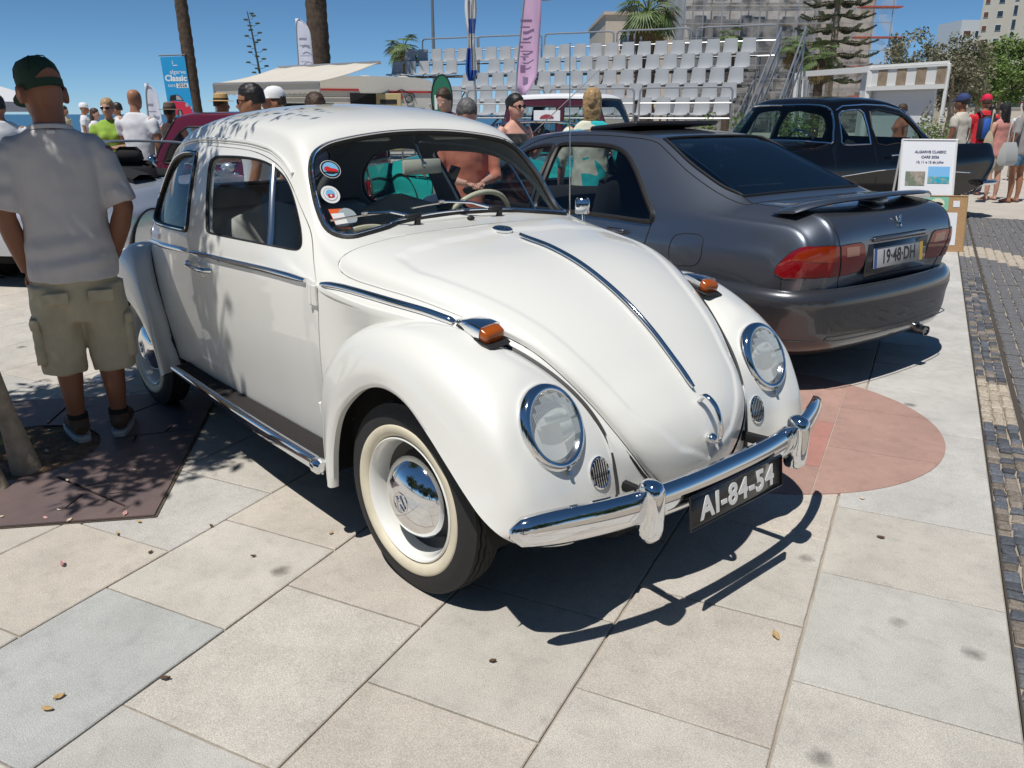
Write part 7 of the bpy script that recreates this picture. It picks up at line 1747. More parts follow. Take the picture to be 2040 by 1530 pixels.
# ------------------------------------------------------------------ palms and trees
TR = mat('palm_trunk', (.075, .052, .036), .95, noise=.5, nscale=9, bump=1, bscale=18); FR1 = mat('palm_green', (.10, .15, .045), .6, noise=.3, nscale=3); FR2 = mat('palm_dry', (.24, .17, .07), .8)
def palm(name, label, r, d, h, tr, cr, n=26, lean=0, fan=True, seed=1, skirt=True, group=None):
    rp = random.Random(seed); T = thing(name, label, 'palm tree', at(r, d), YAW-PI/2+rp.uniform(-.3, .3), group); s_ = MB(); N_ = 60; rs = []
    for k in range(N_+1):
        t = k/N_; z = h*t; c = (lean*t*t, 0); rr = tr*(1.12-.25*t)*(1+.06*(k % 2)); rs.append([(c[0]+rr*math.cos(2*PI*j/14)*(1+.04*rp.uniform(-1, 1)), rr*math.sin(2*PI*j/14), z) for j in range(14)])
    s_.rings(rs, True, True, True); s_.build('trunk', TR, T, 50)
    for nm, m, cnt in (('crown', FR1, n), ('dry_fronds', FR2, n//2 if skirt else 0)):
        if not cnt: continue
        s_ = MB()
        for k in range(cnt):
            a = 2*PI*k/cnt*2.4+rp.uniform(-.2, .2); el = rp.uniform(-.15, 1.35) if nm == 'crown' else rp.uniform(-1.3, -.4); L_ = cr*rp.uniform(.75, 1.05)
            dr = Vector((math.cos(a)*math.cos(el), math.sin(a)*math.cos(el), math.sin(el))); p = Vector((lean, 0, h)); pts = [p]
            for q in range(8): dr = (dr+Vector((0, 0, -.10-(.07 if fan else .02)*q))).normalized(); p = p+dr*L_/8; pts.append(p.copy())
            s_.tube(pts[:6 if fan else 9], [.014*cr]*(6 if fan else 9), 4)
            if fan:
                c0 = pts[4]; ax = (pts[6]-pts[3]).normalized(); sd = ax.cross(Vector((0, 0, 1))).normalized(); 
                for j in range(15):
                    b = (-1.25+2.5*j/14); dd = (ax*math.cos(b)+sd*math.sin(b)).normalized(); L2 = L_*.52*rp.uniform(.85, 1.05); tip = c0+dd*L2+Vector((0, 0, -.16*L2*(1+abs(b)*.5))); md = c0+dd*L2*.55; w_ = sd*.022*cr if abs(b) < .8 else ax*.022*cr
                    s_.add([c0, md+w_, tip, md-w_], [(0, 1, 2, 3)])
            else:
                for j in range(1, 9):
                    for sd_ in (-1, 1):
                        for e in (0, .5):
                            c0 = pts[j-1].lerp(pts[j], e); ax = (pts[j]-pts[j-1]).normalized(); sd = ax.cross(Vector((0, 0, 1))); sd = sd.normalized() if sd.length > .01 else Vector((1, 0, 0)); L2 = L_*.28*(1-.5*j/9)
                            tip = c0+(sd*sd_*.8+ax*.55).normalized()*L2+Vector((0, 0, -.3*L2)); s_.add([c0, c0.lerp(tip, .5)+ax*.02*cr, tip, c0.lerp(tip, .5)-ax*.02*cr], [(0, 1, 2, 3)])
        s_.build(nm, m, T)
    return T
palm('palm_tree', 'slim dark palm trunk passing behind the blue banner', -9.5, 26, 8.5, .175, 2.2, seed=3, lean=-.3)
palm('palm_tree', 'thicker brown palm trunk with its crown above the picture', -6.0, 27.5, 9.0, .31, 2.6, seed=4)
palm('palm_tree', 'small fan palm poking up over the left end of the grandstand', -5.65, 46, 4.6, .25, 1.35, 34, seed=5, skirt=True)
palm('palm_tree', 'large fan palm over the grandstand in front of the beige block', 5.45, 36, 5.3, .42, 1.75, 40, seed=6)
palm('palm_tree', 'half-hidden palm crown above the right seats', 12.4, 50, 5.5, .25, 1.2, 24, seed=7)
palm('palm_tree', 'slender palm with visible trunk right of the grandstand stair', 12.8, 40, 4.35, .13, 1.05, 26, seed=8)
palm('palm_tree', 'low bushy palm between slender palm and tall pine', 13.5, 38.5, 3.7, .2, 1.15, 30, seed=9)
# agave flower stalk
T = thing('agave_stalk', 'tall bare agave flower stalk against the sky', 'plant', at(-11.5, 40), YAW-PI/2); AG = mat('agave', (.045, .06, .04), .8)
s_ = MB(); s_.tube([(.05, 0, 0), (.0, 0, 3.2), (-.15, 0, 4.6), (-.32, 0, 5.8)], [.06, .05, .04, .02], 6); s_.build('stem', AG, T, True); ra = random.Random(2)
s_ = MB()
for k in range(20):
    z = 3.0+2.75*k/20; x0 = -.12*((z-3)/1.5)*.9; a = k*2.4; L_ = .48*(1-.55*k/20); e = Vector((x0+L_*math.cos(a), L_*math.sin(a), z+.13)); s_.tube([(x0, 0, z), ((x0+e.x)/2, e.y/2, z+.02), e], [.012, .010, .008], 4); s_.sphere(e, (.12, .10, .045), 6, 4)
o = s_.build('flower_cluster', AG, T); o['kind'] = 'stuff'
def tree(name, label, r, d, h0, h1, rad, m, n=60, leaf=.10, seed=1, cat='tree', kind=0, flat_=.8, group=None, per=70):
    rt_ = random.Random(seed); T = thing(name, label, cat, at(r, d), YAW-PI/2, group); s_ = MB(); s_.tube([(0, 0, 0), (.08, 0, h0*.7), (0, .05, h0+.25*(h1-h0)), (0, 0, h0+.7*(h1-h0))], [.17, .13, .09, .04], 9)
    blobs = []
    for k in range(n):
        while True:
            p = Vector((rt_.uniform(-1, 1), rt_.uniform(-1, 1), rt_.uniform(-1, 1)))
            if .35 < p.length < 1: break
        blobs.append(Vector((p.x*rad*(1-.25*max(p.z, 0)), p.y*rad*.8, (h0+h1)/2+p.z*(h1-h0)/2)))
    for b_ in blobs[:14]: s_.tube([(0, 0, h0*.9+.2*(h1-h0)), Vector((b_.x*.5, b_.y*.5, b_.z*.5+h0*.5)), b_], [.06, .035, .012], 5)
    s_.build('trunk', BARK, T, True); s_ = MB(); br = rad*.27
    for b_ in blobs: crown_leaves(s_, b_, (br, br, br*flat_), per, leaf, rt_, .2, 1.7)
    s_.build('crown', m, T); return T
OLV = mat('leaf_olive', (.15, .15, .085), .7, col2=(.42, .38, .28), nscale=2.2, thresh=(.5, .72)); LG = mat('leaf_bright', (.13, .20, .045), .7, noise=.35, nscale=.8); LB = mat('leaf_brownish', (.20, .18, .07), .7, noise=.3, nscale=1)
tree('tree', 'olive-grey blossoming tree behind the white pavilion', 16.4, 36, 1.9, 4.75, 1.3, OLV, 56, .085, 1, per=80)
tree('tree', 'olive-grey tree with pale blossom touching the white blocks', 18.2, 36, 2.0, 4.55, 1.35, OLV, 56, .085, 2, per=80)
tree('tree', 'low olive-grey tree beside the pavilion corner post', 19.6, 38, 1.6, 3.7, 1.3, OLV, 46, .085, 12, per=75)
for k, (r, d, h1, rad, mm, lb) in enumerate(((23.6, 44, 4.3, 1.5, LG, 'rounded bright green tree right of the pavilion'), (25.8, 46, 5.2, 1.9, LG, 'bigger bright green tree below the apartment tower'), (28.6, 46, 5.0, 1.6, LB, 'brown-tinged tree at the right edge of the picture'), (22.0, 50, 3.9, 1.5, LG, 'dark green tree furthest behind the pavilion'))): tree('tree', lb, r, d, 2.0, h1, rad, mm, 64, .12, 30+k, per=95)
# araucaria
T = thing('pine_tree', 'tall araucaria pine with drooping tiers before the scaffolded block', 'pine tree', at(16.7, 46), YAW-PI/2); s_ = MB(); s_.tube([(0, 0, 0), (0, 0, 5), (0, 0, 11)], [.22, .17, .06], 10); s_.build('trunk', BARK, T, True); s_ = MB(); rp = random.Random(5); s2 = MB()
for lv in range(13):
    z = 3.2+lv*.62; L_ = 2.5*(1-lv/17)*(.72 if lv == 0 else 1); nb = 9
    for k in range(nb):
        a = 2*PI*k/nb+lv*.37+rp.uniform(-.1, .1); d_ = Vector((math.cos(a), math.sin(a), 0)); pts = [Vector((0, 0, z)), Vector((0, 0, z-.12))+d_*L_*.4, Vector((0, 0, z-.20))+d_*L_*.75, Vector((0, 0, z-.02))+d_*L_]; s_.tube(pts, [.04, .03, .02, .012], 4); sd = Vector((-d_.y, d_.x, 0))
        for q in range(14):
            t = .18+.82*q/13; i = min(2, int(t*3)); c0 = pts[i].lerp(pts[i+1], t*3-i if t < 1 else 1); L2 = .34*(1.15-t*.6)
            for s__ in (-1, 1):
                tip = c0+(sd*s__+d_*.8+Vector((0, 0, rp.uniform(-.1, .35)))).normalized()*L2; w_ = Vector((0, 0, .045)); s2.add([c0-w_, c0.lerp(tip, .6)-w_, tip, c0.lerp(tip, .6)+w_, c0+w_], [(0, 1, 2, 3, 4)])
s_.build('branch_tiers', BARK, T, True); s2.build('foliage', mat('araucaria_green', (.050, .062, .030), .7, noise=.3, nscale=1.5), T)
# shrubs
def shrub(label, r, d, h, rad, m, n=16, leaf=.05, seed=1, ry=1.0, name='shrub'):
    rt_ = random.Random(seed); T = thing(name, label, 'shrub', at(r, d), YAW-PI/2); s_ = MB(); s_.tube([(0, 0, 0), (0, 0, h*.6)], [.03, .01], 5); s_.build('stem', BARK, T); s_ = MB()
    for k in range(n): crown_leaves(s_, (rt_.uniform(-1, 1)*rad, rt_.uniform(-1, 1)*rad*ry, rt_.uniform(.25, 1)*h), (rad*.3, rad*.3, h*.25), 70, leaf, rt_, -.2, 1.8)
    s_.build('foliage', m, T)
shrub('bright clipped shrub under the right end of the grandstand', 4.7, 19.2, 1.35, .55, mat('leaf_lime', (.10, .17, .02), .7, noise=.3, nscale=2), 20, .05, 3, .5)
shrub('shrub growing behind the stair of the grandstand', 6.9, 21.0, 1.5, .6, LG, 20, .05, 6)
shrub('rose bush with pale blooms by the pavilion corner', 9.7, 19.6, 1.55, .45, OLV, 16, .04, 4)
shrub('leafy bush in front of the pavilion wall', 9.3, 19.0, 1.30, .35, LG, 14, .04, 5)
# ------------------------------------------------------------------ pavilion
PV = mat('pavilion_white', (.72, .72, .70), .6); WD = mat('wood_slats', (.30, .23, .16), .8, noise=.25, nscale=6)
pv = thing('pavilion', 'white flat-roofed pavilion with brown and white striped fascia', 'pavilion')
A_, B_, C_ = Vector(at(8.13, 25.0)), Vector(at(9.0, 22.0)), Vector(at(9.95, 20.0))
def pillar(p, z0, z1, w_=.09, nm='post'): s_ = MB(); s_.bbox((p.x, p.y, (z0+z1)/2), (w_, w_, z1-z0), .01); return s_.build(nm, PV, pv)
def wbeam(p, q, z0, z1, th=.10, nm='beam', m=None):
    d = (q-p); n = Vector((-d.y, d.x, 0)).normalized()*th/2; s_ = MB(); s_.add([(*(p+n*s1).xy, z) if False else ((p+n*s1).x, (p+n*s1).y, z) for z in (z0, z1) for s1 in (-1, 1)]+[((q+n*s1).x, (q+n*s1).y, z) for z in (z0, z1) for s1 in (-1, 1)], [(0, 1, 3, 2), (4, 6, 7, 5), (0, 2, 6, 4), (1, 5, 7, 3), (0, 4, 5, 1), (2, 3, 7, 6)]); return s_.build(nm, m or PV, pv, fix=True)
wbeam(A_, B_, 2.46, 2.60, .12); pillar(A_, 0, 2.46, .14); pillar(B_, 0, 2.50, .12); wbeam(B_, C_, 2.02, 2.12, .16)
Dn = Vector((math.cos(YAW), math.sin(YAW), 0)); A2 = A_+Dn*2.2+Vector((math.sin(YAW), -math.cos(YAW), 0))*1.0
pillar(A2, 0, 2.46, .14); wbeam(A_, A2, 2.46, 2.60, .12)
for k in range(8): a, b = B_.lerp(C_, k/8), B_.lerp(C_, (k+1)/8); wbeam(a, b, 2.125, 2.50, .08 if k % 2 else .06, 'fascia_panel', WD if k % 2 else PV)
wbeam(B_+Dn*.02, C_+Dn*.02, 2.505, 2.55, .14); pillar(C_, 0, 2.56, .07); bk = Dn*.45; wbeam(B_+bk, C_+bk, 0, 2.5, .08, 'back_wall', mat('pavilion_grey', (.66, .67, .69), .8)); wbeam(B_+Dn*.1, B_+bk, .0, 2.0, .06)
s_ = MB(); s_.add([(*p.xy, 2.52) if False else (p.x, p.y, 2.56) for p in (B_, C_, C_+bk, B_+bk)]+[(p.x, p.y, 2.62) for p in (B_, C_, C_+bk, B_+bk)], [(0, 1, 2, 3), (4, 5, 6, 7), (0, 1, 5, 4), (1, 2, 6, 5), (2, 3, 7, 6), (3, 0, 4, 7)]); s_.build('roof_slab', PV, pv, fix=True)
# ------------------------------------------------------------------ buildings
def block(name, label, r, d, w_, dep, h, m, rot=0.0):
    T = thing(name, label, 'building', at(r, d), YAW-PI/2+rot); s_ = MB(); s_.box(0, w_, 0, dep, 0, h); s_.build('wall', m, T); return T
def window(T, x, z, w_, h, y=-.03, glassm=None, frame_m=None, side=None):
    s_ = MB(); s_.box(x-.06, x+w_+.06, y-.04, y-.001, z-.06, z+h+.06) if side is None else s_.box(side-.001, side+.04, x-.06, x+w_+.06, z-.06, z+h+.06); f = s_.build('window', frame_m or PV, T)
    s_ = MB(); s_.box(x, x+w_, y-.055, y-.042, z, z+h) if side is None else s_.box(side+.042, side+.055, x, x+w_, z, z+h); s_.build('pane', glassm or WDK, f)
WDK = mat('dark_pane', (.03, .04, .05), .12, spec=.8); BEI = mat('beige_render', (.50, .43, .35), .9, noise=.05, nscale=.6); CRM = mat('cream_render', (.58, .53, .44), .9, noise=.04, nscale=.3); CON = mat('raw_concrete', (.46, .445, .43), .95, noise=.2, nscale=.5)
T = block('building', 'low beige building behind the large fan palm', 6.3, 60, 4.6, 12, 7.75, BEI); window(T, 1.0, 5.6, .9, .9); window(T, 2.9, 5.6, .9, .9, glassm=mat('shutter_brown', (.15, .06, .04), .8))
s_ = MB(); s_.box(-.15, 4.75, -.15, 12.1, 7.75, 7.95); s_.build('parapet', BEI, T)
T = block('building', 'tall grey building wrapped in scaffolding and netting', 13.6, 70, 10.0, 14, 17, CON); 
rb = random.Random(9)
for fl in range(5):
    for x in (.7, 2.2, 4.3, 5.3, 7.6, 8.8): window(T, x, 1.2+fl*2.9+rb.uniform(-.1, .1), .85, 1.7, glassm=WDK, frame_m=mat('window_grey', (.45, .48, .52), .6))
for z in (3.6, 6.5, 9.4, 12.3): s_ = MB(); s_.box(-.1, 10.1, -.12, -.002, z, z+.25); s_.build('floor_band', mat('band_pale', (.42, .40, .38), .9), T)
s_ = MB(); s_.box(10.002, 15.4, 1.5, 14, 0, 16.5); s_.build('wing', mat('netting_tan', (.38, .33, .28), .95, noise=.25, nscale=2), T)
for fl in range(4): s_ = MB(); s_.box(10.5+fl*.7, 11.2+fl*.7, 1.40, 1.49, 2.5+fl*2.6, 3.9+fl*2.6); s_.build('opening', WDK, T)
sc = thing('scaffolding', 'steel scaffolding with planks and red edge boards on the grey building', 'scaffolding', at(13.6, 68.6), YAW-PI/2)
for k in range(12): s_ = MB(); s_.cyl((k*1.45-.4, 0, 0), (k*1.45-.4, 0, 14), .045, 5); s_.build('standard', STEELG, sc)
for k in range(13): s_ = MB(); z = 1.0+k*1.0; s_.tube([(-.4, -.02, z), (15.6, -.02, z+.1)], .035, 5); s_.build('ledger', STEELG, sc)
for k in range(5): s_ = MB(); z = 2.0+k*2.0; s_.box(-.4, 10.2, .05, .8, z, z+.06); s_.build('plank', WD, sc)
for k in range(9): s_ = MB(); s_.tube([(k*1.45-.4, .02, (k % 3)*2.0), (k*1.45+2.4, .02, (k % 3)*2.0+3.6)], .03, 5); s_.build('brace', STEELG, sc)
RPL = mat('edge_board_red', (.40, .09, .06), .8)
for k, (x0, x1) in enumerate(((13.0, 15.9), (11.6, 16.1), (12.8, 16.6), (13.0, 16.2), (13.0, 16.0))): s_ = MB(); z = 2.7+k*2.15; s_.box(x0, x1, -.3, .6, z, z+.10); s_.build('edge_board', RPL, sc)
s_ = MB(); NET = bpy.data.materials.new('net'); NET.use_nodes = True; MATS['net'] = NET; nt2 = NET.node_tree; b2 = nt2.nodes['Principled BSDF']; b2.inputs['Base Color'].default_value = (.52, .49, .45, 1); tcx = nt2.nodes.new('ShaderNodeTexCoord'); wv = nt2.nodes.new('ShaderNodeTexNoise'); wv.inputs['Scale'].default_value = 1.1; nt2.links.new(tcx.outputs['Object'], wv.inputs['Vector']); mr_ = nt2.nodes.new('ShaderNodeMapRange'); mr_.inputs[1].default_value = .42; mr_.inputs[2].default_value = .58; mr_.inputs[3].default_value = .05; mr_.inputs[4].default_value = .38; nt2.links.new(wv.outputs[0], mr_.inputs[0]); nt2.links.new(mr_.outputs[0], b2.inputs['Alpha'])
rs = [[(x, -.12+.05*math.sin(x*3+z), z) for x in [q*.7-.4 for q in range(24)]] for z in (0, 2, 4, 6, 8, 10, 12, 14)]; s_.rings(rs, False); s_.build('netting', NET, sc, True)
T = block('building', 'cream apartment tower with stepped bays at the upper right', 107.5, 205, 5.5, 18, 46, CRM, R(-30))
for fl in range(14):
    z = 2.0+fl*2.9; window(T, .5, z, .9, 1.1, y=-.06, glassm=mat('shutter_brown', (.15, .06, .04), .8)); window(T, 3.2, z, 1.1, 1.2, y=-.06); 
s_ = MB(); s_.box(5.5, 11.0, -3, 15, 0, 52); s_.build('bay', CRM, T)
for fl in range(15): z = 2.0+fl*2.9; window(T, 6.4, z, .7, 1.9, y=-3.06, frame_m=CRM); window(T, 8.9, z+.4, 1.2, .5, y=-3.06, glassm=mat('vent_grey', (.4, .38, .34), .8))
s_ = MB(); s_.box(11.0, 24.0, -6, 12, 0, 60); s_.build('bay', CRM, T)
for fl in range(16):
    z = 2.0+fl*2.9; window(T, 12.2, z, 3.4, 1.3, y=-6.06); s_ = MB(); s_.box(16.8, 21.0, -7.3, -6.002, z-.5, z-.3); b_ = s_.build('balcony', PV, T); s_ = MB(); s_.box(16.8, 21.0, -7.3, -7.22, z-.3, z+.6); s_.build('balcony_front', PV, b_); window(T, 17.2, z, 3.2, 1.7, y=-6.06)
T = block('building', 'distant white apartment block beside the tower', 132, 262, 12, 14, 27.5, PV); [window(T, 1+q*3.4, 14+f_*3, 2.0, 1.5, y=-.1, glassm=MATS['shutter_brown'] if (q+f_) % 2 else WDK) for q in range(3) for f_ in range(4)]
T = block('building', 'pale building glimpsed through the tree trunks at right', 40, 80, 22, 10, 5.2, CRM); [window(T, 2+q*3.5, 2.0, 1.4, 1.6, y=-.06) for q in range(5)]
# low hedge/terrain mass behind the stand so that no empty horizon shows inland
s_ = MB(); rh = random.Random(3)
for k in range(120): r_ = rh.uniform(6, 62); d_ = rh.uniform(84, 98); p_ = at(r_, d_); crown_leaves(s_, (p_[0], p_[1], rh.uniform(.5, 2.4)), (2.4, 2.4, 1.3), 50, .40, rh, .1, 1.5)
o = s_.build('shrubbery', LG); tag(o, kind='stuff')
# ------------------------------------------------------------------ parked cars behind
MAR = metal('maroon_paint', (.13, .012, .03), .2, .2); TUR = metal('turquoise_paint', (.03, .50, .46), .2, 0); SIL = metal('silver_paint', (.60, .64, .72), .3, .55)
c_ = at(-4.25, 7.05); roadster('convertible_car', 'silver open-top roadster parked behind the man in shorts', (c_[0], c_[1], 0), YAW-R(8), SIL, scale=1.0)
c_ = at(-1.15, 12.0); roadster('convertible_car', 'turquoise open car with chrome side strip seen through the grey saloon', (c_[0], c_[1], 0), YAW-PI/2-R(52), TUR, scale=1.15, style='cap', chrome=True)
c_ = at(.0, 16.8); boxcar('off_roader', 'maroon boxy off-roader with white roof in front of the grandstand', (c_[0], c_[1], 0), YAW-PI/2-R(28), metal('maroon_dark', (.075, .010, .016), .3, 0), mat('roof_white', (.72, .74, .76), .4), .86, 1.0, 1.12)
c_ = at(-1.55, 10.6); boxcar('hatchback_car', 'dark red hatchback facing left behind the white car roof', (c_[0], c_[1], 0), YAW+PI/2-R(4), MAR, MAR, 1.0, 1.0, .80)
# ------------------------------------------------------------------ sign boards at right
FRM = mat('frame_white', (.70, .70, .70), .5); PAP = mat('paper_white', (.74, .76, .80), .7); CORK = mat('cork', (.42, .26, .13), .9, noise=.15, nscale=60); WOODF = mat('board_frame', (.36, .22, .11), .8)
sb = thing('sign_board', 'white A-frame notice board with two photographs near the black saloon', 'sign', (0, 0, 0))
O_ = Vector(at(4.62, 9.95)); rv = Vector((math.sin(YAW), -math.cos(YAW), 0)); dv_ = Vector((math.cos(YAW), math.sin(YAW), 0)); up = Vector((0, 0, 1))
xd = (rv*.97-dv_*.20).normalized(); nb_ = xd.cross(up).normalized(); nb_ = nb_ if nb_.dot(dv_) < 0 else -nb_
def leafboard(foot, lean, w_, h, nm, par, backm):
    yd = (up+lean).normalized(); M = frame(foot, xd, yd)
    s_ = MB(); s_.bbox((w_/2, h/2, 0), (w_, h, .018), .004, M); p = s_.build(nm, backm, par)
    return M, p
M, p_ = leafboard(O_, -nb_*(.28)+xd*.10, .60, 1.22, 'front_panel', sb, PAP)
s_ = MB(); s_.tube([M @ Vector(q) for q in ((0, 0, .005), (.60, 0, .005), (.60, 1.22, .005), (0, 1.22, .005))], .016, 6, True); s_.build('frame', FRM, sb, 40)
M2, p2 = leafboard(O_-nb_*.62+xd*.02, nb_*(.22), .60, 1.21, 'back_panel', sb, mat('blackboard', (.012, .014, .016), .5)); s_ = MB(); s_.tube([M2 @ Vector(q) for q in ((0, 0, -.005), (.60, 0, -.005), (.60, 1.21, -.005), (0, 1.21, -.005))], .017, 6, True); s_.build('frame', FRM, sb, 40)
sgn = 1 if (M @ Vector((0, 0, 1))-M @ Vector((0, 0, 0))).dot(nb_) > 0 else -1
def on(Mx, pts, m, nm, par, z=.012): s_ = MB(); s_.prism(pts, sgn*(z-.002), sgn*z, Mx); return s_.build(nm, m, par)
NAVY = mat('ink_navy', (.04, .06, .16), .7)
def ftext(b, sz, x, y, Mx, par, m=NAVY, bold=.001):
    return text(b, sz, m, par, Mx @ Matrix.Translation((x, y, sgn*.0125)) @ (Matrix.Identity(4) if sgn > 0 else Matrix.Scale(1, 4)), 'lettering', .0006, bold=bold)
ftext('ALGARVE CLASSIC', .042, .32, 1.08, M, p_); ftext('CARS 2026', .042, .32, 1.02, M, p_); ftext('10, 11 e 12 de julho', .038, .32, .96, M, p_)
ph = on(M, [(.06, .68), (.28, .68), (.28, .85), (.06, .85)], mat('photo_street', (.16, .20, .14), .5, col2=(.42, .34, .30), nscale=9, thresh=(.45, .6)), 'photograph', p_)
ph = on(M, [(.31, .71), (.55, .71), (.55, .91), (.31, .91)], mat('photo_sky', (.20, .48, .80), .5), 'photograph', p_); on(M, [(.31, .71), (.55, .71), (.55, .79), (.31, .79)], mat('photo_sea', (.02, .36, .48), .5, col2=(.35, .36, .25), nscale=14, thresh=(.5, .6)), 'photo_water', ph, .0135)
cb = thing('notice_board', 'cork board with pinned papers leaning at the foot of the A-frame sign', 'notice board')
O2 = Vector(at(4.12, 9.35)); M = frame(O2, (rv*.985-dv_*.1), up-dv_*0+dv_*.17-rv*0+rv*.06)
s_ = MB(); s_.bbox((.48, .30, 0), (.96, .62, .02), .004, M); s_.build('board', CORK, cb); s_ = MB(); s_.tube([M @ Vector(q) for q in ((0, 0, .004), (.96, 0, .004), (.96, .61, .004), (0, .61, .004))], .013, 6, True); s_.build('frame', WOODF, cb, 40)
sgn = 1 if (M @ Vector((0, 0, 1))-M @ Vector((0, 0, 0))).dot(dv_) < 0 else -1
pp = on(M, [(.50, .06), (.865, .07), (.865, .43), (.50, .43)], PAP, 'paper', cb, .014); on(M, [(.72, .20), (.80, .20), (.80, .32), (.72, .32)], mat('photo_blue', (.15, .32, .55), .6), 'photo', pp, .0155); on(M, [(.72, .15), (.78, .15), (.78, .20), (.72, .20)], mat('photo_pink', (.5, .3, .28), .6), 'photo', pp, .0155)
pp = on(M, [(.46, .45), (.76, .45), (.76, .60), (.46, .60)], mat('paper_green', (.22, .50, .36), .7), 'paper', cb, .014); on(M, [(.64+.075*math.cos(2*PI*k/20), .525+.062*math.sin(2*PI*k/20)) for k in range(20)], mat('paper_cream', (.70, .70, .55), .7), 'paper_disc', pp, .0155); on(M, [(.575, .51), (.705, .51), (.695, .53), (.655, .545), (.615, .545), (.585, .53)], TRIMB, 'car_print', pp, .017)
on(M, [(.81, .49), (.88, .49), (.88, .56), (.81, .56)], PAP, 'paper', cb, .014)
pp = on(M, [(.08, .06), (.40, .07), (.40, .43), (.08, .43)], PAP, 'paper', cb, .014)
# paper in the off-roader window
# ------------------------------------------------------------------ litter on the stones
rl = random.Random(12); LEAFD = mat('dry_leaf', (.42, .29, .13), .8, noise=.3, nscale=30); PET = mat('petal', (.58, .36, .34), .7); BRN = mat('dead_leaf', (.10, .06, .035), .9); PALE = mat('pale_petal', (.62, .50, .38), .8)
def leaf(x, y, s, a, m, curl, lab, z=.004):
    s_ = MB(); rs = []
    for i in range(6):
        t = i/5; w_ = s*.28*math.sin(PI*min(max(t, .06), .94))**.8; rs.append([(s*(t-.5), w_*q, curl*s*(.20*q*q+.35*(t-.5)**2+.06*math.sin(q*5+t*7))+.001) for q in (-1, -.4, .0, .4, 1)])
    s_.rings(rs, False); o = s_.build('fallen_leaf', m, None, True); o.location = (x, y, z); o.rotation_euler = (rl.uniform(-.2, .2), rl.uniform(-.25, .25), a); tag(o, lab, 'leaf'); so_ = o.modifiers.new('s', 'SOLIDIFY'); so_.thickness = .0008; return o
LV = [((-0.913, -1.528), .035, PET, 1.3, 'pink curled blossom on the grey slab at far left'), ((-0.070, -1.478), .030, BRN, .8, 'dark curled leaf on the joint at lower left'), ((-0.181, -1.718), .032, LEAFD, .8, 'upper of two tan leaves on the blue-grey slab'), ((-0.150, -1.753), .034, LEAFD, .6, 'lower of two tan leaves on the blue-grey slab'),
 ((0.469, -0.753), .022, BRN, 1.2, 'small brown petal on the slab left of bottom centre'), ((0.932, -0.043), .040, LEAFD, .5, 'slim tan leaf below the bumper shadow'), ((0.663, 1.033), .020, PALE, .8, 'pale flake on the edge of the red circle'), ((-1.149, -1.247), .030, PET, 1.2, 'pink blossom on the corner of the steel plate'), ((-1.063, -1.223), .022, LEAFD, 1, 'tan flake below the plate corner'),
 ((-1.316, -1.486), .020, PET, 1.2, 'small pink petal on the steel plate'), ((-1.436, -1.609), .022, PALE, 1, 'pale petal at the left border of the plate'), ((-1.237, -1.421), .024, PALE, .9, 'cream petal on the front edge of the plate'), ((-0.535, -1.009), .020, BRN, .8, 'crumpled brown bit beyond the middle joint'), ((-0.499, -0.721), .022, LEAFD, .8, 'brown twig bit before the front wheel'), ((-1.356, -1.430), .018, PALE, 1, 'pale petal near the plate slit'),
 ((-0.849, -1.030), .022, BRN, .6, 'brown bit on the joint near the plate'), ((-1.022, -1.314), .022, LEAFD, .8, 'tan bit on the pale slab'), ((-0.800, -1.271), .024, BRN, .7, 'brown speck beside the oil spot'), ((-1.550, -1.081), .018, PALE, 1, 'pale flake on the steel plate by the slit'), ((-1.629, -1.331), .022, PALE, 1, 'cream leaf in the plate slit'), ((-2.044, -1.443), .030, PALE, 1, 'pale leaf at the foot of the tree'), ((-2.029, -1.314), .034, PALE, 1, 'cream leaf on the soil by the trunk'),
 ((-2.450, -1.211), .024, PALE, .8, 'pale leaf on the far slit of the plate'), ((0.861, 0.778), .03, BRN, .4, 'brown leaf mark on the right slab'), ((0.477, -0.191), .016, PALE, .8, 'pale flake in the bumper shade')]
for (q, s, m, cu, lab) in LV:
    x, y = q; zz = .010 if in_plate(x, y) else .003; leaf(x, y, s*.95, rl.uniform(0, 6.2), m, cu, lab+'', zz)
# ------------------------------------------------------------------ people in the background
AW_ = YAW; TOC = YAW+PI; RT = YAW-PI/2; LF = YAW+PI/2
WHT = cloth('cloth_white', (.66, .67, .70)); LIM = cloth('cloth_lime', (.26, .42, .05)); NVY = cloth('cloth_navy', (.02, .03, .07)); BRN2 = cloth('cloth_dark_brown', (.045, .022, .018)); MRN = cloth('cloth_maroon', (.10, .02, .05)); SAL = cloth('cloth_salmon', (.60, .20, .13)); BGE = cloth('cloth_stone', (.56, .52, .44)); REDC = cloth('cloth_red', (.62, .015, .03)); GYB = cloth('cloth_grey', (.26, .25, .25)); DNM = cloth('denim', (.10, .22, .34)); KHK = cloth('cloth_khaki', (.30, .26, .19)); BLK = cloth('cloth_black', (.015, .015, .017)); YEL = cloth('cloth_cream', (.60, .50, .32)); GRN = cloth('cloth_green', (.04, .14, .08)); PNK = cloth('cloth_pink', (.55, .25, .22)); ORG = cloth('cloth_orange', (.50, .16, .08))
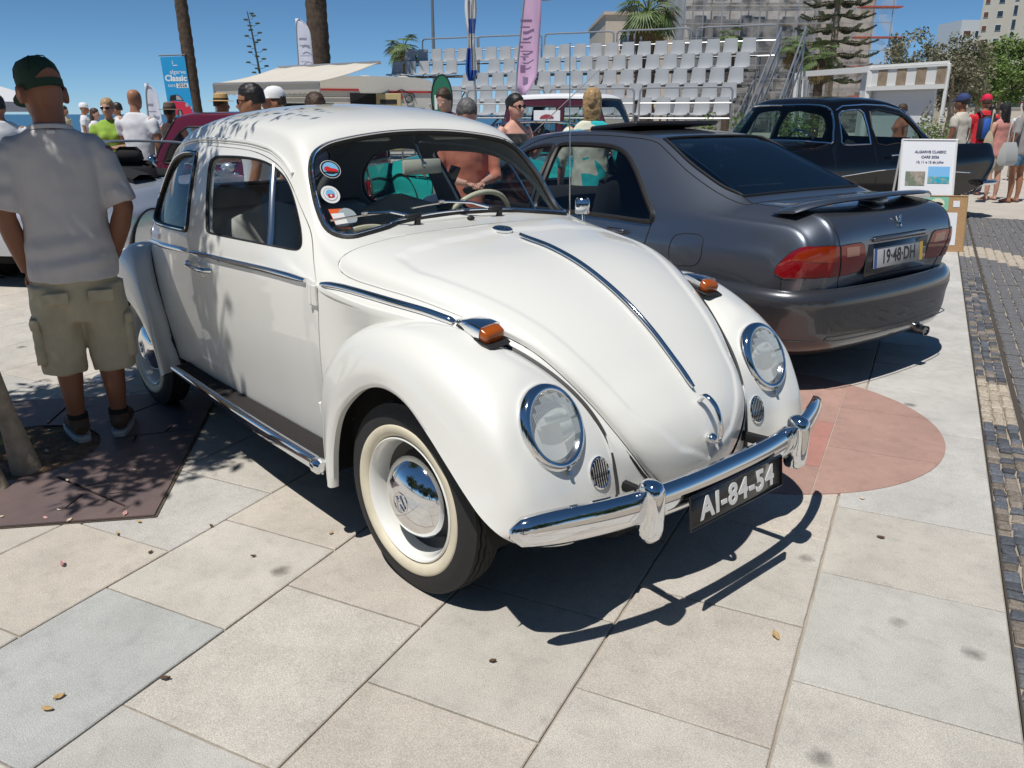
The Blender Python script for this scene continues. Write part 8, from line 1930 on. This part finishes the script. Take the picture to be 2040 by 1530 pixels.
TQ = bpy.data.materials.new('cloth_turquoise'); TQ.use_nodes = True; t_ = TQ.node_tree; b_ = t_.nodes['Principled BSDF']; b_.inputs['Roughness'].default_value = .85; tc_ = t_.nodes.new('ShaderNodeTexCoord'); vo = t_.nodes.new('ShaderNodeTexVoronoi'); vo.inputs['Scale'].default_value = 7; rm = t_.nodes.new('ShaderNodeValToRGB'); rm.color_ramp.interpolation = 'CONSTANT'; rm.color_ramp.elements[0].color = (.02, .50, .52, 1); rm.color_ramp.elements[1].position = .55; rm.color_ramp.elements[1].color = (.68, .68, .56, 1); t_.links.new(tc_.outputs['Object'], vo.inputs[0]); t_.links.new(vo.outputs['Color'], rm.inputs[0]); t_.links.new(rm.outputs[0], b_.inputs['Base Color'])
STRAW = mat('straw', (.50, .33, .14), .8, noise=.2, nscale=60); CAPW = mat('cap_white', (.75, .76, .78), .8); CAPN = mat('cap_navy', (.03, .05, .16), .8); CAPR = mat('cap_red', (.65, .01, .06), .8); CAPK = mat('cap_black', (.012, .012, .014), .8); HATB = mat('hat_taupe', (.16, .11, .09), .85); CAPM = mat('cap_maroon', (.20, .02, .03), .8)
up_arm = lambda s_: ((.06, .24*s_, 1.14), (.26, .10*s_, 1.20)); fold = lambda s_: ((.05, .25*s_, 1.13), (.20, -.02*s_, 1.12)); hip = lambda s_: ((-.06, .33*s_, 1.16), (.08, .20*s_, 1.02))
def P_(lab, r, d, face, H, **k): return person(lab, at(r, d), face, H, **k)
P_('blonde woman in lime green top and sunglasses talking beside the white-shirted man', -5.14, 11.0, TOC+R(20), 1.66, sk=FAIR, top=LIM, bottom=NVY, hair=HBL, female=True, sleeve=.35, shades=True, armL=fold(1), armR=fold(-1), turn=R(-15))
P_('balding man in white T-shirt seen from behind above the silver roadster', -4.57, 10.5, AW_-R(8), 1.76, sk=TAN, top=WHT, bottom=BLK, hair=None, sleeve=.62, armL=up_arm(1))
P_('dark-haired woman in sleeveless white top near the left edge', -5.25, 9.6, TOC+R(10), 1.52, sk=FAIR, top=WHT, bottom=NVY, hair=HBR, hairstyle='long', female=True, sleeve=0)
P_('man in white shirt cut off by the left border of the picture', -5.35, 9.0, AW_+R(40), 1.66, sk=TAN, top=WHT, bottom=KHK, hair=HBK, sleeve=.8)
P_('distant man in cream shirt leaning near the water behind the cap of the near man', -11.4, 22, RT, 1.66, sk=TAN, top=YEL, bottom=KHK, hair=HBK, sleeve=.6)
P_('distant man in white cap and dark top far behind at left', -9.9, 20, RT+R(20), 1.70, sk=TAN, top=WHT, bottom=NVY, hat=('cap', CAPW), sleeve=.6)
P_('distant woman with brown hair in white beside the capped man', -8.7, 18, RT, 1.58, sk=FAIR, top=WHT, bottom=NVY, hair=HBR, hairstyle='long', female=True, sleeve=.3)
P_('distant dark-haired man in beige shirt behind the lime green top', -7.75, 17, LF, 1.68, sk=TAN, top=BGE, bottom=KHK, hair=HBK, sleeve=.6)
P_('woman in wide taupe sun hat and dark sleeveless top, seen from behind', -4.75, 12.0, AW_-R(5), 1.60, sk=DARKTAN, top=BRN2, bottom=BLK, hair=HBK, hat=('sun', HATB), female=True, sleeve=0)
P_('man in straw hat with brown band beyond the dark red hatchback', -4.1, 12.2, RT+R(15), 1.72, sk=DARKTAN, top=WHT, bottom=KHK, hat=('sun', STRAW), sleeve=.6, hair=HBR)
P_('man with cropped dark hair and sunglasses facing left behind the white roof', -1.95, 6.55, LF+R(8), 1.69, sk=TAN, top=WHT, bottom=BLK, hair=HBK, shades=True, sleeve=.5, armR=((.16, -.22, 1.20), (.42, -.16, 1.17)), vox=.014, nod=R(4))
P_('person in white baseball cap behind the white car roof', -2.18, 8.0, LF+R(25), 1.70, sk=TAN, top=BLK, bottom=KHK, hair=HBR, hat=('cap', CAPW), sleeve=.5, vox=.016)
P_('brown-haired woman whose head just shows over the white car roof', -1.52, 6.7, AW_+R(30), 1.63, sk=FAIR, top=NVY, bottom=NVY, hair=HBR, female=True, sleeve=.4, vox=.014)
P_('man in maroon T-shirt with receding hair looking down by the green banner', -.755, 10.0, TOC-R(25), 1.76, sk=PINK, top=MRN, bottom=KHK, hair=HBR, sleeve=.5, nod=R(22), armL=up_arm(1), vox=.016)
P_('grey-haired man in salmon shirt bending over his phone behind the white car', -.36, 6.5, TOC+R(18), 1.60, sk=PINK, top=SAL, bottom=NVY, hair=HGR, sleeve=1.5, nod=R(32), armL=((.08, .25, 1.12), (.30, .06, 1.08)), armR=((.08, -.25, 1.12), (.30, -.06, 1.08)), vox=.016)
P_('woman with bare shoulders, dark bun and sunglasses typing on a phone', .03, 8.5, RT+R(-48), 1.66, sk=PINK, top=BLK, bottom=BLK, hair=HBK, hairstyle='bun', female=True, sleeve=0, strapless=True, shades=True, armL=((.05, .24, 1.12), (.28, .12, 1.24)), armR=((.05, -.24, 1.12), (.26, -.06, 1.22)), vox=.014)
P_('blonde woman in turquoise patterned shirt, hair clipped up, seen from behind', .68, 7.35, AW_-R(8), 1.68, sk=FAIR, top=TQ, bottom=WHT, hair=HBL, hairstyle='clip', female=True, sleeve=1.3, vox=.014)
P_('man in stone T-shirt and navy cap walking left behind the black saloon', 7.28, 14.0, AW_+R(38), 1.77, sk=DARKTAN, top=BGE, bottom=NVY, hair=HBK, hat=('cap', CAPN), sleeve=.6, vox=.02)
P_('man in red shirt and red cap carrying a blue backpack', 8.75, 16.0, AW_-R(5), 1.80, sk=TAN, top=REDC, bottom=NVY, hair=HBR, hat=('cap', CAPR), sleeve=.6)
P_('woman with black cap and pink back between red man and tote bag', 8.55, 15.0, AW_+R(15), 1.64, sk=FAIR, top=PNK, bottom=BGE, hair=HBK, hat=('cap', CAPK), hairstyle='long', female=True, sleeve=0, legs='shorts', hem=.55)
P_('woman in grey blouse, maroon cap and denim shorts at the right edge', 8.72, 14.6, AW_+R(25), 1.75, sk=TAN, top=GYB, bottom=DNM, hair=HGR, hat=('cap', CAPM), hairstyle='long', female=True, sleeve=1.0, legs='shorts', hem=.62, armL=((-.05, .28, 1.14), (.08, .24, .92)))
P_('figure in orange top half hidden by the pavilion post', 7.9, 17.5, LF, 1.66, sk=TAN, top=ORG, bottom=GRN, hair=HBR, sleeve=.4, female=True)
for k, (r, d, t_c, hh, lb) in enumerate(((12.2, 22, WHT, HBK, 'far pedestrian in white under the green trees'), (13.4, 26, YEL, HBR, 'far pedestrian in cream beyond the red-shirted man'), (16.6, 30, NVY, HBL, 'far pedestrian in navy near the tree trunks'), (11.6, 19.5, WHT, HGR, 'grey-haired pedestrian in white at the right border'))): P_(lb, r, d, AW_+k, 1.7, sk=TAN, top=t_c, bottom=KHK, hair=hh, sleeve=.5, vox=.028)
# things people carry
def pl(r, d, z): return Vector(at(r, d, z))
T = thing('backpack', 'blue and black backpack on the red-shirted man', 'backpack', at(8.72, 15.78, 1.02), YAW); s_ = MB(); s_.bbox((0, 0, .20), (.18, .32, .46), .07); s_.build('bag', mat('pack_black', (.015, .018, .03), .7), T, 60); s_ = MB(); s_.bbox((-.10, .07, .20), (.05, .12, .36), .02); s_.build('pocket', mat('pack_blue', (.02, .10, .42), .7), T, 60)
for y in (-.11, .11): s_ = MB(); s_.tube([(.0, y, .42), (.12, y, .50), (.26, y, .44), (.32, y, .2)], .022, 6, flat=.4); s_.build('strap', MATS['pack_black'], T, True)
def tote(lab, r, d, z, m, w_=.34, h=.36, rz=0.0):
    T = thing('tote_bag', lab, 'bag', at(r, d, z), YAW+rz); s_ = MB(); s_.rings([[(x, y, zz) for x, y in ((-t, -w2), (t, -w2), (t, w2), (-t, w2))] for zz, t, w2 in ((-h, .05, w_*.42), (-h*.8, .08, w_*.5), (-h*.3, .06, w_*.48), (0, .02, w_*.42))], True, True, True); s_.build('bag', m, T, 50)
    s_ = MB(); s_.tube(spline([(0, -.08, 0), (0, -.07, .22), (0, 0, .34), (0, .07, .22), (0, .08, 0)], 4), .010, 6); s_.build('handle', m, T, True)
tote('cream cloth tote hanging behind the woman in pink', 8.05, 14.45, 1.20, mat('canvas_cream', (.45, .38, .27), .9, noise=.1, nscale=8), .36, .34, R(60))
tote('pale grey shopping bag held by the woman in denim shorts', 8.36, 14.35, 1.02, mat('bag_grey', (.46, .47, .46), .8), .34, .38, R(30))
def phone(lab, p, rz): T = MB(); T.bbox((0, 0, 0), (.012, .075, .15), .005); o = T.build('phone', mat('phone_dark', (.02, .02, .025), .2), None, 50); o.location = p; o.rotation_euler = (R(20), R(-35), rz); tag(o, lab, 'phone')
phone('phone held up by the bare-shouldered woman', pl(.26, 8.28, 1.30), YAW); phone('phone in the outstretched hand seen through the white car window', pl(-2.50, 6.45, 1.16), LF); phone('phone in the hands of the salmon-shirted man', pl(-.43, 6.16, 1.06), YAW)
# paper notice inside the off-roader window
s_ = MB(); s_.bbox((0, 0, 0), (.52, .012, .22), .004); o = s_.build('paper_sign', PAP, None, 40); o.location = at(.62, 15.35, 1.42); o.rotation_euler = (0, 0, YAW-PI/2-R(28)); tag(o, 'white paper sheet with small red car print in the off-roader window', 'sign')
s_ = MB(); s_.prism([(-.14, -.02), (-.10, .02), (-.02, .045), (.06, .04), (.14, .0), (.13, -.03), (-.13, -.035)], .0, .003, Matrix(((1, 0, 0, 0), (0, 0, -1, -.008), (0, 1, 0, 0), (0, 0, 0, 1)))); s_.build('print', mat('print_rose', (.30, .05, .07), .7), o)

# ------------------------------------------------------------------ the side of the plaza behind the photographer; unseen trees and bystanders added to darken reflections in chrome and paint
P_('photographer in dark shirt holding up a phone behind the viewpoint', .02, -.42, AW_, 1.70, sk=TAN, top=NVY, bottom=KHK, hair=HBR, sleeve=.6, armL=((.06, .24, 1.14), (.26, .07, 1.36)), armR=((.06, -.24, 1.14), (.26, -.07, 1.36)), vox=.024)
P_('unseen bystander in white shirt, added behind the viewpoint', -2.6, -4.2, AW_, 1.74, sk=TAN, top=WHT, bottom=NVY, hair=HBK, sleeve=.6, vox=.028)
P_('unseen bystander in red top, added behind the viewpoint', 2.4, -5.5, RT, 1.68, sk=FAIR, top=REDC, bottom=DNM, hair=HBR, sleeve=.4, female=True, vox=.028)
for k, (r, d, h1) in enumerate(((-9, -9, 6.5), (-4, -13, 7.5), (2, -14, 7.0), (8, -11, 6.5), (13, -6, 6.0), (-13, -3, 6.0))):
    tree('tree', ('unseen broad tree added behind the viewpoint, leftmost of the row', 'second unseen broad tree added behind the viewpoint from the left', 'middle unseen broad tree added behind the viewpoint', 'fourth unseen broad tree added behind the viewpoint', 'unseen broad tree added behind the viewpoint on the right', 'unseen broad tree added to the left of the viewpoint')[k], r, d, 1.0, h1, 4.6, MATS['leaf'], 60, .36, 60+k, per=40)

# ------------------------------------------------------------------ repeats share a group phrase
GROUPS = {'person': 'people at the car show', 'leaf': 'fallen leaves and petals on the paving', 'palm tree': 'palm trees behind the plaza', 'tree': 'leafy trees round the plaza',
          'flag': 'event flags on poles', 'bag': 'cloth bags carried by visitors', 'phone': 'phones held by visitors', 'lamp post': 'grey lamp posts', 'shrub': 'shrubs by the stand and pavilion', 'building': 'buildings behind the plaza', 'car': 'cars parked on the plaza'}
for o in list(bpy.data.objects):
    c = o.get('category')
    if o.parent is None and c in GROUPS and not o.get('group'): o['group'] = GROUPS[c]
